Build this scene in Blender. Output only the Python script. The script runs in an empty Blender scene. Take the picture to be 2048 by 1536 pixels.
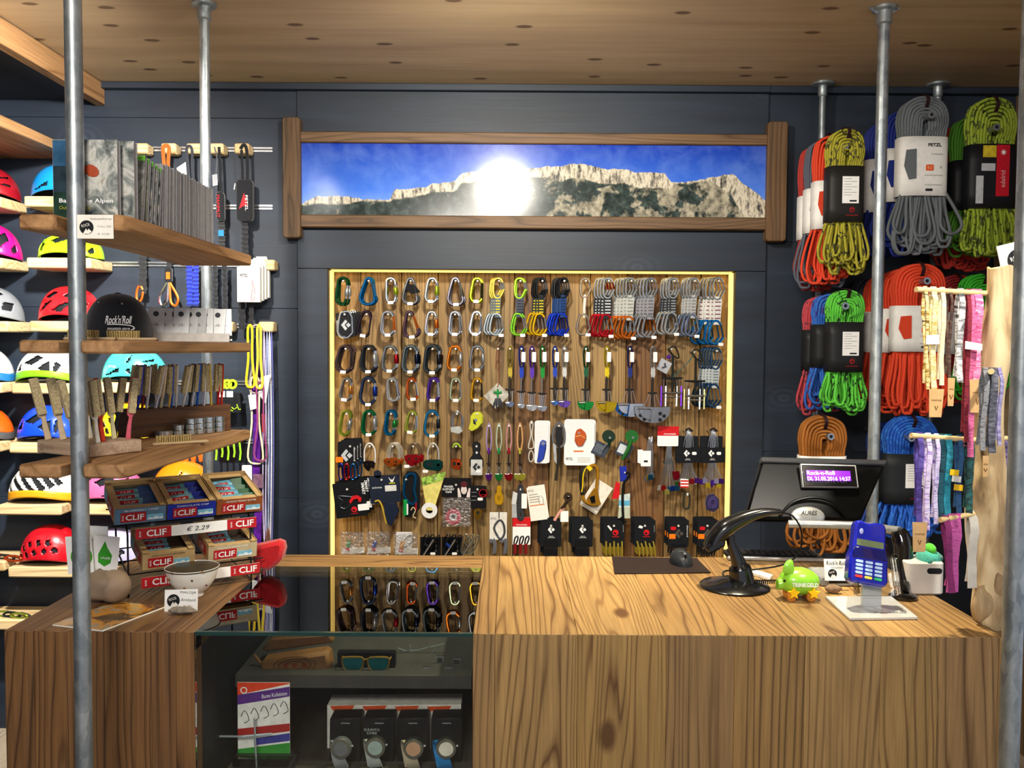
import bpy, math, random
from mathutils import Vector, Matrix, Euler
random.seed(7)
sc = bpy.context.scene
COL = sc.collection
# ------------------------------------------------------------------ camera
F, ZC = 1700.0, 1.5
PITCH, ROLL = math.atan(73/1700), 0.0065
_f = Vector((0, math.cos(PITCH), -math.sin(PITCH))); _u = Vector((0, math.sin(PITCH), math.cos(PITCH))); _x = Vector((1, 0, 0))
_r = _x*math.cos(ROLL) + _u*math.sin(ROLL); _up = -_x*math.sin(ROLL) + _u*math.cos(ROLL)
CAM = Vector((0, 0, ZC))
cd = bpy.data.cameras.new('camera'); cam = bpy.data.objects.new('camera', cd); COL.objects.link(cam)
cd.sensor_width = 36; cd.lens = F/2048*36; cd.clip_start = .02; cd.clip_end = 50
m = Matrix((_r, _up, -_f)).transposed().to_4x4(); m.translation = CAM; cam.matrix_world = m
sc.camera = cam
def ray(px, py): return _f + _r*((px-1024)/F) - _up*((py-768)/F)
def P(px, py, Y): d = ray(px, py); return CAM + d*(Y/d.y)          # point at depth Y
def PZ(px, py, z): d = ray(px, py); return CAM + d*((z-ZC)/d.z)     # point at height z
# ------------------------------------------------------------------ world, exposure, lights
w = bpy.data.worlds.new('world'); sc.world = w; w.use_nodes = True
w.node_tree.nodes['Background'].inputs[0].default_value = (.80, .86, 1.0, 1)
w.node_tree.nodes['Background'].inputs[1].default_value = .48
vs = sc.view_settings; vs.view_transform = 'Standard'; vs.look = 'None'; vs.gamma = 1; vs.use_curve_mapping = False; vs.exposure = .78
YW, YB = 3.26, 3.36            # front of the back wall, back of the niche
HC = ZC-.56                    # counter height
ZCEIL = P(1024, 172, YW).z
def lamp(kind, loc, target, power, col, size=.12, angle=70, blend=.6):
    l = bpy.data.lights.new('lamp_light', kind); l.energy = power; l.color = col
    if kind == 'SPOT': l.spot_size = math.radians(angle); l.spot_blend = blend; l.shadow_soft_size = size
    else: l.shape = 'DISK'; l.size = size
    o = bpy.data.objects.new('lamp_light', l); COL.objects.link(o); o.location = loc
    o.rotation_euler = (Vector(target)-Vector(loc)).to_track_quat('-Z', 'Y').to_euler()
    return o
WARM, COOL = (1, .86, .66), (.86, .92, 1)
LAMPS = [   # ceiling spots of the shop, then an added front fill: kind, position, aim, watts, colour, size, cone
    ('SPOT', (-.05, 1.82, ZC+.86), (-.03, 3.3, ZC-.10), 72, (1, .94, .82), .07, 150, .9),
    ('SPOT', (-.95, 1.80, ZC+.86), (-2.0, 3.0, ZC-.1), 250, (1, .96, .90), .05, 109, 1.0),
    ('SPOT', (.66, 2.05, ZC+.9), (.42, 1.95, HC), 92, (1, .86, .60), .035, 100, .8),
    ('SPOT', (1.15, 1.05, ZC+.92), (.97, 1.75, ZC+.2), 60, (1, .93, .80), .03, 40, .5),
    ('SPOT', (-.35, -.45, ZC+.95), (0, 2.6, ZC-.25), 160, (1, .93, .84), .30, 130, .9)]  # soft fill lamp added to brighten poles, shelves and counter fronts
# ------------------------------------------------------------------ mesh helpers
def link(o, parent=None):
    COL.objects.link(o)
    if parent: o.parent = parent
    return o
def tag(o, label=None, cat=None, group=None, kind=None):
    if label: o['label'] = label
    if cat: o['category'] = cat
    if group: o['group'] = group
    if kind: o['kind'] = kind
    return o
def thing(name, label, cat, loc=(0, 0, 0), rot=(0, 0, 0), group=None):
    o = bpy.data.objects.new(name, None); o.empty_display_size = .02; link(o)
    o.location = loc; o.rotation_euler = rot
    return tag(o, label, cat, group)
def dup(root, loc, rot=None, label=None, group=None):
    r = root.copy(); COL.objects.link(r); r.location = loc
    if rot is not None: r.rotation_euler = rot
    if label: r['label'] = label
    if group: r['group'] = group
    for ch in list(root.children):
        c = ch.copy(); COL.objects.link(c); c.parent = r
        for g in list(ch.children):
            d = g.copy(); COL.objects.link(d); d.parent = c
    return r
def rotm(ax, deg): return Matrix.Rotation(math.radians(deg), 3, ax)
class MB:
    def __init__(s): s.v = []; s.f = []
    def add(s, vs_, fs): b = len(s.v); s.v += [tuple(v) for v in vs_]; s.f += [tuple(i+b for i in f) for f in fs]; return s
    def box(s, c, d, R=None):
        c = Vector(c); h = Vector(d)/2; vv = []
        for x, y, z in ((-1,-1,-1),(1,-1,-1),(1,1,-1),(-1,1,-1),(-1,-1,1),(1,-1,1),(1,1,1),(-1,1,1)):
            p = Vector((x*h.x, y*h.y, z*h.z)); vv.append(c + (R @ p if R else p))
        return s.add(vv, ((0,3,2,1),(4,5,6,7),(0,1,5,4),(1,2,6,5),(2,3,7,6),(3,0,4,7)))
    def bb(s, x0, x1, y0, y1, z0, z1): return s.box(((x0+x1)/2, (y0+y1)/2, (z0+z1)/2), (x1-x0, y1-y0, z1-z0))
    def tube(s, pts, r, n=8, closed=False, flat=1.0, up=None):
        pts = [Vector(p) for p in pts]; k = len(pts); rr = r if isinstance(r, (list, tuple)) else [r]*k
        vv = []; prev = None
        for i, p in enumerate(pts):
            a = pts[(i-1) % k] if closed or i else p; b = pts[(i+1) % k] if closed or i < k-1 else p
            t = (b-a); t = t.normalized() if t.length > 1e-9 else Vector((0, 0, 1))
            if prev is None:
                q = Vector(up) if up else (Vector((0, 1, 0)) if abs(t.y) < .9 else Vector((1, 0, 0)))
            else: q = prev
            q = (q - t*q.dot(t)); q = q.normalized() if q.length > 1e-6 else t.orthogonal().normalized()
            prev = q; e = t.cross(q)
            for j in range(n):
                an = 2*math.pi*j/n
                vv.append(p + (q*math.cos(an)*flat + e*math.sin(an))*rr[i])
        fs = []
        for i in range(k if closed else k-1):
            for j in range(n):
                a = i*n+j; b = i*n+(j+1) % n; i2 = (i+1) % k
                fs.append((a, i2*n+j, i2*n+(j+1) % n, b))
        if not closed: fs.append(tuple(range(n))); fs.append(tuple(reversed(range((k-1)*n, k*n))))
        return s.add(vv, fs)
    def cyl(s, a, b, r, n=12, r2=None): return s.tube([a, b], [r, r if r2 is None else r2], n)
    def prism(s, out, y0, y1, R=None, o=(0, 0, 0)):      # outline in x,z extruded along y
        k = len(out); o = Vector(o)
        vv = [Vector((x, y0, z)) for x, z in out] + [Vector((x, y1, z)) for x, z in out]
        vv = [o + (R @ p if R else p) for p in vv]
        fs = [tuple(range(k)), tuple(reversed(range(k, 2*k)))]
        fs += [(i, i+k, (i+1) % k+k, (i+1) % k) for i in range(k)]
        return s.add(vv, fs)
    def lathe(s, prof, n=24, c=(0, 0, 0), R=None, sx=1, sy=1):
        c = Vector(c); vv = []
        for r, z in prof:
            for j in range(n):
                a = 2*math.pi*j/n; p = Vector((r*math.cos(a)*sx, r*math.sin(a)*sy, z)); vv.append(c + (R @ p if R else p))
        fs = []
        for i in range(len(prof)-1):
            for j in range(n): fs.append((i*n+j, i*n+(j+1) % n, (i+1)*n+(j+1) % n, (i+1)*n+j))
        if prof[0][0] > 1e-6: fs.append(tuple(reversed(range(n))))
        if prof[-1][0] > 1e-6: fs.append(tuple(range((len(prof)-1)*n, len(prof)*n)))
        return s.add(vv, fs)
    def ell(s, c, r, nu=16, nv=10, R=None):
        return s.lathe([(math.sin(math.pi*i/nv)+1e-7*(i in (0, nv)), -math.cos(math.pi*i/nv)) for i in range(nv+1)], nu, c,
                       (R if R else Matrix.Identity(3)) @ Matrix.Diagonal(Vector(r)))
    def ribbon(s, pts, wdir, wd, th, ndir=None):         # flat strap along pts
        wdir = Vector(wdir).normalized(); pts = [Vector(p) for p in pts]; vv = []; k = len(pts)
        for i, p in enumerate(pts):
            a = pts[max(i-1, 0)]; b = pts[min(i+1, k-1)]; t = (b-a).normalized(); n = t.cross(wdir)
            n = n.normalized() if n.length > 1e-6 else Vector((0, 1, 0))
            wv = wdir*(wd[i] if isinstance(wd, (list, tuple)) else wd)/2
            vv += [p-wv-n*th/2, p+wv-n*th/2, p+wv+n*th/2, p-wv+n*th/2]
        fs = [(0, 1, 2, 3), tuple(range(4*k-1, 4*k-5, -1))]
        for i in range(k-1):
            for j in range(4): fs.append((i*4+j, (i+1)*4+j, (i+1)*4+(j+1) % 4, i*4+(j+1) % 4))
        return s.add(vv, fs)
    def grid(s, fn, nu, nv, wrap=False, skip=None):
        vv = [fn(i/nu, j/nv) for j in range(nv+1) for i in range(nu if wrap else nu+1)]; w_ = nu if wrap else nu+1; fs = []
        for j in range(nv):
            for i in range(nu):
                if skip and skip((i+.5)/nu, (j+.5)/nv): continue
                fs.append((j*w_+i, j*w_+(i+1) % w_, (j+1)*w_+(i+1) % w_, (j+1)*w_+i))
        return s.add(vv, fs)
    def build(s, name, mat_, parent=None, bevel=0, loc=None, rot=None, solid=0, seg=1, angle=42):
        me = bpy.data.meshes.new(name); me.from_pydata(s.v, [], s.f); me.update()
        me.polygons.foreach_set('use_smooth', [True]*len(me.polygons)); me.set_sharp_from_angle(angle=math.radians(angle))
        me.materials.append(mat_); o = bpy.data.objects.new(name, me); link(o, parent)
        if loc is not None: o.location = loc
        if rot is not None: o.rotation_euler = rot
        if solid: md = o.modifiers.new('t', 'SOLIDIFY'); md.thickness = solid; md.offset = 0
        if bevel: md = o.modifiers.new('b', 'BEVEL'); md.width = bevel; md.segments = seg; md.limit_method = 'ANGLE'; md.angle_limit = .6
        return o
def rrect(w_, h, r, n=4, cx=0, cz=0):                     # rounded rectangle outline in x,z
    out = []
    for sx, sz, a0 in ((1, 1, 0), (-1, 1, 90), (-1, -1, 180), (1, -1, 270)):
        for i in range(n+1):
            a = math.radians(a0+90*i/n); out.append((cx+sx*(w_/2-r)+r*math.cos(a), cz+sz*(h/2-r)+r*math.sin(a)))
    return out[::-1]
def spline(pts, n=6, closed=False):                       # Catmull-Rom
    pts = [Vector(p) for p in pts]; k = len(pts); out = []
    for i in range(k if closed else k-1):
        if closed: a, b, c, d = (pts[(i+j) % k] for j in (-1, 0, 1, 2))
        else: a = pts[max(i-1, 0)]; b = pts[i]; c = pts[i+1]; d = pts[min(i+2, k-1)]
        for j in range(n):
            t = j/n
            out.append(.5*((2*b)+(c-a)*t+(2*a-5*b+4*c-d)*t*t+(3*b-a-3*c+d)*t**3))
    if not closed: out.append(pts[-1])
    return out
_tc = {}
def text(parent, s, h, loc, mat_, rot=(math.pi/2, 0, 0), w_=None, name='lettering', bold=0, shear=0, align='CENTER'):
    key = (s, bold, shear, align, round(h, 5), w_)
    if key not in _tc:
        cu = bpy.data.curves.new('lettering', 'FONT'); cu.body = s; cu.size = 1; cu.align_x = align; cu.align_y = 'CENTER'; cu.offset = bold; cu.shear = shear
        cu.resolution_u = 2
        ob = bpy.data.objects.new('lettering', cu); me = bpy.data.meshes.new_from_object(ob); bpy.data.objects.remove(ob)
        xs = [v.co.x for v in me.vertices] or [0]; ys = [v.co.y for v in me.vertices] or [0]
        sy = h/max(max(ys)-min(ys), 1e-3); sx = w_/max(max(xs)-min(xs), 1e-3) if w_ else sy
        my = (max(ys)+min(ys))/2; mx = (max(xs)+min(xs))/2 if align == 'CENTER' else min(xs)
        for v in me.vertices: v.co.x = (v.co.x-mx)*sx; v.co.y = (v.co.y-my)*sy
        me.name = 'lettering'; _tc[key] = me
    me = _tc[key]
    if me.materials and me.materials[0] != mat_: me = me.copy(); me.materials.clear()
    if not me.materials: me.materials.append(mat_)
    o = bpy.data.objects.new(name, me); link(o, parent); o.location = loc; o.rotation_euler = rot
    return o
# ------------------------------------------------------------------ materials
_m = {}
class NT:
    def __init__(s, name):
        s.m = bpy.data.materials.new(name); s.m.use_nodes = True; s.t = s.m.node_tree; s.b = s.t.nodes['Principled BSDF']; s.out = s.t.nodes['Material Output']
    def n(s, typ, **kw):
        nd = s.t.nodes.new(typ)
        for k, v in kw.items():
            if k.startswith('i_'):
                nm = k[2:]; nm = int(nm) if nm.isdigit() else nm
                nd.inputs[nm].default_value = v
            else: setattr(nd, k, v)
        return nd
    def l(s, a, b): s.t.links.new(a, b)
    def math(s, op, a, b=None, c=None):
        nd = s.n('ShaderNodeMath', operation=op)
        for i, v in enumerate((a, b, c)):
            if v is None: continue
            if isinstance(v, (int, float)): nd.inputs[i].default_value = v
            else: s.l(v, nd.inputs[i])
        return nd.outputs[0]
    def ramp(s, fac, stops):
        nd = s.n('ShaderNodeValToRGB'); e = nd.color_ramp.elements
        while len(e) > len(stops): e.remove(e[-1])
        while len(e) < len(stops): e.new(1)
        for el, (p, c) in zip(e, stops): el.position = p; el.color = (*c, 1) if len(c) == 3 else c
        s.l(fac, nd.inputs[0]); return nd.outputs[0]
    def mix(s, fac, a, b, mode='MIX'):
        nd = s.n('ShaderNodeMix', data_type='RGBA', blend_type=mode)
        for i, v in ((0, fac), (6, a), (7, b)):
            if isinstance(v, (int, float)): nd.inputs[i].default_value = v
            elif isinstance(v, tuple): nd.inputs[i].default_value = (*v, 1)
            else: s.l(v, nd.inputs[i])
        return nd.outputs[2]
    def coord(s, scale=(1, 1, 1), rnd=True, kind='Object'):
        tc = s.n('ShaderNodeTexCoord'); mp = s.n('ShaderNodeMapping'); mp.inputs['Scale'].default_value = scale
        src = tc.outputs[kind]
        if rnd:
            oi = s.n('ShaderNodeObjectInfo'); cm = s.n('ShaderNodeCombineXYZ'); k = s.math('MULTIPLY', oi.outputs['Random'], 23.0)
            for i in range(3): s.l(k, cm.inputs[i])
            ad = s.n('ShaderNodeVectorMath', operation='ADD'); s.l(src, ad.inputs[0]); s.l(cm.outputs[0], ad.inputs[1]); src = ad.outputs[0]
        s.l(src, mp.inputs['Vector']); return mp.outputs[0]
    def noise(s, vec, scale, detail=3, rough=.5, dist=0):
        nd = s.n('ShaderNodeTexNoise', i_Scale=scale, i_Detail=detail, i_Roughness=rough, i_Distortion=dist); s.l(vec, nd.inputs['Vector']); return nd.outputs[0]
    def bump(s, h, st, dist=.002):
        nd = s.n('ShaderNodeBump', i_Strength=st, i_Distance=dist); s.l(h, nd.inputs['Height']); s.l(nd.outputs[0], s.b.inputs['Normal'])
    def base(s, col, rough, metal=0, **kw):
        if isinstance(col, tuple): s.b.inputs['Base Color'].default_value = (*col, 1)
        else: s.l(col, s.b.inputs['Base Color'])
        s.b.inputs['Roughness'].default_value = rough; s.b.inputs['Metallic'].default_value = metal
        for k, v in kw.items(): s.b.inputs[k].default_value = v
def lin(h):   # '#rrggbb' to linear
    h = h.lstrip('#'); c = [int(h[i:i+2], 16)/255 for i in (0, 2, 4)]
    return tuple(x/12.92 if x <= .04045 else ((x+.055)/1.055)**2.4 for x in c)
def mat(col, rough=.5, metal=0, var=.12, vs_=60, bump=0, coat=0, emit=0, trans=0, alpha=1, sheen=0):
    key = (col, rough, metal, var, vs_, bump, coat, emit, trans, alpha, sheen)
    if key in _m: return _m[key]
    c = lin(col) if isinstance(col, str) else col
    t = NT('surface_'+str(len(_m))); v = t.noise(t.coord(), vs_, 3)
    lo = tuple(x*(1-var) for x in c); hi = tuple(min(1, x*(1+var)) for x in c)
    t.base(t.ramp(v, [(.3, lo), (.7, hi)]), rough, metal)
    if rough >= .4 and metal < .3 and not coat: t.b.inputs['Specular IOR Level'].default_value = .22
    if coat: t.b.inputs['Coat Weight'].default_value = coat; t.b.inputs['Coat Roughness'].default_value = .08
    if emit: t.b.inputs['Emission Color'].default_value = (*c, 1); t.b.inputs['Emission Strength'].default_value = emit
    if trans: t.b.inputs['Transmission Weight'].default_value = trans; t.b.inputs['IOR'].default_value = 1.2
    if alpha < 1: t.b.inputs['Alpha'].default_value = alpha
    if sheen: t.b.inputs['Sheen Weight'].default_value = sheen
    if bump: t.bump(v, bump)
    _m[key] = t.m; return t.m
def wood(key, light, dark, axis=2, freq=9, rings=14, rough=.6, bump=.3, thin=.55, var=.25, knots=0, stretch=.10, mid=None):
    if key in _m: return _m[key]
    t = NT('wood_'+key); s = [1, 1, 1]; s[axis] = stretch
    vec = t.coord(tuple(s)); L = lin(light); D = lin(dark)
    n1 = t.noise(vec, freq*.55, 2.5, .55, .35)
    sp = t.n('ShaderNodeSeparateXYZ'); t.l(t.coord((1, 1, 1)), sp.inputs[0])
    pa = sp.outputs[2 if axis == 0 else 0]; pb = sp.outputs[1 if axis != 1 else 2]
    fld = t.math('ADD', t.math('MULTIPLY', t.math('ADD', pa, t.math('MULTIPLY', pb, .6)), rings*4.4), t.math('MULTIPLY', n1, 6.0+rings*.95))
    ring = t.math('MULTIPLY', t.math('PINGPONG', fld, .5), 2)
    s2 = [1, 1, 1]; s2[axis] = .03; fine = t.noise(t.coord(tuple(s2)), 190, 3, .6)
    big = t.noise(t.coord(tuple(.6 if i != axis else .2 for i in range(3))), 5, 3, .6)
    msk = t.noise(t.coord(tuple(.9 if i != axis else .12 for i in range(3))), 9, 2, .5)
    ring = t.math('MAXIMUM', ring, t.math('MULTIPLY', t.math('SUBTRACT', msk, .50), 2.6))
    c = t.ramp(ring, [(0, D), (.12, tuple(d*.55+l_*.45 for d, l_ in zip(D, L))), (thin*.75, L), (1, tuple(min(1, l_*1.08) for l_ in L))])
    c = t.mix(.55, c, t.ramp(fine, [(.3, (.45, .42, .38)), (.65, (1, 1, 1))]), 'MULTIPLY')
    c = t.mix(.9, c, t.ramp(big, [(.3, (1-var*2,)*3), (.7, (1, 1, 1))]), 'MULTIPLY')
    oi = t.n('ShaderNodeObjectInfo')
    c = t.mix(1, c, t.ramp(oi.outputs['Random'], [(0, (1-var,)*3), (.5, (1, .97, .92)), (1, (1-var*.4, 1-var*.5, 1-var*.6))]), 'MULTIPLY')
    if knots:
        cm = t.n('ShaderNodeCombineXYZ'); t.l(pa, cm.inputs[0]); t.l(t.math('MULTIPLY', sp.outputs[axis], .5), cm.inputs[1])
        vo = t.n('ShaderNodeTexVoronoi', voronoi_dimensions='2D', i_Scale=knots); t.l(cm.outputs[0], vo.inputs['Vector'])
        wv = t.math('ADD', vo.outputs['Distance'], t.math('MULTIPLY', t.noise(vec, 30, 2), .05))
        c = t.mix(t.ramp(wv, [(.055, (1, 1, 1)), (.085, (0, 0, 0))]), c, tuple(d*.5 for d in D))
    t.base(c, rough); t.bump(t.math('ADD', ring, fine), bump, .0015)
    _m[key] = t.m; return t.m
SILVER = mat('#c9ccd0', .22, 1, .1); STEEL = mat('#8e949a', .32, 1, .15); BLACK = mat('#0a0b0d', .45); GLOSSBLACK = mat('#08090b', .12, 0, .1, coat=.6)
WHITE = mat('#f0f0ee', .5, 0, .03); DARKMETAL = mat('#3a3d42', .3, 1); GOLD = mat('#d8a93c', .3, 1); PAPER = mat('#ece8dc', .65, 0, .04)
INK = mat('#14151a', .6); WIRE = mat('#b9bcc0', .3, 1)
# ================================================================== the setting
def wallpaint():
    t = NT('slate_paint'); v = t.coord((.12, 1, 1)); n = t.noise(v, 14, 3, .55, .3)
    f = t.noise(t.coord((.03, 1, 1)), 130, 2); k = t.noise(t.coord((.5, 1, 1)), 4, 2)
    c = t.ramp(n, [(.3, lin('#171f2b')), (.62, lin('#1f2a38')), (.8, lin('#283546'))])
    c = t.mix(.35, c, t.ramp(k, [(.35, (.6, .6, .62)), (.65, (1, 1, 1))]), 'MULTIPLY')
    sx = t.n('ShaderNodeSeparateXYZ'); t.l(t.coord((.6, 1, 1)), sx.inputs[0]); cm = t.n('ShaderNodeCombineXYZ'); t.l(sx.outputs[0], cm.inputs[0]); t.l(sx.outputs[2], cm.inputs[1])
    vo = t.n('ShaderNodeTexVoronoi', voronoi_dimensions='2D', i_Scale=1.9); t.l(cm.outputs[0], vo.inputs['Vector'])
    rg = t.math('PINGPONG', t.math('MULTIPLY', vo.outputs['Distance'], 26), .5)
    fac = t.math('MULTIPLY', t.ramp(vo.outputs['Distance'], [(.02, (1, 1, 1)), (.13, (0, 0, 0))]), t.math('MULTIPLY', rg, .45))
    c = t.mix(fac, c, lin('#4e5965'))
    t.base(c, .55); t.bump(t.math('ADD', n, f), .25, .001); return t.m
SLATE = wallpaint()
def ceilwood():
    t = NT('ceiling_spruce'); v = t.coord((.10, 1, 1), False); n = t.noise(v, 12, 2, .5, .2)
    c = t.ramp(n, [(.3, lin('#b59a76')), (.6, lin('#c8ad86')), (.8, lin('#bb9d76'))])
    f = t.noise(t.coord((.02, 1, 1), False), 150, 2); c = t.mix(.3, c, t.ramp(f, [(.3, (.7, .66, .6)), (.65, (1, 1, 1))]), 'MULTIPLY')
    sep = t.n('ShaderNodeSeparateXYZ'); t.l(t.coord((1, 1, 1), False), sep.inputs[0])
    st = t.n('ShaderNodeTexWhiteNoise', noise_dimensions='1D'); t.l(t.math('FLOOR', t.math('MULTIPLY', sep.outputs[1], 5.2)), st.inputs['W'])
    c = t.mix(.6, c, t.ramp(st.outputs['Value'], [(0, (.8, .79, .77)), (1, (1, 1, 1))]), 'MULTIPLY')
    vo = t.n('ShaderNodeTexVoronoi', voronoi_dimensions='2D', i_Scale=5, i_Randomness=1); t.l(t.coord((.62, 1.25, 1), False), vo.inputs['Vector'])
    sel = t.ramp(vo.outputs['Color'], [(.44, (0, 0, 0)), (.46, (1, 1, 1))])
    k = t.math('MULTIPLY', t.ramp(t.math('ADD', vo.outputs['Distance'], t.math('MULTIPLY', t.noise(v, 60, 2), .05)), [(.085, (1, 1, 1)), (.115, (0, 0, 0))]), sel)
    c = t.mix(t.math('MULTIPLY', k, .85), c, lin('#5d4025')); t.base(c, .62); t.bump(n, .1); return t.m
def struct(o): return tag(o, kind='structure')
def xw(px, Y=YW, py=700): return P(px, py, Y).x
def zw(py, Y=YW, px=1024): return P(px, py, Y).z
XL, XR = -2.06, xw(2034, YW, 180)
NX0, NX1, NZ1 = xw(657), xw(1468), zw(540)
struct(MB().bb(-3.2, 3.2, -2.2, YW+.6, -.06, 0).build('floor', wood('floor', '#d0c2ac', '#b0a08a', 1, 8, 8, .5)))
struct(MB().bb(-3.2, 3.2, -2.2, YW+.6, ZCEIL, ZCEIL+.08).build('ceiling', ceilwood()))
# back wall: painted panels round the plank niche
wb = struct(MB().bb(-3.2, 3.2, YB+.03, YB+.1, 0, ZCEIL).build('wall_back', SLATE))
g = .0005
xa, xb = xw(597), xw(1527)
def panel(x0, x1, z0, z1, y0=YW): MB().bb(x0+g, x1-g, y0, YB+.03, z0+g, z1-g).build('panel', SLATE, wb, .0012)
zt = zw(186)
for z0, z1 in ((0, zw(1000)), (zw(1000), zw(620)), (zw(620), zw(240)), (zw(240), ZCEIL)): panel(-3.2, xa, z0, z1)
for z0, z1 in ((0, zw(900)), (zw(900), zw(480)), (zw(480), ZCEIL)): panel(xb, 3.2, z0, z1, YW+.004)
panel(xa, NX0, 0, NZ1, YW-.012); panel(NX1, xb, 0, NZ1, YW-.012)
panel(xa, xb, NZ1, zw(462), YW-.012); panel(xa, xb, zw(462), zt, YW-.012)
for i, (x0, x1) in enumerate(((-1.56, xb), (xb, XR))):
    struct(MB().bb(x0+g, x1, YW-.03, YW, zt, ZCEIL-.001).build('trim_%d' % (i+1), SLATE, None, .002))
# old vertical boards at the back of the niche
PLX = [655, 722, 803, 876, 948, 1028, 1100, 1180, 1252, 1332, 1400, 1470]
NB = [('#b08d58', '#6e5028'), ('#b28f58', '#6f4f2a'), ('#bf9e64', '#7c5c32'), ('#ab8850', '#644622'), ('#b8955a', '#725229'), ('#986d3c', '#56361a'), ('#b39158', '#704f28'), ('#ba985e', '#76542b'), ('#8c6234', '#4c2d14'), ('#b28f58', '#6e4d27'), ('#a9854e', '#684824')]
for i in range(11):
    c = NB[i]
    MB().bb(xw(PLX[i], YB)+.0012, xw(PLX[i+1], YB)-.0012, YB-.003*(i % 3 == 1), YB+.028, .3, NZ1+.03).build('plank', wood('niche%d' % i, c[0], c[1], 2, 9, 11, .6, .25, .6, .18), wb, .002)
LED = mat((1, .66, .17), .5, emit=1.05, var=0)
ls = thing('led_strip', 'glowing warm yellow light strip around the inside of the plank niche', 'light strip', (NX0, YB-.02, HC-.45))
MB().bb(.0005, .004, -.055, .005, 0, NZ1-HC+.45-.004).build('strip', LED, ls)
MB().bb(NX1-NX0-.004, NX1-NX0-.0005, -.055, .005, 0, NZ1-HC+.45-.004).build('strip', LED, ls)
MB().bb(.006, NX1-NX0-.006, -.055, .005, NZ1-HC+.45-.004, NZ1-HC+.45-.0005).build('strip', LED, ls)
struct(MB().bb(XL-.08, XL, -2.2, YW, 0, ZCEIL).build('wall_left', SLATE))
struct(MB().bb(XR, XR+.08, 1.9, YW+.02, 0, ZCEIL).build('wall_right', wood('rightwall', '#8a6f4e', '#5a4630', 2, 8, 6)))
# lowered edge on the helmet side with its timber fascia
SHELFW = wood('shelf', '#b98d5e', '#8f6539', 1, 9, 5, .65, .25, .6, .15)
ENDW = wood('shelfend', '#96704a', '#6b4a2c', 0, 14, 6, .7, .3, .6, .15)
zf = P(210, 212, YW).z
struct(MB().bb(P(210, 190, YW).x-.035, P(210, 190, YW).x, -2, YW-.001, zf, ZCEIL-.001).build('trim_3', SHELFW, None, .003))
struct(MB().bb(XL, P(210, 190, YW).x-.036, -2, YW-.001, zf+.02, ZCEIL-.001).build('trim_4', SLATE))
struct(MB().bb(P(2018, 480, 3.16).x, XR-.001, 3.16, YW-.001, 0, P(2030, 428, 3.16).z).build('trim_5', mat('#b59c74', .7, 0, .1), None, .003))
zs = P(70, 318, YW).z
tag(MB().bb(XL+.002, -1.66, 2.0, YW-.001, zs, zs+.04).build('shelf_board', SHELFW, None, .004), 'long timber shelf board high over the helmets under the ceiling', 'shelf')
# ------------------------------------------------------------------ galvanised poles
def galv():
    t = NT('galvanised'); vo = t.n('ShaderNodeTexVoronoi', i_Scale=90); t.l(t.coord((1, 1, .35)), vo.inputs['Vector'])
    n = t.noise(t.coord(), 18, 4, .7)
    c = t.mix(.5, t.ramp(vo.outputs['Color'], [(.2, lin('#7d868b')), (.8, lin('#b4babb'))]), t.ramp(n, [(.3, lin('#6f787d')), (.7, lin('#b9bfc0'))]))
    t.base(c, .42, .75); t.bump(n, .08); return t.m
GALV = galv()
def pole(px, py, Y, r, label, z0=0, ztop=None, flange=None):
    p = P(px, py, Y); o = thing('steel_pole', label, 'pole', (p.x, Y, z0)); zt_ = (ztop or ZCEIL)-z0
    MB().cyl((0, 0, 0), (0, 0, zt_), r, 20).build('pipe', GALV, o)
    if flange: MB().lathe([(flange, zt_-.0005), (flange, zt_-.008), (r*1.35, zt_-.012), (r*1.35, zt_-.045), (r, zt_-.05)], 20).build('flange', GALV, o)
    return o
POLE_FL = pole(157, 760, 1.45, .0142, 'galvanised steel pole in front of the left counter carrying the timber shelves', 0, None, .05)
POLE_BL = pole(413, 560, 2.50, .0148, 'galvanised steel pole behind the guidebooks and brush shelves', 0, None, .035)
POLE_BR = pole(1757, 500, 2.50, .0165, 'galvanised steel pole standing behind the cash register screen', 0, None, .035)
pole(2034, 1000, 1.45, .0165, 'galvanised steel pole in front of the counter beside the driftwood stand', 0, None, .05)
# triangular gusset on the register pole's flange is part of it
MB().prism([(-.045, -.001), (.045, -.001), (.0, -.035)], -.004, .004, None, (0, 0, ZCEIL)).build('gusset', GALV, POLE_BR)
RP1 = pole(1643, 300, 3.20, .0125, 'thin steel pipe by the wall holding the stack of narrow rope coils', 0, None, .042)
RP2 = pole(1876, 180, 3.20, .0125, 'thin steel pipe by the wall behind the big grey rope coil', 0, None, .042)
# ------------------------------------------------------------------ counter of old planks
OLD = [wood('old%d' % i, a, b, 2, 10, r_, .62, .5, .5, .22, 3, .09) for i, (a, b, r_) in enumerate((('#b08a50', '#5e3e1c', 16), ('#be9a60', '#704c22', 13), ('#c29c5c', '#7a5224', 18), ('#a88656', '#664620', 11)))]
OLDT = [wood('oldt%d' % i, a, b, 1, 10, r_, .5, .5, .5, .2, 3, .09) for i, (a, b, r_) in enumerate((('#b08a55', '#65431f', 14), ('#c09a60', '#7a5126', 12), ('#c8a266', '#87592a', 20), ('#b28d56', '#73502a', 11)))]
OLDL = [wood('oldl%d' % i, a, b, 2, 11, r_, .6, .5, .5, .22, 0, .07) for i, (a, b, r_) in enumerate((('#8a6238', '#4c2d14', 9), ('#94693b', '#50300f', 11)))]
OLDLT = [wood('oldlt%d' % i, a, b, 1, 11, r_, .5, .5, .5, .22, 0, .07) for i, (a, b, r_) in enumerate((('#86623c', '#553619', 9), ('#8f6a40', '#5a3a1c', 10)))]
YF = PZ(1024, 1268, HC).y; YK = PZ(1024, 1112, HC).y; YG = PZ(1000, 1135, HC).y
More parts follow.
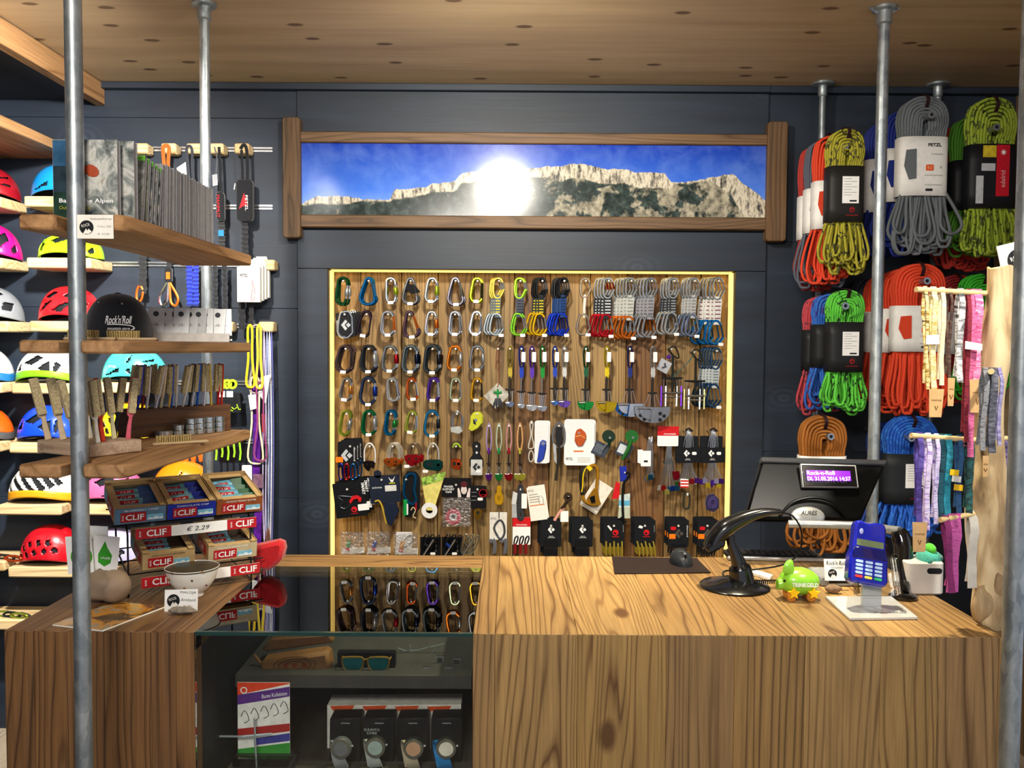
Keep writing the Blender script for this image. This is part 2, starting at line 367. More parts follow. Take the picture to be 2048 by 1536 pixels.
GX0, GX1 = PZ(388, 1264, HC).x, PZ(946, 1266, HC).x
CX0, CX1 = PZ(3, 1262, HC).x, PZ(2015, 1276, HC).x
TH = .04
counter = thing('shop_counter', 'long sales counter of heavily grained reclaimed timber planks', 'counter', ((GX1+CX1)/2, YF, 0))
cx, cy = counter.location.x, counter.location.y
def cplank(x0, x1, y0, y1, z0, z1, m_, nm): MB().bb(x0+.0003-cx, x1-.0003-cx, y0-cy, y1-cy, z0, z1).build(nm, m_, counter, .0008)
R_ = [946, 990, 1156, 1334, 1470, 1610, 1760, 1874, 1992, 2015]
for i in range(9):
    x0, x1 = PZ(R_[i], 1270, HC).x, PZ(R_[i+1], 1270, HC).x
    if i == 0: x0 = GX1
    if i == 8: x1 = CX1
    cplank(x0, x1, YF, YF+TH, .0, HC-.001, OLD[i % 4 if i else 3], 'front_plank')
    cplank(x0, x1, YF+.0005, YK, HC-TH, HC, OLDT[i % 4], 'top_plank')
L_ = [3, 62, 130, 205, 300, 350, 388]
for i in range(6):
    x0, x1 = PZ(L_[i], 1264, HC).x, PZ(L_[i+1], 1264, HC).x
    cplank(x0, x1, YF, YF+TH, 0, HC-.001, OLDL[i % 2], 'front_plank')
    cplank(x0, x1, YF+.0005, YK, HC-TH, HC, OLDLT[i % 2], 'top_plank')
cplank(GX0, GX1, YG, YK, HC-TH, HC, wood('strip', '#a8814d', '#6b4824', 0, 10, 10, .5, .4, .5, .2), 'back_rail')
DARKIN = mat('#2a2c2e', .55, 0, .15, 20)
cplank(GX0-.018, GX0, YF+TH, YK, 0, HC-TH, DARKIN, 'side_panel')
cplank(GX1, GX1+.018, YF+TH, YK, 0, HC-TH, DARKIN, 'side_panel')
cplank(CX1-.02, CX1, YF+TH, YK, 0, HC-TH, OLD[1], 'side_panel'); cplank(CX0, CX0+.02, YF+TH, YK, 0, HC-TH, OLDL[1], 'side_panel')
cplank(GX0, GX1, YG+.02, YG+.035, 0, HC-TH, mat('#1f2329', .6, 0, .2, 8), 'back_panel')
SH1, SH2, YSF = HC-.17, HC-.365, 1.86   # showcase shelves
cplank(P(470, 1380, YSF).x, GX1-.012, YSF, YG+.02, SH1-.03, SH1, mat('#403d38', .6, 0, .15, 20), 'showcase_shelf')
cplank(GX0, GX1, YF+.03, YG+.02, SH2-.03, SH2, mat('#38352f', .6, 0, .15, 20), 'showcase_shelf')
def glassmat(ior=1.7, tint=(.9, .97, .95)):
    t = NT('showcase_glass'); tr = t.n('ShaderNodeBsdfTransparent'); tr.inputs[0].default_value = (*tint, 1); gl = t.n('ShaderNodeBsdfGlossy'); gl.inputs['Roughness'].default_value = .012
    fr = t.n('ShaderNodeFresnel', i_IOR=ior); mx = t.n('ShaderNodeMixShader'); t.l(fr.outputs[0], mx.inputs[0]); t.l(tr.outputs[0], mx.inputs[1]); t.l(gl.outputs[0], mx.inputs[2])
    n = t.noise(t.coord(), 3, 1); t.bump(n, 0.0); t.l(mx.outputs[0], t.out.inputs['Surface']); return t.m
GLASS = glassmat(); GLASSF = glassmat(1.42, (.97, .99, .98))
def pane(x0, x1, y0, y1, z0, z1, nm, gm=None):
    return MB().bb(x0-cx, x1-cx, y0-cy, y1-cy, z0, z1).build(nm, gm or GLASS, counter)
pane(GX0+.001, GX1-.001, YF+.009, YG, HC-.006, HC-.0005, 'glass_top')
pane(GX0+.001, GX1-.001, YF+.001, YF+.007, 0, HC-.0005, 'glass_front', GLASSF)
EDGE = mat('#1d3a38', .15, 0, .05)
MB().bb(GX0+.001-cx, GX1-.001-cx, .0, .0085, HC-.007, HC).build('glass_edge', EDGE, counter)
# ================================================================== gear hanging in the plank niche
YP = YB-.088                      # front of the pegs
SW = YP/F                         # metres per photo pixel there
def ano(h): return mat(tuple(x*.82 for x in lin(h)), .24, .78, .1)
def cloth(h): return mat(h, .8, 0, .25, 300, .3, sheen=.3)
ORD = {1: [''], 2: ['outermost ', 'innermost '], 3: ['outermost ', 'middle ', 'innermost '], 4: ['outermost ', 'second-outermost ', 'second-innermost ', 'innermost '], 5: ['outermost ', 'second-outermost ', 'middle ', 'second-innermost ', 'innermost ']}
def stack_labels(objs, base, group):
    for o, w_ in zip(objs, ORD[len(objs)]):
        o['label'] = w_+base
        if len(objs) > 1: o['group'] = group
class It:
    """a thing hung on the wall; local units are photo pixels at its depth"""
    def __init__(s, name, label, cat, px, py, Y=YP, rot=0, group=None):
        s.S = Y/F; s.o = thing(name, label, cat, P(px, py, Y), (0, math.radians(rot), 0), group); s.px = px; s.py = py
    def v(s, x, y, d=0): return Vector((x*s.S, -d, -y*s.S))
    def t(s, nm, m_, pts, r, n=6, closed=False, sub=0, par=None, flat=1):
        pts = [s.v(*p) for p in pts]
        if sub: pts = spline(pts, sub, closed)
        if isinstance(r, list):
            k = len(pts)-1; m1 = len(r)-1; rr = []
            for i in range(k+1): u = i/k*m1; j = min(int(u), m1-1); rr.append((r[j]+(r[j+1]-r[j])*(u-j))*s.S)
        else: rr = r*s.S
        return MB().tube(pts, rr, n, closed, flat).build(nm, m_, par or s.o)
    def plate(s, nm, m_, out, th=.002, d=0, par=None, bevel=0):    # outline in pixels
        pts = [(x*s.S, -y*s.S) for x, y in out]
        a = sum(pts[i][0]*pts[(i+1) % len(pts)][1]-pts[(i+1) % len(pts)][0]*pts[i][1] for i in range(len(pts)))
        if a < 0: pts = pts[::-1]
        return MB().prism(pts, -d-th, -d).build(nm, m_, par or s.o, bevel)
    def rect(s, nm, m_, x0, y0, x1, y1, th=.001, d=0, r=0, par=None):
        out = [(x, y) for x, y in rrect(x1-x0, y1-y0, r, 3, (x0+x1)/2, (y0+y1)/2)] if r else [(x0, y0), (x1, y0), (x1, y1), (x0, y1)]
        return s.plate(nm, m_, out, th, d, par)
    def txt(s, st, h, x, y, m_, d=.003, w_=None, rot=0, par=None, bold=0, shear=0, align='CENTER'):
        return text(par or s.o, st, h*s.S, s.v(x, y, d), m_, (math.pi/2, math.radians(rot), 0), w_*s.S if w_ else None, 'lettering', bold, shear, align)
    def ell(s, nm, m_, x, y, rx, ry, rd, d=0, par=None, rot=0):
        return MB().ell(s.v(x, y, d), (rx*s.S, rd, ry*s.S), 14, 8, rotm('Y', rot)).build(nm, m_, par or s.o)
    def disc(s, nm, m_, x, y, r, th=.004, d=0, n=18, hole=0, par=None):
        R = Matrix.Rotation(math.pi/2, 3, 'X'); r *= s.S; hole *= s.S
        pr = [(hole, 0), (r, 0), (r, th), (hole, th), (hole, 0)] if hole else [(0, 0), (r, 0), (r, th), (0, th)]
        return MB().lathe(pr, n, s.v(x, y, d), R).build(nm, m_, par or s.o)
PEGM = mat('#e4e2da', .35, .2)
_peg = None
def peg(px, py, Y=YP):
    global _peg
    p = P(px, py, Y-.004)
    if _peg is None:
        _peg = thing('wall_peg', 'steel peg with round pale head sticking out of the niche planks', 'peg', p, group='pegs of the plank niche')
        MB().cyl((0, 0, 0), (0, YB-Y+.004, 0), .0022, 8).build('shaft', STEEL, _peg)
        MB().lathe([(.0045, -.003), (.0048, 0), (.003, .003), (0, .0035)], 12, (0, 0, 0), Matrix.Rotation(math.pi/2, 3, 'X')).build('head', PEGM, _peg)
    else: dup(_peg, p)
SH = {'D': [(9, 3), (4, -5), (-4, -5), (-9, 1), (-12, 24), (-12, 36), (-6, 43), (6, 43), (11, 36)],
      'P': [(7, 3), (3, -5), (-3, -5), (-7, 1), (-15, 29), (-14, 40), (-6, 46), (7, 45), (13, 38), (12, 31)],
      'O': [(9, 7), (7, -2), (0, -6), (-8, -2), (-9, 8), (-9, 31), (-7, 39), (0, 43), (7, 40), (9, 32)],
      'H': [(11, 4), (5, -5), (-5, -5), (-11, 1), (-15, 28), (-13, 39), (-5, 44), (4, 43), (12, 35)],
      'Q': [(8, 3), (3, -5), (-6, -5), (-11, 2), (-12, 24), (-9, 34), (-3, 37), (3, 34), (11, 18)]}
def body_gate(it, kind, bm, gm, sc_=1, sleeve=None, r=2.7, oy=0, flip=False, par=None, nm='body'):
    f = -1 if flip else 1
    pts = [(x*sc_, oy+f*y*sc_) for x, y in SH[kind]]
    b = it.t(nm, bm, pts, r*sc_, 7, sub=3, par=par)
    a, c = pts[0], pts[-1]
    g_ = it.t('gate', gm, [a, c], 1.7*sc_, 6, par=b if par is None and nm != 'body' else par)
    if sleeve:
        m1 = [(a[0]+(c[0]-a[0])*k, a[1]+(c[1]-a[1])*k) for k in (.2, .25, .75, .8)]
        it.t('sleeve', sleeve, m1, [3*sc_, 3.9*sc_, 3.9*sc_, 3*sc_], 8, par=par)
    return b
STICK = mat('#f4f3ee', .5, 0, .03)
def carab(px, py, kind, col, desc, n=2, gate='#c9ccd0', sleeve=None, rot=0, sc_=1.0, tagp=True, dx=.4):
    lab = desc; grp = desc + ' - stack on one peg' if n > 1 else None
    peg(px, py)
    it = It('carabiner', lab, 'carabiner', px, py, YP, rot, grp)
    bm = ano(col) if col != 'S' else SILVER; gm = ano(gate) if gate != '#c9ccd0' else SILVER
    body_gate(it, kind, bm, gm, sc_, ano(sleeve) if sleeve else None)
    lowest = max(SH[kind], key=lambda p: p[1])
    rest = [dup(it.o, P(px, py, YP)+Vector((dx*SW*(k+1)*random.uniform(-1, 3), .0125*(k+1), random.uniform(-.001, .001))), (0, math.radians(rot+random.uniform(-5, 5)), math.radians(random.uniform(-8, 8)))) for k in range(n-1)]
    stack_labels([it.o]+rest, desc, desc+' stack')
    if tagp: it.rect('price_tag', STICK, -6, lowest[1]*sc_-3, 5, lowest[1]*sc_+3, .001, 2.9*sc_*SW, 1)
    return it
W = ', on the {} peg row of the niche'
R1, R2, R3, R4, R5 = (' on the %s peg row' % k for k in ('top', 'second', 'third', 'fourth', 'fifth'))
carab(686, 562, 'O', '#0d4a26', 'dark green oval carabiner with wide silver sleeve'+R1, 3, sleeve='#c4c8c8', rot=6, sc_=1.08, tagp=False)
carab(737, 562, 'P', '#0f6aa8', 'big bright blue pear carabiner without sleeve'+R1, 4, rot=2, sc_=1.0, tagp=False, gate='#1d6ea2')
carab(782, 562, 'O', 'S', 'silver oval carabiner with a lime green sleeve'+R1, 3, sleeve='#b9d52a')
c4 = carab(821, 562, 'P', '#6e6f72', 'grey pear carabiner with a black fabric keeper'+R1, 3, sc_=.98)
c4.plate('keeper', mat('#0b0c0e', .7), [(-11, 4), (9, 8), (20, 22), (2, 26), (-11, 14)], .006, -.003)
carab(865, 562, 'D', '#9b9da0', 'grey D carabiner with a lime green sleeve'+R1, 3, sleeve='#bcd832', rot=4, sc_=.95)
carab(911, 562, 'P', '#6a6672', 'slim gunmetal pear carabiner'+R1, 4, sc_=1.02, rot=-2)
carab(955, 562, 'D', '#a9b81e', 'olive yellow D carabiner with dark gate'+R1, 3, gate='#3a3d20', rot=3, sc_=.95)
carab(733, 629, 'D', '#3a2a36', 'dark plum D carabiner'+R2, 2, rot=9, gate='#3a2a36')
carab(776, 629, 'H', '#a9adb4', 'silver carabiner with an orange lock button'+R2, 3, gate='#e8742a', sc_=.93)
carab(819, 629, 'P', '#54404c', 'plum pear carabiner with orange gate'+R2, 2, gate='#e8742a', sc_=.98, rot=-7)
carab(864, 629, 'D', '#b4b7bc', 'silver D carabiner with an orange sleeve'+R2, 3, sleeve='#e06c1c', sc_=.92, rot=3)
carab(910, 629, 'D', '#a2a4ac', 'plain silver D carabiner, slightly bluish,'+R2, 3, sc_=.92)
carab(954, 629, 'D', '#d6d8dc', 'bright white-silver D carabiner'+R2, 3, sc_=.92, rot=5)
carab(691, 698, 'H', '#5d4a4a', 'brownish D carabiner with brown gate'+R3, 5, gate='#4c3e40', rot=5, sc_=1.05)
carab(737, 698, 'H', '#3c3f44', 'charcoal carabiner with long silver sleeve'+R3, 5, sleeve='#c4c4c0', sc_=1.03)
carab(781, 698, 'H', '#8b9090', 'silver carabiner with a red sleeve'+R3, 3, sleeve='#b01520', rot=2)
carab(821, 698, 'H', '#6f7a7c', 'grey carabiner with a navy sleeve'+R3, 5, sleeve='#16203a', sc_=1.04)
carab(865, 698, 'H', '#3e4648', 'dark grey-green carabiner with a black sleeve'+R3, 5, sleeve='#20242a', sc_=1.08)
carab(911, 698, 'H', '#e07a12', 'bright orange carabiner with silver sleeve'+R3, 3, sleeve='#c9c9c4', sc_=.95, rot=3)
carab(955, 698, 'H', '#80858a', 'mid grey carabiner with bare steel gate'+R3, 2, sleeve='#b9bcc0', sc_=.95)
carab(694, 762, 'D', '#8b8a86', 'grey D carabiner with a small orange sleeve'+R4, 3, sleeve='#d88a3a', sc_=.88, rot=8)
carab(737, 762, 'H', '#3c4a68', 'navy blue carabiner with blue sleeve'+R4, 3, sleeve='#1d3d9a', sc_=1.07)
carab(783, 762, 'D', '#c2c0ba', 'pale silver D carabiner'+R4, 4, sc_=.9, rot=-6, tagp=False)
carab(823, 762, 'D', '#d8591a', 'small orange D carabiner'+R4, 3, sc_=.85, rot=-6)
carab(867, 762, 'D', '#5a35a0', 'purple D carabiner'+R4, 3, sc_=.9, gate='#c9ccd0', rot=2)
carab(912, 762, 'D', '#b8c29a', 'pale green-silver D carabiner'+R4, 2, sc_=.9)
carab(955, 762, 'D', '#dca41e', 'yellow D carabiner with black gate'+R4, 2, sc_=.9, gate='#33302a', rot=3)
carab(693, 828, 'O', '#a2ad3c', 'olive green oval carabiner with silver sleeve'+R5, 3, sleeve='#c0c2bc', rot=10, sc_=1, tagp=False)
carab(738, 828, 'H', '#12804c', 'emerald green carabiner with silver sleeve'+R5, 3, sleeve='#c9ccd0', sc_=.94)
carab(782, 828, 'O', '#1673a6', 'blue oval carabiner with a green sleeve'+R5, 3, sleeve='#2aa24c', rot=7, sc_=.98, tagp=False)
carab(825, 828, 'D', '#bcc44a', 'lime yellow D carabiner with wire gate'+R5, 2, sc_=.86, rot=7)
carab(865, 828, 'H', '#1b7fb4', 'blue carabiner with a dark sleeve'+R5, 2, sleeve='#26303a', sc_=1)
# wire loop ascender and yellow pulley at the end of the fifth row
peg(914, 828); it = It('rope_clamp', 'steel cable loop with a grey clamp block on the fifth peg row', 'rope clamp', 914, 828)
it.t('cable', WIRE, [(-10, 25), (-10, 6), (0, -6), (10, 6), (9, 30)], 1.6, 6, sub=4); it.t('cable', WIRE, [(-8, 26), (-7, 8), (2, -4), (12, 8), (11, 30)], 1.2, 6, sub=4)
it.plate('block', mat('#c2c2b8', .35, .6), [(-13, 26), (6, 24), (12, 34), (4, 40), (-12, 36)], .012, -.004, bevel=.001)
peg(954, 828); it = It('pulley', 'bright yellow swing plate pulley on the fifth peg row', 'pulley', 954, 828, rot=10)
it.plate('side_plate', mat('#c8cc20', .35, .2), [(-7, -3), (4, -6), (11, 2), (13, 16), (6, 28), (-4, 36), (-12, 32), (-10, 18), (-12, 6)], .004, 0, bevel=.001)
it.plate('side_plate', mat('#b3b81a', .35, .2), [(-5, -3), (6, -6), (13, 2), (15, 16), (8, 28), (-2, 36), (-10, 32), (-8, 18), (-10, 6)], .004, -.012, bevel=.001)
it.disc('axle', STEEL, 0, 12, 3, .004, .004); it.plate('cut_out', INK, [(-6, 10), (-1, 15), (3, 22), (-4, 20)], .0006, .004)
# ---- quickdraws
def quickdraw(px, py, desc, top, sling, bot, n=3, L=44, wd=13, tgate='#c9ccd0', bgate='#c9ccd0', stripe=None, sc_=.92, fan=-4.5, where='on the top peg row'):
    peg(px, py)
    it = It('quickdraw', desc+' quickdraw on the top peg row', 'quickdraw', px, py, YP, 0, desc+' quickdraws on one peg' if n > 1 else None)
    tm, bm = ano(top), ano(bot)
    t_ = it.t('top_carabiner', tm, [(x*sc_, y*sc_) for x, y in SH['Q']], 2.6*sc_, 7, sub=3)
    q = SH['Q']; it.t('gate', ano(tgate), [(q[0][0]*sc_, q[0][1]*sc_), (q[-1][0]*sc_, q[-1][1]*sc_)], 1.7, 6, par=t_)
    y0 = 33*sc_-2; y1 = y0+L
    MB().ribbon([it.v(-2, y0, -.001), it.v(-2, y0+6, .001), it.v(-3, (y0+y1)/2, .001), it.v(-3, y1, 0)], (1, 0, 0), [wd*.8*it.S, wd*it.S, wd*it.S, wd*.75*it.S], .004).build('sling', cloth(sling), it.o)
    if stripe:
        for k in range(5):
            yy = y0+10+k*(L-16)/5; it.rect('stitching', mat(stripe, .8), -2-wd*.33, yy, -2+wd*.33, yy+2.2, .0005, .0035)
    yb = y1-3
    bpts = [(-4+x*sc_, yb+y*sc_) for x, y in [(9, 3), (3, -4), (-5, -4), (-10, 2), (-15, 25), (-13, 36), (-4, 41), (6, 39), (14, 28)]]
    b_ = it.t('bottom_carabiner', bm, bpts, 2.9*sc_, 7, sub=3)
    it.t('gate', ano(bgate), [bpts[0], bpts[-1]], 1.7, 6, par=b_)
    rest = []
    for k in range(n-1):
        rest.append(dup(it.o, P(px, py, YP)+Vector((fan*SW*(k+1) if fan else 0, .0125*(k+1), random.uniform(-.001, .001))), (0, math.radians(random.uniform(.8, 2.2)*(k+1)*(-1 if fan > 0 else 1)), math.radians(random.uniform(-3, 3)))))
    stack_labels([it.o]+rest, desc+' quickdraw '+where, desc+' quickdraws')
    it.rect('price_tag', STICK, 0, bpts[6][1]-2, 10, bpts[6][1]+4, .001, .006, 1.5)
quickdraw(998, 562, 'yellow topped grey sling silver bottomed', '#c8a93a', '#5f6870', '#9aa3a8', 3, stripe='#d8c53a', fan=-3)
quickdraw(1041, 562, 'lime green', '#8fd02a', '#4a505c', '#79bb2a', 2, stripe='#2c3038', fan=2)
quickdraw(1085, 562, 'black and yellow', '#16181c', '#2a2c26', '#d8ac12', 3, tgate='#8d9094', stripe='#c9b82a', fan=-4)
quickdraw(1129, 562, 'black topped blue', '#14171c', '#173a6e', '#0f36b8', 4, tgate='#7d8290', bgate='#1a3fb0', stripe='#0f274c', fan=-4)
quickdraw(1172, 562, 'single bronze-silver thin white sling', '#b9a890', '#d8d4c8', '#a89a86', 1, wd=5, L=46, sc_=.88)
quickdraw(1218, 562, 'black sling red bottomed', '#b8bcbc', '#22262a', '#c01224', 4, tgate='#b81a22', L=46, wd=17, stripe='#cfd2d4', fan=-5)
quickdraw(1263, 562, 'pale sling orange bottomed', '#aeb3ae', '#b4b5ae', '#d8701a', 5, L=50, wd=16, stripe='#83847e', fan=-5)
quickdraw(1304, 562, 'grey sling with silver bottom and orange gate', '#9aa0a4', '#8b8a8e', '#9c9ea0', 5, bgate='#e0741c', L=48, wd=15, stripe='#5b5c62', fan=-5)
quickdraw(1349, 562, 'black sling all-silver', '#b6baba', '#202428', '#b4b8b6', 4, L=42, wd=14, stripe='#8d9294', fan=-4)
quickdraw(1390, 562, 'narrow pale sling silver and steel-blue', '#b0b2b2', '#a9aaa8', '#7f8ea6', 4, L=46, wd=12, stripe='#78797a', fan=-4)
quickdraw(1438, 562, 'white dotted sling blue bottomed', '#a6a8a8', '#d4d3cc', '#1270b8', 5, bgate='#14679e', L=56, wd=17, stripe='#7a4a58', sc_=1.0, fan=-5)
quickdraw(1434, 702, 'white sling steel-blue', '#3c5878', '#b9bfbf', '#27496e', 5, bgate='#9ab0c0', L=44, wd=16, stripe='#6d7c80', sc_=.98, fan=-4, where='below the blue bottomed ones')
# ---- camming devices
def cam_dev(px, py, desc, top, lobe, yend, hw, yhead, tagc=True, stem='#2b2724', trig=9, big=False, wire=False):
    peg(px, py); it = It('camming_device', desc, 'camming device', px, py)
    tm = ano(top)
    it.t('carabiner', tm, [(-4, 4), (0, -5), (4, 4), (4, 30), (1, 38), (-3, 32)], 2.0, 6, True, 3)
    if tagc: it.rect('price_tag', STICK, 0, 6, 8, 26, .0008, .006, 1.5)
    it.plate('sling', cloth(top), [(-3, 36), (4, 36), (5, 50), (3, 58), (-2, 58), (-4, 48)], .005, -.002)
    it.t('stem', STEEL if wire else mat(stem, .5), [(0, 55), (-.5, (55+yhead)/2), (0, yhead-4)], 1.3 if wire else 2.6, 7, sub=3)
    yt = yhead-26 if not big else yhead-30
    it.t('trigger', mat('#1c1b1a', .5), [(-trig, yt-1), (0, yt), (trig, yt-1)], [1.4, 2.6, 1.4], 7)
    for sx in (-1, -.4, .4, 1): it.t('trigger_wire', WIRE, [(sx*trig*.7, yt), (sx*hw*.55, yhead-2)], .6, 5)
    it.t('axle', SILVER, [(-hw*.9, yhead), (hw*.9, yhead)], 1.8, 8)
    for k, sx in enumerate((-1, -.35, .35, 1)):
        s = 1 if sx > 0 else -1; R = hw*(1.0 if k in (0, 3) else .8); x0 = sx*hw*.12
        out = [(x0-s*R*.12, yhead-3)]+[(x0+s*R*(1+.06*i/6)*math.cos(a), yhead-1+R*(.95 if big else 1.1)*math.sin(a)) for i, a in enumerate([math.radians(d) for d in (-6, 8, 24, 40, 56, 72, 90, 104)])]
        o = it.plate('cam_lobe', ano(lobe) if (k in (0, 2) or not big or lobe == '#a9aeb8') else SILVER, out, .005, -.014+.008*k, bevel=.0007)
        if big and k in (0, 3):
            for q, (fx, fy) in enumerate(((.35, .3), (.6, .45), (.35, .7))): it.disc('hole', INK, x0+s*R*fx, yhead+R*fy, R*.12, .0004, -.014+.008*k+.0051, 12, par=o)
    return it
CT = ' camming device on the third peg row'
cam_dev(1020, 698, 'yellow trimmed dark stemmed'+CT, '#b9a33a', '#7a86a0', 110, 8, 108, False)
cam_dev(1043, 698, 'blue slung tiny steel stemmed'+CT, '#2440b0', '#b9bcc0', 110, 7, 112, wire=True)
cam_dev(1064, 698, 'violet slung tiny steel stemmed'+CT, '#5a35a8', '#c4c4c0', 112, 10, 114, wire=True)
cam_dev(1085, 698, 'green slung tiny steel stemmed'+CT, '#1f8a34', '#a9abae', 112, 9, 116, wire=True)
cam_dev(1110, 698, 'blue small headed white tagged'+CT, '#2a48b0', '#4a7ac0', 108, 7, 106)
cam_dev(1129, 698, 'white slung lilac headed'+CT, '#c8c8c8', '#7a55b8', 110, 11, 106)
cam_dev(1172, 698, 'dark green slung green headed'+CT, '#1d5a3c', '#1f9a3c', 112, 14, 108)
cam_dev(1214, 698, 'yellow slung yellow headed'+CT, '#d8c21c', '#d0ac1a', 112, 18, 108)
cam_dev(1260, 698, 'navy slung big blue headed'+CT, '#1f2f78', '#1b68b8', 130, 26, 112, big=True)
_c9 = cam_dev(1303, 698, 'grey slung largest silver headed'+CT, '#b4b4b4', '#a9aeb8', 140, 31, 118, big=True); _c9.o.location.y -= .036
# two large twin-axle cams hanging sideways
def big_cam(px, py, desc, lobe, sl):
    it = It('camming_device', desc, 'camming device', px, py, YP-.01)
    peg(px, py-58)
    it.t('carabiner', mat('#3a3a2c', .4, .7), [(-6, -58), (3, -63), (10, -56), (14, -40), (4, -44)], 1.8, 6, True, 3)
    it.t('stem', mat('#1e2220', .5), [(2, -46), (2, 0), (2, 28)], 2.6, 7); it.t('stem', mat('#1e2220', .5), [(8, 2), (9, 28)], 1.8, 7)
    it.t('trigger', mat('#15171a', .5), [(-20, 0), (2, 1), (22, 0)], [1.6, 2.8, 1.6], 8)
    for x in (-15, -9, 10, 16): it.t('trigger_wire', WIRE, [(x, 1), (x*1.05, 30)], .5, 5)
    it.t('axle', SILVER, [(-18, 30), (20, 30)], 2.6, 8); it.t('axle', SILVER, [(-16, 38), (18, 38)], 2.0, 8)
    for k, x in enumerate((-20, -11, 11, 20)):
        MB().prism([(math.cos(a)*.020*(1+.02*i), math.sin(a)*.034*(1+.04*i)) for i, a in enumerate([math.radians(d) for d in range(-110, 100, 22)])][::-1], -.003, .003, rotm('Z', 75), it.v(x, 40, 0)).build('cam_lobe', ano(lobe) if k in (0, 3) else SILVER, it.o, .0007)
    return it
it = big_cam(1343, 756, 'purple lobed twin axle camming device held sideways on the planks', '#6a2ab8', '#4a2a70')
it.ell('sling_end', cloth('#4a1a78'), -6, -42, 5, 5, .006)
it = big_cam(1389, 762, 'olive silver lobed twin axle camming device held sideways on the planks', '#9a9a6a', '#1f4a48')
MB().ribbon([it.v(-40, -12, .01), it.v(-18, -34, .014), it.v(-4, -52, .012)], (.6, 0, .6), 11*SW, .004).build('sling', cloth('#1f4f4a'), it.o)
it = It('hang_tag', 'square silver-grey tag with dark rhombus tilted beside the purple cam', 'tag', 1328, 732, YP-.012, 28)
it.rect('card', mat('#a9abb0', .5), -12, -12, 12, 12, .0015, 0, 1); it.plate('emblem', mat('#3c3e44', .5), [(-1, -7), (6, 0), (-1, 7), (-3, 4), (1, 0), (-3, -4)], .0005, .0017); it.t('cord', INK, [(0, -11), (9, -19)], .6, 5)
peg(996, 698); it = It('camming_device', 'small green camming device on a red cord with a tilted square card', 'camming device', 996, 698)
it.t('cord', mat('#6e2d22', .7), [(-4, 40), (-3, 8), (0, -4), (3, 8), (1, 44)], 1, 6, sub=3); it.t('cord', mat('#8b5a3a', .7), [(0, 42), (2, 66), (-1, 76)], 1, 6, sub=3)
it.plate('card', mat('#b9b4a6', .6, 0, .3), [(0, 68), (24, 92), (-4, 120), (-28, 94)], .001, -.004)
it.t('trigger', mat('#16883c', .4), [(-8, 86), (0, 88), (8, 86)], 2.4, 7); it.t('stem', mat('#16883c', .4), [(0, 80), (0, 96)], 2, 7)
for x in (-7, -2, 3, 8): it.t('cam_lobe', STEEL, [(x*.5, 98), (x, 110), (x*1.2, 118)], [1.2, 2.6, 1.4], 6)
# ---- micro cams on long coloured loops
for px, col, hc, hw, nm in ((978, '#a48ac8', '#7a2a9a', 7, 'violet'), (998, '#a9c0a8', '#2fa84a', 8, 'green'), (1018, '#c88a90', '#b81f2a', 9, 'red'), (1040, '#e0a868', '#d8d04a', 13, 'yellow')):
    peg(px, 852); it = It('micro_cam', 'micro camming device on a long loop with %s head' % nm, 'camming device', px, 852)
    it.t('loop', cloth(col), [(-4, 10), (0, -6), (4, 10), (5, 30), (2, 50), (-2, 50), (-5, 30)], 1.3, 6, True, 3)
    it.t('loop_end', ano(hc), [(0, 44), (0, 56)], [2.5, 3.4], 7); it.t('stem', mat('#1f1a1a', .6), [(0, 56), (0, 82)], 1.6, 6)
    it.t('trigger', mat('#201c1c', .6), [(-5, 76), (5, 76)], 1.4, 6)
    for sx in (-1, 1): it.t('stem_wire', WIRE, [(0, 80), (sx*hw*.6, 97)], 1, 5)
    for sx in (-1, 1):
        it.plate('cam_lobe', ano(hc), [(sx*hw*.1, 95), (sx*hw, 97), (sx*hw*.85, 105), (sx*hw*.3, 111), (-sx*hw*.15, 108)], .005, .003*sx, bevel=.0006)
    it.t('axle', SILVER, [(-hw*.75, 97), (hw*.75, 97)], 1.2, 6)
# ---- lower peg rows: cards, belay devices, nuts
BC = mat('#0b0c0f', .5, 0, .1)
def rhomb(it, x, y, r, m_, d=.003):
    it.plate('emblem', m_, [(x-r*.15, y-r), (x+r*.2, y-r*.62), (x-r*.3, y), (x+r*.2, y+r*.62), (x-r*.15, y+r), (x-r*.95, y)], .0005, d)
    it.plate('emblem', m_, [(x+r*.38, y-r*.45), (x+r*.85, y), (x+r*.38, y+r*.45), (x-r*.05, y)], .0005, d)
def roundel(it, x, y, r, m_, d=.003):
    it.plate('emblem', m_, [(x+r*math.cos(math.radians(a)), y+r*math.sin(math.radians(a))) for a in range(0, 360, 24)], .0005, d)
    it.plate('emblem', BC, [(x+r*.5*math.cos(math.radians(a))-r*.1, y+r*.15+r*.45*math.sin(math.radians(a))) for a in range(20, 260, 24)], .0005, d+.0004)
    it.rect('emblem', m_, x-r*1.2, y+r*1.3, x+r*1.2, y+r*1.5, .0003, d)
def more(it, n, dx=3, dy=-2, step=.012, rr=2):
    r = [dup(it.o, Vector(it.o.location)+Vector((dx*SW*(k+1), step*(k+1), -dy*SW*(k+1))), (0, it.o.rotation_euler.y+math.radians(random.uniform(-rr, rr)), 0)) for k in range(n-1)]
    stack_labels([it.o]+r, it.o['label'], it.o['label']+' stack')
RED, ORNG = mat('#c8161e', .5), mat('#f07a14', .5)
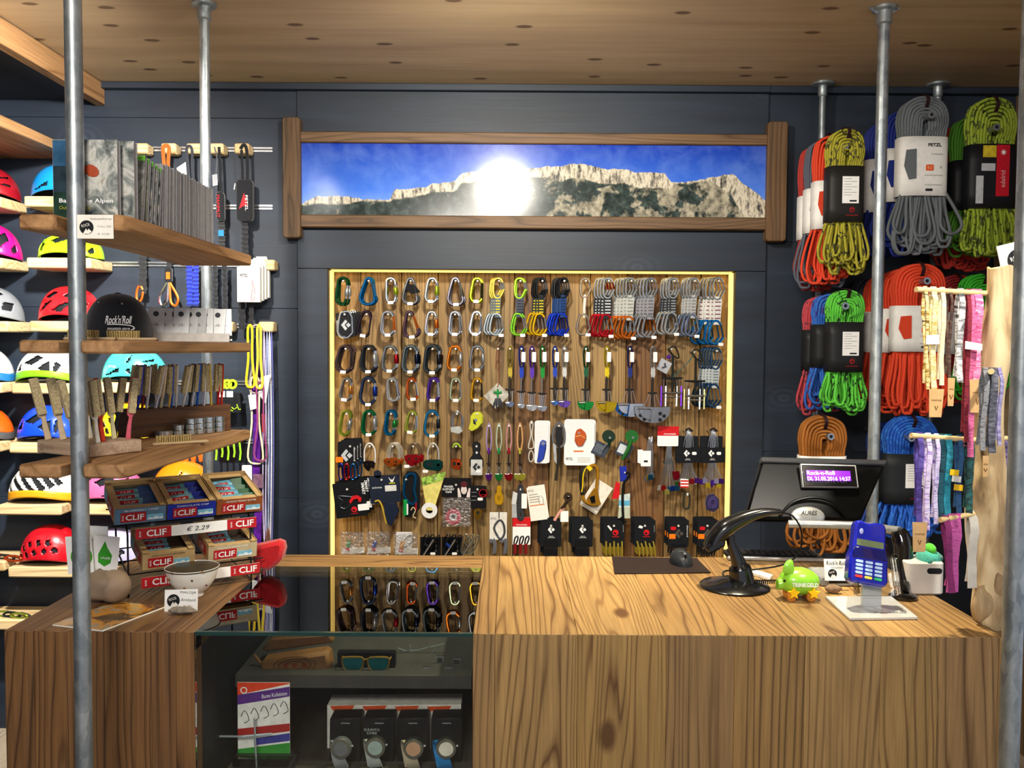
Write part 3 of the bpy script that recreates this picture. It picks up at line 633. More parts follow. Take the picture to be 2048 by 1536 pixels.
# carded silver carabiners, second row
peg(689, 629); it = It('carded_carabiner', 'silver carabiner on a black card with grey rhombus, second peg row', 'carabiner', 692, 650, YP, 0, 'carded silver carabiners')
it.rect('card', BC, -21, -24, 18, 22, .0012, -.006, 3); rhomb(it, 0, 0, 11, mat('#b4b8ba', .5), -.0045); it.txt('diamond', 3, -18, 2, WHITE, -.004, 22, 90)
body_gate(it, 'H', SILVER, SILVER, 1.05, None, 2.3, -21); more(it, 4, 3, -1)
# mini carabiner sets
peg(700, 893); it = It('carded_carabiner_set', 'black card with white rhombus, orange sticker and three mini carabiners', 'carabiner set', 694, 908, YP, 0, 'mini carabiner cards')
it.plate('card', BC, [(-19, -22), (-16, -25), (18, -25), (20, -22), (20, 28), (-19, 28)], .0012, -.003); rhomb(it, 0, 3, 13, mat('#b4b8ba', .5), -.001); it.rect('sticker', ORNG, -23, 6, -8, 17, .0005, 0, 1.5); it.txt('diamond', 3.5, 15, 0, WHITE, -.001, 28, 90)
for x, c in ((-12, '#1d2a8a'), (-1, '#b0181c'), (12, '#1f5a9a')): it.t('carabiner', ano(c), [(x-4, 26), (x, 20), (x+4, 26), (x+4, 46), (x, 52), (x-4, 46)], 1.6, 6, True, 3)
more(it, 3, 5, -3, .011)
def guide(px, py, desc, wire_, body_, n=1, rot=0, wires=1, bw=18, yb=30, bh=13, hex2=None, sticker=False, kind='tube'):
    peg(px, py); it = It('belay_device', desc, 'belay device', px, py, YP, rot, desc if n > 1 else None)
    for k in range(wires): it.t('cable', mat(wire_, .4, .3), [(-10+k*2, yb), (-10+k*3, 8), (-4+k*2, -5), (4+k*2, -5), (11+k*2, 8), (11+k*2, yb)], 1.5, 6, sub=4)
    bm = ano(body_)
    if kind == 'tube':
        o = it.plate('body', bm, [(-bw, yb-1), (-bw*.6, yb-4), (bw*.7, yb-3), (bw, yb+1), (bw*.8, yb+bh*.7), (bw*.3, yb+bh*.5), (0, yb+bh), (-bw*.5, yb+bh*.8), (-bw*.9, yb+bh*.4)], .016, -.004, bevel=.002)
        for x in (-bw*.45, bw*.35): it.rect('slot', mat(hex2 or '#2a1a12', .4, .5), x-bw*.2, yb+1, x+bw*.2, yb+bh*.35, .0006, .012, 1.5)
        for x in (-bw*.6, -bw*.2, bw*.2, bw*.6): it.t('rib', bm, [(x, yb-3, .013), (x+2, yb+bh*.45, .014)], 1.2, 5)
    else:
        it.plate('body', bm, [(-bw, yb), (-bw*.7, yb-5), (bw*.6, yb-6), (bw, yb-2), (bw, yb+bh*.6), (bw*.7, yb+bh), (-bw*.6, yb+bh*.8), (-bw, yb+bh*.5)], .012, -.004, bevel=.003)
        it.rect('slot', mat('#10201e', .5), -bw*.6, yb, 0, yb+bh*.45, .0006, .0085, 2); it.disc('ring', bm, bw*.55, yb+bh*.25, 6, .004, .008, 16, 3)
    if sticker: it.rect('price_tag', STICK, -bw, yb+bh-4, -bw+11, yb+bh+2, .001, .014, 2)
    more(it, n, 3, 0, .02, 5); return it
guide(739, 893, 'black belay device on a white cable, sixth peg row', '#f0f0ee', '#2a2526', 1, 0, 1, 12, 32, 18)
guide(785, 893, 'orange belay device on grey cables, sixth peg row', '#a59b88', '#d8681a', 2, 0, 3, 18, 27, 15, sticker=False)
guide(826, 893, 'ribbed red belay device on brown cables, sixth peg row', '#6a543c', '#c0121e', 2, 0, 2, 17, 20, 20, sticker=True)
guide(866, 893, 'dark teal belay device on a black and white cable, sixth peg row', '#c9ccca', '#13504a', 1, 0, 1, 20, 32, 18, kind='b', sticker=True)
it = guide(912, 893, 'orange belay device on a green and red cable, sixth peg row', '#4a3a2c', '#d8501a', 1, 0, 1, 10, 30, 18, kind='b')
it.t('cable_cover', mat('#9ac02a', .5), [(-7, 2), (-3, -5), (4, -5), (9, 2)], 2, 6, sub=4)
peg(953, 893); it = It('pulley', 'black figure-eight shaped pulley with grey boxed label, sixth peg row', 'pulley', 953, 893)
it.plate('side_plate', mat('#15161a', .35, .4), [(-8, -6), (0, -11), (8, -6), (8, 6), (6, 14), (14, 26), (14, 40), (6, 48), (-6, 48), (-14, 40), (-14, 26), (-6, 14), (-8, 4)], .012, -.008, bevel=.003)
it.rect('label_box', mat('#c9cac6', .5), -11, 26, 12, 57, .006, .004, 1); rhomb(it, 1, 41, 9, mat('#2c2e32', .5), .0102); it.rect('price_tag', STICK, -1, 46, 9, 52, .0008, .0105, 2); rhomb(it, 1, 12, 3, WHITE, .005)
# black cards with ascender knives
peg(694, 979); it = It('carded_multitool', 'square black card with a grey and red belay tool and red roundel', 'packaged tool', 700, 1000, YP, -7, 'black tool cards')
it.rect('card', BC, -32, -36, 32, 35, .0015, -.004, 1); it.txt('SMART', 6, 29, -20, WHITE, -.002, 24, 90, bold=.02); roundel(it, 6, 20, 6, RED, -.002); it.rect('label', STICK, 14, 11, 36, 24, .0005, -.002, 1)
it.t('tool', mat('#3a3c40', .3, .7), [(-24, -10), (-14, 2), (-22, 10), (-10, 16), (8, -2), (-6, -8)], 1.3, 6, True, 3); it.plate('lever', RED, [(-2, 2), (6, -8), (16, -8), (24, -2), (22, 6), (17, 6), (16, -1), (8, 0), (0, 8)], .006, -.001, bevel=.001); more(it, 3, 5, -4, .012, 1)
peg(763, 960); it = It('carded_belay_set', 'dark navy hang card with a white bird emblem and label', 'packaged tool', 770, 978, YP, -4)
it.rect('card', mat('#182030', .5), -31, -28, 31, 28, .0012, -.002, 2); it.disc('hang_eye', mat('#182030', .5), -13, -31, 8, .0012, -.002)
it.plate('emblem', WHITE, [(8, -24), (14, -17), (15, -20), (16, -17), (22, -25), (17, -13), (13, -13)], .0004, -.0006); it.rect('emblem', mat('#c8c81a', .5), 9, -12, 21, -10, .0004, -.0006); it.rect('label', mat('#d8d8d2', .5), 0, -7, 23, 5, .0005, -.0006, 1); it.txt('technician', 4, -16, -4, WHITE, -.0004, 20)
it.t('strap', cloth('#c2a22a'), [(-22, 24), (-14, 23), (-8, 36), (-4, 60), (-2, 70)], 1.8, 6, sub=4); it.plate('brake', mat('#17233c', .4, .3), [(-4, 28), (20, 28), (26, 46), (18, 60), (8, 76), (0, 70), (-4, 50)], .012, -.004, bevel=.003); it.t('pin', SILVER, [(8, 34), (10, 52)], 1.2, 6)
peg(812, 959); it = It('carded_belay_set', 'black card with a blue pear carabiner and green belay tool', 'packaged tool', 822, 985, YP)
it.plate('card', BC, [(-17, -30), (-8, -42), (10, -42), (18, -30), (18, 32), (4, 50), (-12, 50), (-17, 38)], .0012, -.006)
it.t('carabiner', ano('#1a6ea8'), [(-9, -32), (0, -38), (9, -32), (6, -4), (10, 14), (2, 24), (-10, 14), (-15, -4)], 3, 7, True, 3); it.t('gate', SILVER, [(9, -30), (6, -6)], 1.8, 6)
it.t('grip', mat('#159a45', .35), [(-11, 14), (-11, 46)], 5, 8); it.rect('lettering_strip', WHITE, -8, 22, -5, 44, .0006, .01); it.t('lever', RED, [(10, 16), (10, 36)], 1.4, 6); it.t('cable', mat('#c9b890', .4), [(0, 36), (4, 30), (9, 36), (4, 48), (10, 52)], 1.3, 6, sub=3)
# tapes
peg(872, 957); it = It('finger_tape', 'white tape roll on a yellow wedge shaped card', 'tape', 866, 985, YP)
it.plate('card', mat('#e6d978', .55), [(-24, -30), (26, -43), (2, 36), (-12, 36)], .001, .004); it.plate('card_print', mat('#8fb34a', .6, 0, .8, 90), [(-24, -30), (26, -43), (21, -26), (-21, -13)], .0004, .0052); it.disc('tape_roll', WHITE, -7, 36, 16, .014, -.008, 24, 7)
peg(912, 970); it = It('finger_tape', 'red tape roll in a clear bag below a black printed header', 'tape', 913, 1000, YP)
it.rect('header', BC, -30, -45, 30, -6, .0015, .002); it.txt('FINGER\nSUPPORT\nTAPE', 15, -16, -22, WHITE, .004, 24, bold=.02)
SKIN = mat('#e6d8d2', .6)
it.ell('printed_face', SKIN, 15, -21, 6, 9, .0006, .0038); it.ell('printed_hair', mat('#5a1a22', .6), 15, -32, 7, 6, .0006, .0042)
for s in (-1, 1): it.plate('printed_hand', SKIN, [(15+s*5, -6), (15+s*12, -6), (15+s*13, -24), (15+s*10, -25), (15+s*7, -16)], .0004, .0042)
CLEAR = None
def clearbag():
    global CLEAR
    if CLEAR is None:
        t = NT('clear_film'); tr = t.n('ShaderNodeBsdfTransparent'); gl = t.n('ShaderNodeBsdfGlossy'); gl.inputs['Roughness'].default_value = .12; di = t.n('ShaderNodeBsdfDiffuse'); di.inputs[0].default_value = (.8, .8, .8, 1)
        n = t.noise(t.coord(), 90, 3, .6, 1); b = t.n('ShaderNodeBump', i_Strength=.9, i_Distance=.004); t.l(n, b.inputs['Height']); t.l(b.outputs[0], gl.inputs['Normal'])
        m1 = t.n('ShaderNodeMixShader', i_0=.12); t.l(gl.outputs[0], m1.inputs[1]); t.l(di.outputs[0], m1.inputs[2])
        m2 = t.n('ShaderNodeMixShader', i_0=.26); t.l(tr.outputs[0], m2.inputs[1]); t.l(m1.outputs[0], m2.inputs[2]); t.l(m2.outputs[0], t.out.inputs['Surface']); CLEAR = t.m
    return CLEAR
it.rect('bag', clearbag(), -27, -6, 29, 52, .0004, .016); it.disc('tape_roll', mat('#d01a4a', .55), -6, 33, 16, .014, 0, 24, 8); it.disc('core', WHITE, -6, 33, 8, .0145, 0, 18, 4.5)
peg(955, 979); it = It('carded_pulley', 'black card with a red ring print and a gold pulley below', 'packaged tool', 957, 994, YP)
it.rect('card', BC, -16, -23, 16, 23, .0012, 0, 3); it.disc('ring_print', RED, 9, -8, 8, .0005, .0014, 24, 7); it.rect('ring_bar', RED, 2, -5, 16, -4, .0004, .0014); it.rect('price_tag', STICK, -2, 1, 9, 7, .0008, .0014, 2.5)
for k in range(3): it.rect('print_line', mat('#8d9094', .6), -14, -10+k*8, -4, -9+k*8, .0003, .0014)
it.plate('pulley', GOLD, [(-8, 25), (0, 23), (7, 28), (5, 38), (0, 47), (-6, 42), (-9, 34)], .01, -.004, bevel=.002); it.disc('pulley_eye', INK, -1, 31, 3, .0005, .006)
peg(998, 979); it = It('descender', 'yellow keyhole shaped rope grab plate hanging between cards', 'rope clamp', 998, 990, YP)
it.plate('body', mat('#d8a41a', .3, .4), [(0, -20), (5, -17), (5, -6), (9, 2), (9, 14), (5, 20), (-5, 20), (-9, 14), (-9, 2), (-5, -6), (-5, -17)], .014, -.006, bevel=.003); it.plate('relief', mat('#b8860f', .3, .4), [(-4, 0), (4, 0), (3, 10), (-3, 10)], .0008, .008)
# daisy / quick links
peg(1041, 979); it = It('sling_bundle', 'black and white tagged sling bundle above the red and white card', 'sling', 1040, 990, YP)
it.t('sling', cloth('#2a2b30'), [(-2, -14), (2, -20), (4, -6), (2, 20), (6, 46), (-2, 46), (-4, 18)], 3.6, 7, True, 3); it.rect('price_tag', STICK, 3, -4, 14, 26, .0006, .012, 1); it.plate('tag', mat('#c9cac8', .5), [(-14, -8), (-5, -4), (-8, 20), (-17, 18)], .0008, .004); it.plate('tag', mat('#a8aaac', .5), [(-16, 18), (-6, 18), (-6, 46), (-16, 46)], .0008, .002)

it = It('boxed_carabiner', 'tall ivory card printed with a small steel link, tilted', 'packaged tool', 1074, 1007, YP, -8)
it.rect('card', PAPER, -17, -34, 17, 34, .002, 0, .5); it.txt('PETZL', 4, -9, -27, INK, .0025, 12); it.rect('print_line', mat('#d87a4a', .6), -15, 2, 15, 4, .0003, .0022)
for k in range(4): it.rect('print_line', mat('#a8a498', .6), -14, -20+k*5, 4+k, -18+k*5, .0003, .0022)
it.t('link', STEEL, [(8, -16), (13, -10), (13, 0), (9, 5), (5, 0), (5, -10)], 1.3, 6, True, 3, ); more(it, 2, 3, -2, .01, 1)
# bottom row packs
def gripbag(px, py, c, desc):
    it = It('bagged_cord', desc, 'packaged cord', px, py, YP, 0)
    it.rect('bag', clearbag(), -24, -22, 24, 26, .0004, .01, 3); it.plate('label', mat('#e8e4da', .6), [(-22, 12), (24, 10), (24, 22), (-22, 24)], .0008, -.002)
    it.t('clip', mat(c, .4), [(-10, 10), (-6, -2)], 4, 8); it.t('cord', mat('#9a9a96', .5), [(-8, 12), (6, 2), (16, -8), (8, -16), (-4, -6)], 1.2, 6, sub=3); it.t('end', RED, [(-14, 14), (-6, 16)], 3, 6)
    return it
gripbag(705, 1084, '#1f9a3c', 'clear bag with a green ended leash on a white strip'); gripbag(757, 1084, '#2440b0', 'clear bag with a blue ended leash on a white strip')
it = gripbag(812, 1086, '#e8a41a', 'clear bag with a yellow ended leash and white backing card'); it.rect('backing_card', WHITE, -20, -22, 12, 14, .001, -.004)
for px, c, d in ((862, '#33363c', 'first stack of dark packed link chains on the bottom row'), (905, '#1f48b0', 'stack of link chains with a blue clip on the bottom row'), (940, '#5c5a50', 'olive steel link stack without cards on the bottom row')):
    it = It('link_pack', d, 'packaged tool', px, 1088, YP)
    if px < 930: it.rect('card', BC, -22, -14, 20, 24, .0012, -.004); it.rect('lettering_strip', mat('#9fa4a6', .6), 9, -6, 11, 16, .0004, -.002)
    for k in range(5): it.t('link', DARKMETAL if px < 930 else mat('#8b8a78', .35, .8), [(-14+k*6, -14+(k % 2)*5, k*.004), (-6+k*6, -20+(k % 2)*5, k*.004), (-4+k*5, -4, k*.004), (-12+k*4, 18, k*.004), (-18+k*4, 14, k*.004)], 1.5, 6, True, 2)
    it.t('clip', ano(c), [(-12, -4, .02), (-4, 4, .02)], 3, 6); it.t('bar', SILVER, [(-14, 20, .02), (6, -12, .022)], 1.8, 6)
    if px < 910: it.rect('price_tag', STICK, 0, 14, 10, 19, .0006, .024, 1.5)
it = It('carded_carabiner_set', 'white card with a big grey carabiner and grey slings below', 'carabiner set', 996, 1052, YP)
it.rect('card', mat('#dedad0', .6), -17, -28, 18, 28, .0012, -.002, 1); it.txt('PETZL', 4, -9, -15, INK, -.0002, 11)
it.t('carabiner', STEEL, [(3, -12), (11, -4), (13, 14), (7, 26), (2, 24), (-8, 4)], 2.4, 7, True, 3); it.t('hang_wire', INK, [(2, -28), (2, -16)], 1, 5)
for k in range(6): it.t('strap', mat('#7a7d86', .35, .5), [(-18+k*2+(k > 2)*16, 32+k % 3), (-12+k*2+(k > 2)*18, 26), (-8+k*2+(k > 2)*16, 38), (-10+k*2+(k > 2)*16, 56)], 1.8, 6, sub=3)
it = It('carded_carabiner_set', 'white card with red header and a trio of steel clips', 'carabiner set', 1043, 1064, YP)
it.rect('card', WHITE, -18, -30, 18, 26, .0012, -.002, 1.5); it.rect('header', RED, -18, -30, 18, -11, .0005, -.0005); it.txt('mountain', 3.5, 0, -15, WHITE, .0006, 22)
for x in (-11, 0, 11): it.t('clip', DARKMETAL, [(x-4, 24), (x-2, 12), (x+3, 8), (x+4, 14), (x-1, 26)], 1.6, 6, True, 2); it.t('sling', mat('#7a1016', .7), [(x-2, 24), (x-2, 44)], 3.4, 6)
def cardset(px, name, desc, mk, stick=None, group=None, n=3):
    peg(px, 1052); it = It('carded_slings', desc, 'packaged slings', px, 1072, YP, 0, group)
    it.rect('card', mat('#14161a', .5), -21, -33, 21, 22, .0012, -.002, 3)
    mk(it); more(it, n, -3, -2, .013, 1.5); return it
def bdset(it):
    rhomb(it, 1, -13, 8, WHITE, -.0005); it.txt('BLACK\nDIAMOND', 4.5, 1, 2, WHITE, -.0004, 14)
    it.rect('pouch', mat('#0c0d10', .5), -14, 8, 14, 40, .006, 0)
    for k in range(6): it.disc('rivet', SILVER, -13+k*5, 24, 1.3, .002, .006, 8)
cardset(1102, '', 'black card with white rhombus and six riveted slings beside the red-headed card', bdset); cardset(1165, '', 'black card with white rhombus and six riveted slings beside the red roundel cards', bdset)
def mamset(it, s):
    roundel(it, 3, -7, 6, RED, -.0005); it.plate('price_tag', STICK, [(-14, -20+s*3), (-11, -22), (-4, -14-s*5), (-6, -10-s*5)], .0006, -.0004); it.rect('lettering_strip', mat('#8a8c90', .6), 18, -22, 19, -8, .0003, -.0005)
    for k in range(5): it.t('clip', mat('#b9a23a', .35, .5), [(-16+k*8, 10+(k % 2)*4, .004), (-16+k*8+s*3, 24, .008), (-15+k*8+s*4, 40, .004)], [1.6, 2.2, 1.8], 6, sub=3)
cardset(1228, '', 'black card with red roundel and five upright brass clips', lambda it: mamset(it, 0)); cardset(1290, '', 'black card with red roundel and five slanting brass clips', lambda it: mamset(it, 1))
def bd2(it):
    rhomb(it, 2, -5, 10, mat('#4c4844', .5), -.0005); it.rect('sticker', RED, -16, -19, -5, -12, .0005, -.0004, 2.5); it.rect('sticker', ORNG, -19, -4, -6, 6, .0006, -.0004, 1); it.txt('diamond', 3, 18, -10, WHITE, -.0004, 24, 90)
    for k in range(6): it.t('carabiner', mat('#2c3038', .3, .7), [(-11+k*5, 16, .002), (-10+k*5, 26, .006), (-12+k*5, 40, .004)], 1.7, 6); it.disc('rivet', SILVER, -10+k*5, 24, 1.6, .003, .008, 8)
cardset(1357, '', 'black card with grey rhombus and bright orange sticker in full view', bd2); cardset(1415, '', 'black card with orange sticker half hidden by the scanner head', bd2)
# tools beside the micro cams
peg(1063, 846); it = It('wire_tool', 'pale twisted cord hanging beside the blue knife card', 'cord', 1063, 850)
it.t('cord', mat('#c9c6b8', .6), [(-3, 0), (0, -8), (3, 0), (1, 20), (5, 44), (-6, 46), (-1, 20)], 1.4, 6, True, 3); it.t('link', mat('#c9c6b8', .5), [(-4, 56), (0, 52), (4, 58), (4, 70), (-2, 74), (-5, 66)], 1.3, 6, True, 3)
it = It('carded_knife', 'slim white card with a blue folding knife', 'knife', 1083, 884, YP)
it.rect('card', WHITE, -14, -43, 14, 43, .0016, 0, 4); it.plate('handle', mat('#1a3aa8', .35), [(-3, 0), (2, -5), (8, -2), (8, 12), (4, 34), (-2, 40), (-9, 40), (-7, 26), (-5, 10)], .008, .0016, bevel=.002); it.disc('pivot', mat('#8a93b0', .3, .6), 3, 2, 4, .001, .0098); it.t('hang_mark', INK, [(-4, -34), (1, -36), (4, -30)], .8, 5); more(it, 2, 3, 0, .008, 1)
peg(1118, 852); it = It('descender', 'grey racket shaped descender with black handle', 'rope clamp', 1118, 856)
it.t('frame', mat('#6f7274', .4, .5), [(-10, 2), (0, -11), (10, 2), (11, 28), (4, 38), (-6, 38), (-12, 24)], 2.8, 7, True, 3); it.plate('core', mat('#1d1e22', .5), [(-6, -2), (6, -2), (8, 20), (3, 34), (-4, 34), (-8, 18)], .006, -.004); it.t('handle', mat('#2a2722', .5), [(0, 36), (1, 58), (-2, 78), (-6, 106)], [4, 3.4, 2.6, 3], 7, sub=3); it.plate('lever', mat('#b9bcbe', .4, .4), [(-12, 30), (-6, 34), (-4, 72), (-9, 66)], .003, .002)
it = It('carded_pulley', 'large white card with an orange pulley shell', 'packaged tool', 1159, 885, YP)
it.rect('card', WHITE, -31, -47, 30, 46, .002, 0, 6); it.plate('pulley', mat('#c8561a', .35, .3), [(-6, -26), (2, -29), (12, -20), (14, -10), (6, 6), (-4, 7), (-10, -4), (-9, -18)], .010, .002, bevel=.003); it.t('pulley_band', mat('#e8b060', .4), [(-8, -12, .0135), (2, -15, .0135), (11, -9, .0135)], 1, 5); it.disc('pulley_axle', SILVER, -2, -20, 2, .002, .0125)
it.t('hang_wire', INK, [(-4, -36), (1, -40), (6, -36)], .9, 5); it.txt('PETZL', 5, -20, 33, INK, .0026, 14, bold=.02); it.rect('print_line', mat('#d87a3a', .6), -12, 16, 8, 19, .0003, .0022)
for k in range(3): it.rect('print_line', mat('#c4c4bc', .6), -4, 30+k*4, 22, 32+k*4, .0003, .0022)
more(it, 2, 3, 1, .017, .6)
for px, c, rr, d in ((1215, '#12301e', 28, 'very dark green lever belay brake in front of a slate box'), (1261, '#1d6a26', 24, 'bright green lever belay brake in front of a slate box')):
    peg(px, 876); it = It('belay_brake', d, 'belay device', px, 876, YP-.004, rr)
    it.plate('box', mat('#39404a', .5), [(-16, 14), (14, 12), (14, 40), (-16, 42)], .012, -.012, bevel=.001); it.rect('label', mat('#c4ccd0', .6) if 'bright' in d else mat('#59616c', .5), -14, 18, 4, 36, .0005, .0002)
    it.disc('body', mat(c, .35, .3), 0, -4, 13, .012, 0, 20); it.t('handle', mat(c, .35, .3), [(2, 4, .012), (4, 24, .014), (2, 46, .012)] if 'bright' in d else [(4, 0, .012), (10, 12, .014)], [4.5, 4, 3] if 'bright' in d else [4, 3], 8); it.disc('axle', SILVER, 3, -3, 2.5, .002, .012); it.t('cable', SILVER, [(4, 8, .012), (0, 26, .013)], 1, 5)
# nuts
def nuts(px, py, desc, n, cols, wide, y0, y1, top='wire'):
    peg(px, py); it = It('nut_set', desc, 'climbing nuts', px, py, YP)
    for k in range(n):
        f = (k+.5)/n-.5; x = f*wide; c = cols[k % len(cols)]; yy = y1+random.uniform(-6, 6)
        it.t('wire', WIRE, [(f*8, 6, .003*k % .012), (f*10+2, -4, .002), (f*14, y0, .004), (x, yy-2, .002*k % .01)], .8, 5, sub=3); it.t('wire', WIRE, [(f*8, 6, .004), (f*14+2, y0, .006), (x+2.5, yy-2, .004)], .8, 5, sub=3)
        it.plate('nut', ano(c), [(x-4, yy-4), (x+5, yy-4), (x+6, yy+6), (x-5, yy+6)], .010, -.003+.004*(k % 3), bevel=.001)
    return it
it = nuts(1299, 877, 'small wired nut set with white price tags', 4, ['#8a9aa8', '#b9902a', '#1f5a7a'], 12, 30, 78)
it.plate('price_tag', STICK, [(-24, 22), (-14, 22), (-12, 52), (-24, 48)], .0006, .008); it.rect('price_tag', STICK, -18, 24, 2, 55, .0008, .014, 1); it.rect('barcode', INK, -12, 43, -4, 47, .0003, .015)
it = nuts(1337, 880, 'fanned wired nut set on a red and white card', 6, ['#e4e0d4', '#b81f20', '#d8cc6a', '#2a5f94', '#1a3f9a', '#1f5a8a'], 40, 40, 100)
it.rect('card', WHITE, -23, -10, 19, 12, .0012, .006, 2); it.rect('header', RED, -23, -28, 20, -9, .0012, .0065, 2); it.txt('mountain', 4, 2, -13, WHITE, .0085, 24); it.t('band', mat('#12302c', .6), [(-10, 44), (0, 47), (9, 45)], 2.4, 6)
for px, cc, d in ((1375, ['#2f7a2a', '#b8202c', '#c9c9c9', '#5a2a8a'], 'wired nut set with a striped red and white nut under a black wrap'), (1424, ['#5a2aa8', '#b4a8cc', '#e0c02a', '#4a2070'], 'wired nut set with purple and yellow nuts under a black wrap')):
    it = nuts(px, 866, d, 8, cc, 44, 60, 98)
    it.rect('card', mat('#101318', .5), -24, 6, 22, 60, .0012, -.004, 3); it.plate('wrap', mat('#0c0e12', .5), [(-24, 30), (24, 28), (26, 58), (-24, 60)], .0012, .014); rhomb(it, -2, 40, 7, WHITE, .0155); it.txt('BLACK\nDIAMOND', 4, 0, 52, WHITE, .0155, 11); it.rect('price_tag', STICK, 8, 37, 17, 43, .0006, .0155, 2)
    for k in range(6): it.t('wire', WIRE, [(-9+k*4, 28, .012), (-6+k*3, 8, .014), (-1+k, -2, .01)], .9, 5)
    it.t('cord', INK, [(-6, -6, .01), (2, -10, .012), (9, -4, .01)], 2.2, 6)
    if px == 1375: it.rect('striped_nut', WHITE, -14, 92, 2, 108, .012, .004, 1); [it.rect('stripe', RED, -14, 94+k*6, 2, 97+k*6, .0005, .0162) for k in range(3)]
it = It('hexentric', 'dark red hex nut on a brown sling beside the nut sets', 'climbing nut', 1351, 948, YP); it.plate('hex', ano('#9a1226'), [(-7, -6), (7, -6), (8, 6), (3, 12), (-5, 10)], .014, -.004, bevel=.001); it.t('sling', cloth('#6a4a22'), [(0, -4), (-2, -24), (-8, -36), (-12, -30)], 2, 6, sub=3)
# hand ascender, knives, small carabiners
peg(1183, 937); it = It('hand_ascender', 'yellow and black hand ascender in front of a tilted ivory leaflet', 'ascender', 1183, 950, YP-.01)
it.t('handle', mat('#1d1c1a', .5), [(-10, -14), (-20, -4), (-20, 22), (-17, 40)], 4.4, 8, sub=4); it.t('grip_stripe', mat('#e0c01a', .45), [(-12, -14, .009), (-17, -2, .009), (-18, 22, .009), (-20, 34, .009)], 1.4, 6, sub=3)
it.t('frame', mat('#b8841a', .35, .5), [(-17, 40), (-14, 52), (2, 60), (16, 58)], 3.2, 7, sub=4); it.t('frame', mat('#b8841a', .35, .5), [(-8, -14), (4, -20), (12, -10), (11, 20), (10, 40), (17, 60)], 3.4, 7, sub=4); it.plate('cam_housing', mat('#a8761a', .35, .5), [(4, 28), (12, 24), (18, 60), (2, 62), (-10, 50)], .01, -.004, bevel=.002); it.plate('cam', DARKMETAL, [(-4, 44), (6, 40), (8, 54), (0, 56)], .004, .008)
it.plate('latch', mat('#e8c81a', .4), [(-12, -16), (-6, -20), (2, -14), (-4, -8)], .006, .004)
it = It('leaflet', 'tilted ivory leaflet hanging behind the yellow hand ascender', 'leaflet', 1190, 994, YP+.012, 32); it.rect('sheet', mat('#e6e0d0', .6), -19, -34, 21, 26, .0015, 0); more(it, 2, -1, 3, .005, 2)
peg(1250, 945); it = It('packed_rescue_tool', 'narrow hanging pack with blue top, black clip and pale label', 'packaged tool', 1248, 985, YP)
it.plate('pack', mat('#c4d4d0', .45, 0, .3), [(-10, 6), (12, 2), (12, 30), (-10, 30)], .006, -.004); it.plate('pack', mat('#b9bfa8', .45), [(-10, 30), (12, 30), (13, 52), (-12, 52)], .006, -.004); it.rect('pack_band', mat('#5aa8c8', .5), -10, 16, 12, 26, .0005, .0025); it.plate('red_tag', RED, [(-16, -22), (-8, -18), (-9, 12), (-24, 14), (-22, 4)], .002, -.006); it.plate('blue_top', mat('#1a2a9a', .5), [(-10, -52), (4, -54), (6, -24), (-8, -22)], .01, -.004, bevel=.002)
it.t('clip', BLACK, [(2, -40, .006), (10, -38, .006), (6, -28, .006), (-2, -16, .006), (-3, 20, .006), (-1, 58, .006)], 2.6, 7, sub=3); it.t('tail', BLACK, [(-6, 50), (0, 58), (6, 60)], 3, 6)
peg(1137, 992); it = It('swivel_clip', 'bronze round clip with a candy striped cord and tag', 'clip', 1137, 996); it.disc('disc', mat('#4a3a2a', .35, .6), -1, -2, 9, .012, -.004, 18, 3); it.t('arm', mat('#3a2d20', .4, .5), [(-2, 6), (-10, 18), (-14, 22)], 3.4, 7); it.t('cord', mat('#d89a8a', .7, 0, .5, 200), [(-10, 20), (-22, 36), (-28, 46)], 3.2, 7, sub=2); it.rect('price_tag', STICK, -16, 26, 0, 48, .0008, .004, .5)
peg(1375, 988); carab_ = carab(1375, 990, 'O', '#6a6a5c', 'small dark steel oval carabiner below the nut sets', 2, sc_=.66, rot=3, tagp=False)
peg(1428, 996); it = It('cord_coil', 'small coil of dark purple cord hanging by the niche edge', 'cord', 1424, 1004); it.plate('core', cloth('#2a2048'), [(-10, -14), (2, -18), (14, -6), (14, 12), (4, 20), (-12, 16), (-14, 0)], .014, -.006, bevel=.003)
for k in range(3): it.t('strand', cloth('#3a2f68'), [(-6+k, 10-k*3, .01), (-7+k*2, -4, .01), (2, -12+k*3, .011), (9-k*2, -2, .01), (6-k, 10-k*2, .01)], 1.4, 6, True, 3)
# ================================================================== helmet wall, shelves and left counter
def slab(out, z0, z1):     # outline in x,y extruded along z
    m_ = MB(); k = len(out); a = sum(out[i][0]*out[(i+1) % k][1]-out[(i+1) % k][0]*out[i][1] for i in range(k))
    if a < 0: out = out[::-1]
    m_.add([(x, y, z0) for x, y in out]+[(x, y, z1) for x, y in out], [tuple(reversed(range(k))), tuple(range(k, 2*k))]+[(i, (i+1) % k, (i+1) % k+k, i+k) for i in range(k)]); return m_
# ---- rails
ALU = mat('#c2c4c6', .3, .9)
for py, x0, nm in ((300, 270, 'under the ceiling shelf'), (415, 100, 'behind the guidebooks'), (530, 60, 'behind the lime helmet plank'), (652, 60, 'holding the sling block'), (766, 60, 'behind the brush handles'), (883, 60, 'behind the snack boxes')):
    z = P(546, py, YW).z; xx0 = XL+.01; xx1 = P(546, py, YW).x
    r_ = thing('wall_rail', 'double aluminium rail on the slate wall '+nm, 'rail', (xx0, YW-.001, z))
    for dz in (-.0055, .0055): MB().bb(0, xx1-xx0, -.006, 0, dz-.0035, dz+.0035).build('lip', ALU, r_)
    MB().bb(0, xx1-xx0, -.002, 0, -.003, .003).build('groove', DARKMETAL, r_)
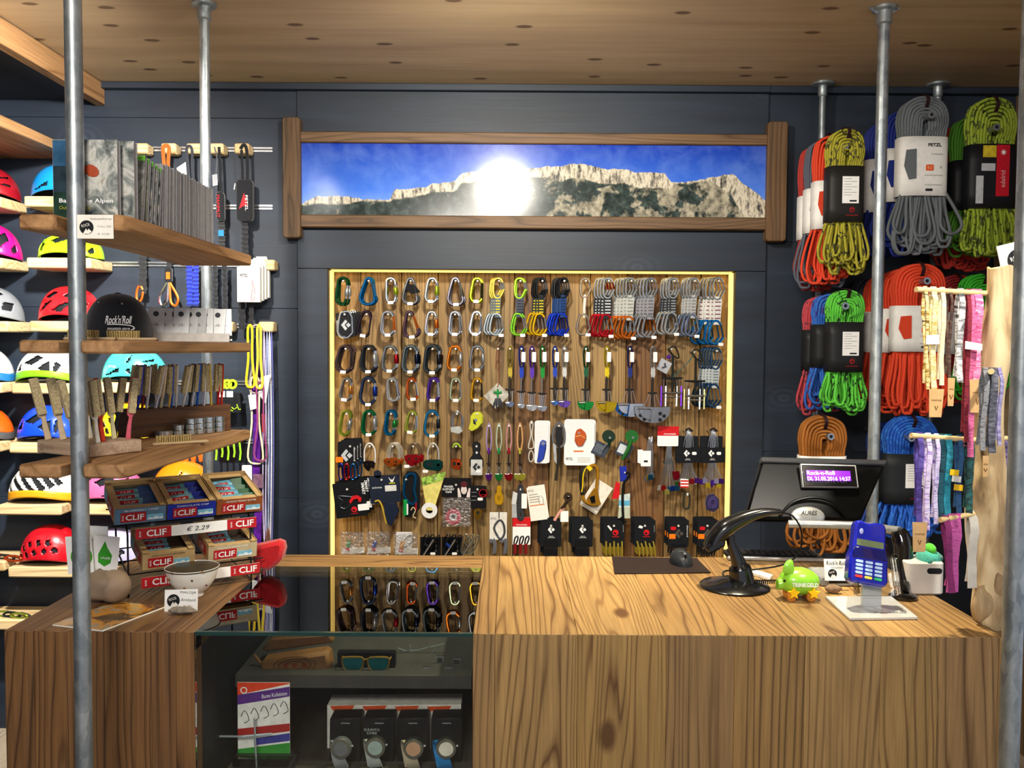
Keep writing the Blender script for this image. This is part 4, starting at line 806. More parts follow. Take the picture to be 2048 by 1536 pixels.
# ---- planks carrying helmets
PINE = wood('pine', '#ecd2a0', '#cfa868', 0, 10, 6, .6, .15, .6, .08)
YPF = 3.08
def plank(px0, px1, py, label):
    a = P(px0, py, YPF); b = P(px1, py, YPF); c = (a+b)/2
    o = MB().bb(-(b.x-a.x)/2, (b.x-a.x)/2, 0, YW-.008-YPF, -.038, 0).build('helmet_plank', PINE, None, .006, (c.x, YPF, c.z), seg=2)
    tag(o, label, 'shelf', 'helmet planks'); return c
def inpoly(x, y, poly):
    r_ = False; k = len(poly)
    for i in range(k):
        x1, y1 = poly[i]; x2, y2 = poly[(i+1) % k]
        if (y1 > y) != (y2 > y) and x < (x2-x1)*(y-y1)/(y2-y1)+x1: r_ = not r_
    return r_
VENTS = {'tri': [[(-.55, .55), (-.1, .80), (.12, .72), (-.2, .50)], [(-.05, .42), (.3, .62), (.36, .22)], [(.45, .62), (.62, .5), (.48, .25), (.42, .3)], [(-.86, .3), (-.62, .62), (-.6, .35)]],
 'big': [[(-.85, .30), (-.78, .62), (-.5, .52), (-.58, .22)], [(-.74, .70), (-.55, .9), (-.28, .84), (-.46, .66)], [(-.3, .62), (.2, .86), (.3, .66), (-.05, .5)], [(.45, .58), (.62, .74), (.74, .5), (.56, .3)], [(.8, .3), (.88, .42), (.92, .2), (.84, .12)]],
 'slit': [[(-.8, .62), (-.7, .72), (-.18, .32), (-.28, .24)], [(-.58, .82), (-.48, .88), (.12, .34), (.0, .26)], [(-.3, .93), (-.18, .96), (.4, .40), (.28, .30)], [(0, .97), (.12, .97), (.62, .46), (.5, .38)], [(.3, .93), (.4, .9), (.78, .5), (.68, .44)], [(-.92, .34), (-.84, .42), (-.56, .26), (-.66, .16)]],
 'few': [[(-.78, .16), (-.2, .42), (-.2, .30)], [(-.02, .56), (.16, .86), (.1, .56)], [(-.02, .34), (.22, .2), (.12, .4)], [(.4, .58), (.72, .68), (.72, .58)], [(.46, .42), (.8, .42), (.8, .34)]],
 'diag': [[(-.8, .2), (-.5, .5), (-.15, .62), (-.45, .36)], [(-.6, .66), (-.3, .84), (-.05, .82), (-.3, .64)], [(-.2, .3), (.2, .52), (.42, .5), (.1, .24)], [(.1, .7), (.36, .86), (.52, .76), (.3, .64)], [(.55, .55), (.8, .5), (.74, .28), (.5, .32)]],
 'hole': [[(x-.09, z+.05), (x+.02, z+.10), (x+.10, z-.04), (x-.02, z-.09)] for x, z in ((-.66, .44), (-.4, .56), (-.1, .62), (.2, .62), (-.5, .28), (-.2, .36), (.12, .40), (.42, .42), (-.75, .2), (-.35, .14))]}
_hm = {}
def helmet(px, py_base, label, col, style, rim=None, L=.24, H=.125, rot=0, flip=1, Yc=3.165, logo=None):
    b = P(px, py_base, YPF); b = Vector((P(px, py_base, Yc).x, Yc, b.z+.001))
    o = thing('climbing_helmet', label, 'helmet', b, (0, 0, math.radians(rot)), 'helmets on the wall planks')
    Wd = .17; vt = VENTS[style]
    def surf(u, v, k=1.0):
        th = 2*math.pi*u; ph = math.pi/2*v; cx_ = math.cos(ph)**.85; X = cx_*math.cos(th); Y_ = cx_*math.sin(th); Z = math.sin(ph)**.92 if v > 0 else 0
        zr = .17*(1-X*X)*(1 if abs(Y_) > .3 else .6); zz = zr*(1-Z)+Z; zz *= 1-.06*(X*flip+.2)**2
        return Vector((X*L/2*k*flip, Y_*Wd/2*k, max(zz*H*k, .0005)))
    def hole(u, v):
        p = surf(u, v); return v > .06 and any(inpoly(p.x*flip/(L/2), p.z/H, q) for q in vt)
    key = (style, L, H, flip)
    lo = .13 if rim else 0
    sh = MB(); sh.grid(lambda u, v: surf(u, lo+(1-lo)*v*.995), 124, 38, True, lambda u, v: hole(u, lo+(1-lo)*v)); sh.build('shell', mat(col, .28, 0, .05, coat=.3), o, solid=.004, angle=60)
    if rim: MB().grid(lambda u, v: surf(u, lo*v), 64, 4, True).build('rim', mat(rim, .35, 0, .05), o, solid=.005, angle=60)
    MB().grid(lambda u, v: surf(u, .02+.97*v, .93), 40, 12, True).build('liner', mat('#191b1e', .7), o, angle=60)
    if logo: text(o, logo[0], .009, (logo[2]*flip, -Wd/2*.93, H*.45), mat(logo[1], .5), (math.radians(70), 0, math.radians(0)), .045)
    return o
for x0, x1, py, d in ((-128, 0, 392, 'beneath the dark red helmet'), (47, 175, 392, 'beneath the sky blue helmet'), (-124, 4, 515, 'beneath the magenta helmet'), (52, 181, 515, 'beneath the lime green helmet'), (-115, 15, 642, 'beneath the grey helmet'), (58, 186, 642, 'beneath the bright red helmet'), (-130, 3, 765, 'beneath the silver and blue helmet'), (22, 150, 767, 'beneath the white and green helmet'), (168, 296, 765, 'beneath the turquoise helmet'),
                      (-130, -4, 884, 'beneath the small orange helmet'), (17, 145, 886, 'beneath the royal blue helmet'), (200, 328, 886, 'beneath the yellow helmet'), (-6, 122, 1010, 'beneath the white and amber helmet'), (143, 270, 1010, 'beneath the pink helmet'), (300, 428, 1010, 'beneath the hidden orange helmet'), (-120, 8, 1122, 'with small leftover gear'), (15, 143, 1135, 'beneath the dark red helmet with small holes'), (165, 293, 1135, 'beneath the lavender dotted helmet'), (-70, 60, 1240, 'low beside the counter')):
    plank(x0, x1, py, 'pale pine plank on the wall '+d)
helmet(-32, 392, 'dark red helmet with a white buckle, topmost plank', '#8a0f1c', 'few', rot=20, logo=None)
helmet(132, 392, 'sky blue helmet with white dots on topmost plank', '#1184c8', 'few')
helmet(-28, 515, 'magenta helmet with big vents', '#d0127a', 'big', rot=15, H=.135)
helmet(143, 515, 'lime green helmet with big open vents', '#a8e81a', 'big', L=.235, H=.10, rot=-6)
helmet(-24, 642, 'matt grey helmet with ribbed vents', '#7f8488', 'diag', rot=18, H=.13)
helmet(142, 642, 'bright red ribbed helmet', '#d81a22', 'diag', L=.225, H=.128, rot=-4)
helmet(-40, 765, 'silver helmet with blue lower rim', '#c9ced2', 'few', '#1f6aa8', H=.13)
helmet(101, 766, 'white helmet with triangular vents and a green rim', '#eef0ec', 'tri', '#7ecb1a', L=.235, H=.125)
helmet(271, 765, 'turquoise helmet with slim slits', '#46c4c4', 'few', L=.235, H=.125, logo=('STIGMA', '#d8a8a0', -.04))
helmet(-40, 884, 'small orange helmet with dark rim', '#e05a12', 'tri', '#4a4a4a', H=.125)
helmet(103, 885, 'royal blue helmet with triangular vents', '#1246d8', 'tri', L=.235, H=.13)
helmet(264, 886, 'yellow helmet half hidden by the brushes', '#e8c01a', 'hole', H=.14)
helmet(88, 1009, 'white helmet with long slits and an amber rim', '#f0ede4', 'slit', '#e8a01a', L=.245, H=.14)
helmet(226, 1009, 'pink helmet beside the snack boxes', '#e0689a', 'big', H=.125)
helmet(368, 1009, 'bright orange helmet behind the snack boxes', '#f08a12', 'few', H=.145)
helmet(105, 1134, 'dark red glossy helmet with small oval holes', '#c0101e', 'hole', L=.225, H=.135)
helmet(234, 1134, 'lavender dotted helmet behind the paper packs', '#b4b0d8', 'hole', H=.12)
for px, py, c, d in ((10, 1118, '#b8441a', 'orange and black ascender gear lying on a pine plank'), (22, 1232, '#9aa83a', 'olive clip gear lying on the lowest pine plank')):
    it = It('clip_gear', d, 'climbing gear', px, py, 3.12); 
    for k in range(3): it.t('clip', ano(c) if k != 1 else DARKMETAL, [(-30+k*18, -2-k, .01*k), (-22+k*18, -9, .01*k), (-4+k*18, -8, .01*k), (4+k*18, -2, .01*k), (-12+k*18, 1, .01*k)], 2.4, 6, True, 3)
    it.t('strap', cloth('#2a2420'), [(20, -6), (34, -2), (40, 2)], 3, 6, sub=3)
# ---- timber shelves on the front pole
YS = 1.42
shz = {}
def tshelf(py0, py1, label, n):
    z1 = P(90, py0, YS).z; z0 = P(90, py1, YS).z; xp = POLE_FL.location.x; k = .0185; x0 = P(35, py0, YS).x; x1 = P(248, py0, YS).x
    out = [(x0, YS), (xp-k, YS), (xp-k, YS+.05), (xp+k, YS+.05), (xp+k, YS), (x1-.004, YS), (x1+.004, YS+.02), (x1+.022, 2.04), (x1-.15, 2.05), (x0+.03, 1.7)]
    o = slab([(x-xp, y-YS) for x, y in out], z0-z1, 0).build('timber_shelf', SHELFW, None, .004, (xp, YS, z1)); tag(o, label, 'shelf', 'timber shelves on the pole'); shz[n] = z1; return o
tshelf(428, 459, 'rough timber shelf board carrying the guidebooks', 1); tshelf(680, 707, 'rough timber shelf board carrying the black cap', 2); tshelf(929, 957, 'rough timber shelf board carrying the brushes and tins', 3)
def V(px, py, n): return PZ(px, py, shz[n])
# price card clipped to the pole
pc = P(191, 453, 1.43); it = It('price_card', 'white handwritten price card with round black logo on the pole', 'price card', 191, 453, 1.4175, 0)
it.rect('card', PAPER, -36, -23, 36, 24, .001, 0); 
def roundlogo(it, x, y, r, d=.0014):
    it.plate('logo', INK, [(x+r*math.cos(math.radians(a)), y+r*math.sin(math.radians(a))) for a in range(0, 360, 20)], .0003, d); it.plate('logo_mark', PAPER, [(x-r*.5, y+r*.9), (x-r*.05, y+r*.15), (x+r*.1, y+r*.5), (x+r*.3, y+r*.2), (x+r*.75, y+r*.6), (x+r*.3, y+r*.95)], .0003, d+.0003); it.txt('ROCK', r*.4, x-r*.1, y-r*.3, PAPER, d+.0007, r*1.2, -14)
roundlogo(it, -17, 2, 14); it.txt('Gebietsführer', 4, 12, -15, mat('#6a6c70', .6), .0014, 44); it.txt('7-Nov. 30%', 4, 18, 0, mat('#8a8c90', .6), .0014, 28); it.txt('€ 32,80', 4, 17, 15, mat('#8a8c90', .6), .0014, 24)
# guidebooks
def bookcover():
    t = NT('guidebook_cover'); n = t.noise(t.coord((1, 1, 1)), 22, 6, .65, 1.2); n2 = t.noise(t.coord((1, 1, 1)), 9, 2)
    c = t.ramp(n, [(.32, lin('#20262c')), (.48, lin('#7d8480')), (.6, lin('#c9c8c0')), (.72, lin('#8d8a76'))]); c = t.mix(t.ramp(n2, [(.55, (0, 0, 0)), (.75, (1, 1, 1))]), c, lin('#8a8a6a')); t.base(c, .3); return t.m
COVER = bookcover(); PAGES = mat('#a8a5a3', .7, 0, .15, 200); SPINE = mat('#8f9091', .5)
z1 = shz[1]
bk = V(171, 432, 1); bY = 1.475; bx0, bx1 = P(107, 400, bY).x, P(236, 400, bY).x
def book(x0, x1, y, h, th, lean, label, cover, top=None, group=None, name='guidebook'):
    o = thing(name, label, 'book', ((x0+x1)/2, y, z1+.0005), (math.radians(lean), 0, math.radians(random.uniform(-1.5, 1.5))), group); w_ = x1-x0
    MB().bb(-w_/2+.001, w_/2-.0012, .001, th-.001, .001, h-.0015).build('pages', PAGES, o); MB().bb(-w_/2, w_/2, 0, .001, 0, h).build('front_cover', cover, o); MB().bb(-w_/2, w_/2, th-.001, th, 0, h).build('back_cover', SPINE, o); MB().bb(-w_/2-.0008, -w_/2, 0, th, 0, h).build('spine', SPINE, o)
    if top: MB().bb(-w_/2, w_/2, -.0004, .0012, h*.93, h+.0004).build('cover_band', mat(top, .4), o)
    return o
b1 = book(bx0, bx1, bY, .135, .012, 0, 'large upright guidebook showing a climber, facing the room', COVER)
w_ = bx1-bx0
MB().bb(-w_/2, -w_*.05, -.0005, .0, 0, .134).build('cover_photo', mat('#22333c', .3, 0, .7, 30), b1); MB().bb(-w_/2, -w_*.05, -.0007, 0, 0, .045).build('cover_photo', mat('#1d3a2c', .3, 0, .6, 40), b1)
MB().bb(-w_/2, -w_/2+.028, -.0007, 0, .09, .134).build('cover_photo', mat('#2f5a7d', .3, 0, .4, 30), b1)
MB().ell((w_*.10, -.0008, .082), (.014, .0006, .010), 12, 6, rotm('Y', 25)).build('printed_climber', mat('#a04426', .5), b1)
text(b1, 'Bayerische Alpen', .0095, (-w_*.41, -.0012, .030), WHITE, align='LEFT', w_=w_*.84, bold=.015); text(b1, 'Outdoor-Führer', .006, (-w_*.41, -.0012, .019), mat('#a8a020', .5), align='LEFT', w_=w_*.5)
book(P(180, 400, 1.5).x, P(269, 400, 1.5).x, 1.50, .139, .014, 0, 'second large upright guidebook standing behind the front one', COVER)
XE = P(272, 400, 1.52).x
yy = 1.525; zz = 0
GL = ['leaning guidebook with a green top band, %s of the leaning ones' % w2 for w2 in ('foremost', 'second', 'third', 'fourth', 'last')]
for k in range(5): book(XE-.105, XE, yy+.018, .128-.002*k, .009, -8, GL[k], COVER, '#7ad04a', 'leaning guidebooks'); yy += .0175
yy += .020
ORDN = ['first', 'second', 'third', 'fourth', 'fifth', 'sixth', 'seventh', 'eighth', 'ninth', 'tenth', 'eleventh', 'twelfth', 'thirteenth', 'fourteenth', 'fifteenth', 'sixteenth', 'seventeenth', 'eighteenth']
for k in range(16): book(XE-.10+random.uniform(-.003, .001), XE+random.uniform(-.001, .003), yy, .131+random.uniform(-.002, .002), .0145, -3+.2*k, '%s upright grey edged guidebook counting from the leaning ones' % ORDN[k], SPINE, None, 'upright guidebooks'); yy += .0172
# cap
z2 = shz[2]; cc = P(246, 690, 1.80); it = thing('baseball_cap', 'black baseball cap with white embroidered lettering on the timber shelf', 'cap', (cc.x, 1.78, z2+.0005))
CAPM = cloth('#12141b')
MB().grid(lambda u, v: Vector((math.cos(2*math.pi*u)*.066*math.cos(v*1.56)**.8, math.sin(2*math.pi*u)*.07*math.cos(v*1.56)**.8, .098*math.sin(v*1.56)**.95)), 36, 12, True).build('crown', CAPM, it, solid=.002, angle=80)
MB().ell((0, 0, .0985), (.007, .007, .003)).build('button', CAPM, it)
MB().grid(lambda u, v: Vector((-.02-.09*v*math.sin(math.pi*(.08+.84*u)), .06-.075*2*u*.8-.0, .006-.012*0*v+.004*math.sin(math.pi*u))), 14, 5).build('visor', CAPM, it, solid=.004)
for x, z in ((-.02, .078), (.028, .076)): MB().ell((x, -.045, z), (.003, .002, .003), 8, 6).build('eyelet', STEEL, it)
text(it, "Rock'n'Roll", .017, (.032, -.068, .043), WHITE, (math.radians(80), 0, math.radians(14)), .05, bold=.01, shear=.3); text(it, 'mountain store', .006, (.034, -.0725, .025), WHITE, (math.radians(84), 0, math.radians(14)), .042, shear=.2)
MB().tube(spline([(.012, -.0745, .033), (.035, -.0725, .033), (.055, -.066, .031), (.061, -.062, .026), (.056, -.066, .022)], 4), .0011, 5).build('underline', WHITE, it)
# scrub brushes on the cap shelf
BRIS = mat('#a8925e', .85, 0, .4, 300); PALEW = wood('palew', '#cbb08a', '#a98a62', 0, 12, 4, .6, .15, .6, .08)
def scrub(loc, rotz, L, label):
    o = thing('scrub_brush', label, 'brush', loc, (0, 0, rotz)); MB().bb(-L/2-.01, L/2+.03, -.009, .009, 0, .006).build('handle', PALEW, o, .003)
    m_ = MB()
    for i in range(int(L/.0045)):
        for j in (-1, 0, 1): m_.cyl((-L/2+i*.0045, j*.005, .005), (-L/2+i*.0045+random.uniform(-.001, .001), j*.0055, .019), .0016, 5)
    tag(m_.build('bristles', BRIS, o), kind='stuff'); return o
scrub((P(251, 675, 1.6).x, 1.6, z2+.0005), 0, .062, 'wooden scrub brush lying in front of the black cap'); scrub((P(170, 675, 1.56).x, 1.56, z2+.0005), 0, .055, 'wooden scrub brush lying behind the steel pole')
# sachets in a white tray
bx = thing('sachet_tray', 'long white paper tray of grey sachets on the cap shelf', 'tray', (P(380, 690, 1.93).x, 1.93, z2+.0005), (0, 0, math.radians(20)))
MB().bb(-.085, .085, -.012, .012, 0, .0012).bb(-.085, .085, -.012, -.0108, 0, .02).bb(-.085, .085, .0108, .012, 0, .02).bb(-.085, -.0838, -.012, .012, 0, .02).bb(.0838, .085, -.012, .012, 0, .02).build('tray', mat('#d8d6d0', .6), bx)
SACH = mat('#c4c5c4', .35, .15, .06)
for k in range(9):
    lx = -.072+k*.0175+(.006 if k > 6 else 0); o = thing('sachet', '%s grey sachet in the paper tray, counting from the cap' % ORDN[k], 'sachet', bx.matrix_basis @ Vector((lx, -.0095+.0018*(k % 9)*.9, .003)), (math.radians(-6-random.uniform(0, 6)), math.radians(random.uniform(-3, 3)), math.radians(14+random.uniform(-9, 9))), 'sachets in the tray')
    MB().bb(-.017, .017, 0, .0014, 0, .075).build('pouch', SACH, o, .0006); MB().bb(-.017, .017, -.0004, .0, .004, .012).build('base_band', INK, o)
    MB().cyl((-.001, -.0006, .060), (-.001, .0, .060), .006, 14).build('logo', mat('#3a3c40', .5), o); text(o, ['-10-', '-10-', '-12-', '-12-', '-15-', '-15-', '-15-', '-15-', '-15-'][k], .006, (0, -.001, .036), INK)
# ---- brush stands on shelf three
z3 = shz[3]
def brush(o_loc, rot, hc, hl, label, group, wide=.007, head=.036, L=.10):
    o = thing('boulder_brush', label, 'brush', o_loc, rot, group); hm = mat(hc, .4)
    MB().ribbon([(0, 0, 0), (0, 0, L*.35), (.001, 0, L*.55), (0, 0, L*.62), (0, 0, L+head)], (1, 0, 0), [wide*.8, wide*.62, wide*.5, wide*1.05, wide*1.0], .004).build('handle', hm, o, .001)
    MB().bb(-wide*.5, wide*.5, -.0105, -.002, L*.66, L+head-.002).build('bristles', mat(hl, .9, 0, .3, 250, .5), o)
    return o
st = thing('brush_stand', 'pale wooden block holding upright boulder brushes, front of the shelf', 'brush stand', (P(195, 905, 1.60).x, 1.575, z3+.0005), (0, 0, math.radians(-28)))
MB().bb(-.085, .065, -.05, .06, 0, .024).build('block', wood('pinkwood', '#cdb39a', '#b0937a', 0, 9, 4, .6, .1, .6, .06), st, .002); text(st, 'lapis', .012, (-.05, -.0506, .013), mat('#8a7460', .6), w_=.03)
for x in (-.075, -.068): MB().bb(x, x+.005, -.0508, -.05, .013, .018).bb(x, x+.005, -.0508, -.05, .006, .011).build('stamp', mat('#8a7460', .6), st)
mw = st.matrix_basis.copy()
cs = [('#c2ac8c', -.072, -.035, -12, 'pale wood'), ('#c8b494', -.05, -.02, -10, 'second pale wood'), ('#e4dcc0', -.028, .02, -8, 'ivory'), ('#b01a20', -.016, .03, -12, 'dark red'), ('#b9a48a', .0, -.03, -14, 'brownish wood'), ('#d8b01a', .012, .005, -8, 'mustard yellow'), ('#d8d2a0', .02, .035, -6, 'cream'), ('#e4dc9a', .03, -.03, -5, 'pale yellow'), ('#d83a12', .042, -.005, -6, 'orange red'), ('#e6e4d6', .055, -.025, -8, 'off-white'), ('#181818', .0, .05, 8, 'black'), ('#c85a6a', .045, .045, 6, 'rose red')]
for c, x, y, tl, d in cs: brush(mw @ Vector((x, y, .024)), (math.radians(random.uniform(-3, 3)), math.radians(tl), math.radians(48+random.uniform(-15, 15))), c, '#b0a07a', d+' handled boulder brush in the pale block', 'brushes in the pale block', .015 if 'pale wood' in d else .0115, .042, .075)
bo = thing('brush_box', 'dark brown wooden trough full of upright boulder brushes', 'brush box', (P(362, 850, 1.93).x-.01, 1.93, z3+.0005), (0, 0, math.radians(52)))
DBW = wood('darkbox', '#6a4426', '#42260f', 0, 10, 6, .65, .3, .55, .2)
m_ = MB(); m_.bb(-.125, .125, -.02, .02, 0, .006); m_.build('base', DBW, bo)
for y0, y1 in ((-.024, -.018), (.018, .024)): MB().bb(-.125, .125, y0, y1, 0, .062).build('side', DBW, bo, .001)
for x0, x1 in ((-.125, -.118), (.118, .125)): MB().bb(x0, x1, -.018, .018, 0, .062).build('end', DBW, bo, .001)
mw = bo.matrix_basis.copy()
cs2 = [('#8a3a9a', 'violet'), ('#2a3fc0', 'blue'), ('#8a2020', 'dark red'), ('#e8e6ea', 'white'), ('#d8d4e0', 'pearl'), ('#ece0c0', 'ivory'), ('#e8d8b4', 'cream'), ('#e0b85a', 'honey'), ('#2452b8', 'royal blue'), ('#e6ddd0', 'eggshell'), ('#e8e2d4', 'bone white'), ('#1c1c20', 'black'), ('#e2e2ea', 'ice white'), ('#2a62c8', 'azure'), ('#dadaea', 'pale lilac'), ('#d8b02a', 'mustard'), ('#e0bc4a', 'straw yellow'), ('#b8181c', 'red'), ('#c02a1c', 'scarlet')]
for k, (c, d) in enumerate(cs2): brush(mw @ Vector((-.112+k*.0124, random.uniform(-.009, .009), .03)), (math.radians(random.uniform(-5, 5)), math.radians(random.uniform(4, 16) if k < 14 else random.uniform(-8, 12)), math.radians(-42+random.uniform(-15, 15))), c, '#b3a47c', d+' handled boulder brush in the dark trough', 'brushes in the dark trough', .0105, .032, .098)
TIN = mat('#b9bdbb', .25, .95)
for k, (px, py) in enumerate(((356, 872), (381, 870), (399, 868), (418, 866), (438, 864))):
    p = PZ(px, py, z3); 
    for j in range(2 if k == 0 else 3):
        o = thing('balm_tin', '%s balm tin in the %s stack counting from the lying brush' % (('bottom', 'middle', 'top')[j], ORDN[k]), 'tin', (p.x, p.y, z3+.0005+j*.0125), group='stacked balm tins')
        MB().lathe([(.0115, 0), (.0125, .001), (.0125, .007)], 20).build('base', TIN, o); MB().lathe([(.013, .0065), (.013, .0112), (.0118, .012), (0, .012)], 20).build('lid', TIN, o)
p = PZ(327, 874, z3); o = thing('balm_tin', 'single large flat balm tin behind the lying brush', 'tin', (p.x, p.y, z3+.0005)); MB().lathe([(.018, 0), (.019, .001), (.019, .008)], 24).build('base', TIN, o); MB().lathe([(.0195, .0075), (.0195, .013), (.018, .0142), (0, .0142)], 24).build('lid', TIN, o)
p = PZ(355, 888, z3); scrub((p.x, p.y-.01, z3+.0005), math.radians(35), .07, 'wooden scrub brush lying in front of the balm tins')
# ================================================================== lanyards on the rails, snack rack, left counter things
YR = YW-.035
def block(px, py, d):
    p = P(px, py, YR); o = MB().bb(-.028, .028, -.03, .027, -.019, .019).build('hook_block', PINE, None, .005, (p.x, YR, p.z)); tag(o, 'small pine hook block on the wall rail '+d, 'hook', 'pine hook blocks')
for px, d in ((287, 'behind the green banded books'), (343, 'with the orange strap'), (393, 'with the grey strap'), (437, 'beside the steel pole'), (488, 'with the black lanyard pouch')): block(px, 300, d)
block(538, 531, 'behind the boxed lanyards'); block(536, 654, 'carrying the long slings'); block(455, 654, 'beside the grey sachets')
def onrail(it): it.t('hanger', STEEL, [(0, 8, -.064), (0, 6, -.03), (0, 0, -.008)], 1.2, 6)
def crinkle(it, nm, m_, x, y0, y1, wd, d=0, amp=.006, n=14, par=None):
    pts = [it.v(x+random.uniform(-1, 1), y0+(y1-y0)*i/n, d+amp*(1 if i % 2 else -1)) for i in range(n+1)]
    return MB().ribbon(pts, (1, 0, 0), [wd*it.S*(1 if i % 2 else .8) for i in range(n+1)], .003).build(nm, m_, par or it.o, angle=30)
YL = YR-.035
BK = cloth('#17181c')
it = It('lanyard', 'orange strap looped over a pine hook block above the books', 'lanyard', 332, 300, YL); it.t('strap', cloth('#b05a1c'), [(-6, 0), (-4, -8), (4, -8), (6, 0), (4, 30), (8, 70), (0, 100), (-4, 70), (-4, 30)], 4, 6, True, 3, flat=.3)
it = It('lanyard', 'dark grey strap with paper tag looped over a pine hook block', 'lanyard', 378, 300, YL); it.t('strap', cloth('#33363e'), [(-5, 0), (0, -8), (6, 0), (6, 40), (12, 110), (4, 110), (-2, 40)], 3, 6, True, 3, flat=.3); it.plate('paper_tag', PAPER, [(-24, 36), (-6, 24), (-4, 48), (-20, 52)], .0006, .004)
it = It('lanyard', 'black lanyard with red lettered pouch next to the steel pole', 'lanyard', 432, 300, YL); it.t('strap', cloth('#565a60'), [(-3, -6), (2, 20), (-2, 60), (0, 76)], 1.2, 6, sub=4); it.plate('tag', mat('#9a9ca0', .5), [(-6, 50), (4, 48), (5, 70), (-5, 72)], .001, .01)
it.plate('pouch', BK, [(2, 84), (14, 82), (18, 90), (18, 138), (10, 142), (2, 138)], .025, -.005, bevel=.005); it.txt('MAMMUT', 6, 7, 112, RED, .021, 44, 90); it.t('strap', BK, [(6, -6), (8, 40), (9, 86)], 3, 6, flat=.4); crinkle(it, 'absorber', BK, 10, 140, 190, 14); it.rect('absorber_print', mat('#2a7ab0', .6), 5, 158, 16, 170, .0005, .01)
it = It('lanyard', 'black lanyard with a red mountain logo pouch, free at the rail end', 'lanyard', 487, 300, YL); it.t('strap', BK, [(-6, -2), (0, -10), (6, -2), (8, 40), (6, 66)], 3.4, 6, sub=4, flat=.4); it.t('strap', BK, [(-4, 0), (-2, 40), (-2, 66)], 3, 6, flat=.4)
it.plate('pouch', BK, rrect(32, 82, 8, 4, 4, 100), .03, -.008, bevel=.004); it.plate('logo', RED, [(-6, 118), (4, 86), (6, 96), (8, 92), (10, 112), (2, 112)], .0006, .0225); it.txt('PETZL', 5, 9, 106, WHITE, .0235, 30, 90); crinkle(it, 'absorber', BK, 2, 140, 206, 13); it.t('zip_pull', WHITE, [(-13, 68, .024), (-15, 80, .024)], 1, 5)
it = It('lanyard', 'black crinkled lanyard with an orange clip beside the cap', 'lanyard', 285, 508, YL); onrail(it); crinkle(it, 'absorber', BK, 0, -20, 78, 15, n=18); it.t('clip', mat('#d8681a', .35, .5), [(-12, 74), (-6, 62), (0, 74), (-4, 92), (-12, 92)], 2.4, 6, True, 3)
it = It('lanyard', 'black lanyard ending in crossed orange and silver clips', 'lanyard', 337, 508, YL); onrail(it); crinkle(it, 'absorber', BK, 0, -10, 30, 9, n=8); it.rect('end_loop', BK, -7, 28, 7, 56, .012, -.006, 3); it.rect('logo', mat('#d8681a', .5), -4, 36, 4, 50, .0005, .0065)
for s in (-1, 1): it.t('clip', mat('#c86a1a', .35, .5) if s > 0 else SILVER, [(0, 50), (s*4, 60), (s*18, 86), (s*14, 102), (s*4, 96), (s*2, 70)], 2.6, 6, True, 3)
it = It('lanyard', 'bright blue accordion lanyard beside the steel pole', 'lanyard', 385, 525, YL); onrail(it); crinkle(it, 'absorber', cloth('#1238c8'), -6, -4, 86, 13, n=22); crinkle(it, 'absorber', cloth('#1238c8'), 7, 0, 86, 13, .004, n=22)
it = It('lanyard', 'pair of thin black crinkled lanyards right of the steel pole', 'lanyard', 440, 525, YL); onrail(it); crinkle(it, 'absorber', BK, -10, -4, 96, 8, n=22); crinkle(it, 'absorber', BK, 10, -2, 110, 8, .004, n=22); it.plate('paper_tag', mat('#4a90c0', .5), [(2, 130), (10, 120), (14, 140), (8, 150)], .0006, .004)
# boxed lanyards
BOXW = mat('#dcd8ce', .55, 0, .04)
bx0 = None
for k in range(4):
    it = It('boxed_lanyard', '%s white lanyard box on the rail counting from the front' % ORDN[k], 'packaged lanyard', 498+k*6, 568-k*3, YL-.05+.022*k, 0, 'white lanyard boxes')
    it.plate('box', BOXW, [(-24, -34), (22, -34), (22, 36), (-24, 36)], .019, -.019, bevel=.001); it.plate('header', BOXW, [(-8, -34), (-4, -46), (16, -46), (20, -34)], .001, -.008)
    if k == 0: it.txt('PETZL', 6, -10, -17, INK, .0012, 16, bold=.02); it.t('print_line', RED, [(6, -10, .0005), (7, 10, .0005), (4, 32, .0005), (12, 26, .0005), (9, 0, .0005)], .5, 4, sub=3)
    else: it.rect('side_print', INK, 16, -20, 17.5, -6, .0004, .0004)
it = It('lanyard', 'black webbing lanyard hanging below the white boxes', 'lanyard', 490, 600, YL); crinkle(it, 'webbing', BK, -6, 0, 58, 14, n=8); crinkle(it, 'webbing', BK, 14, -10, 50, 10, .01, n=8)
# long slings on the lower block
def sling(px, py, col, w0, L, label, r=1.7, tw=0, flat=.5):
    it = It('sling', label, 'sling', px, py, YL-.015+random.uniform(-.012, .012)); it.t('webbing', cloth(col), [(-w0*.5, 6), (0, -6), (w0*.5, 6), (w0*.45+tw, L*.5), (w0*.9+tw, L*.93), (tw, L), (-w0*.9+tw, L*.92), (-w0*.4+tw, L*.5)], r, 6, True, 4, flat=flat); return it
sling(500, 656, '#d8b81a', 9, 118, 'bright yellow sling over the pine block', 2.6); sling(512, 656, '#9a8f84', 16, 130, 'grey beige sling over the pine block', 1.9); sling(518, 656, '#e0c83a', 7, 120, 'lemon yellow webbing sling over the pine block', 2.6)
it = sling(510, 760, '#e6d8b0', 17, 168, 'cream sling with white tag below the yellow slings', 2.0); it.plate('price_tag', STICK, [(-12, 30), (5, 28), (7, 56), (-8, 60)], .0006, .01); sling(520, 770, '#8a3a68', 14, 152, 'plum red sling below the yellow slings', 1.8)
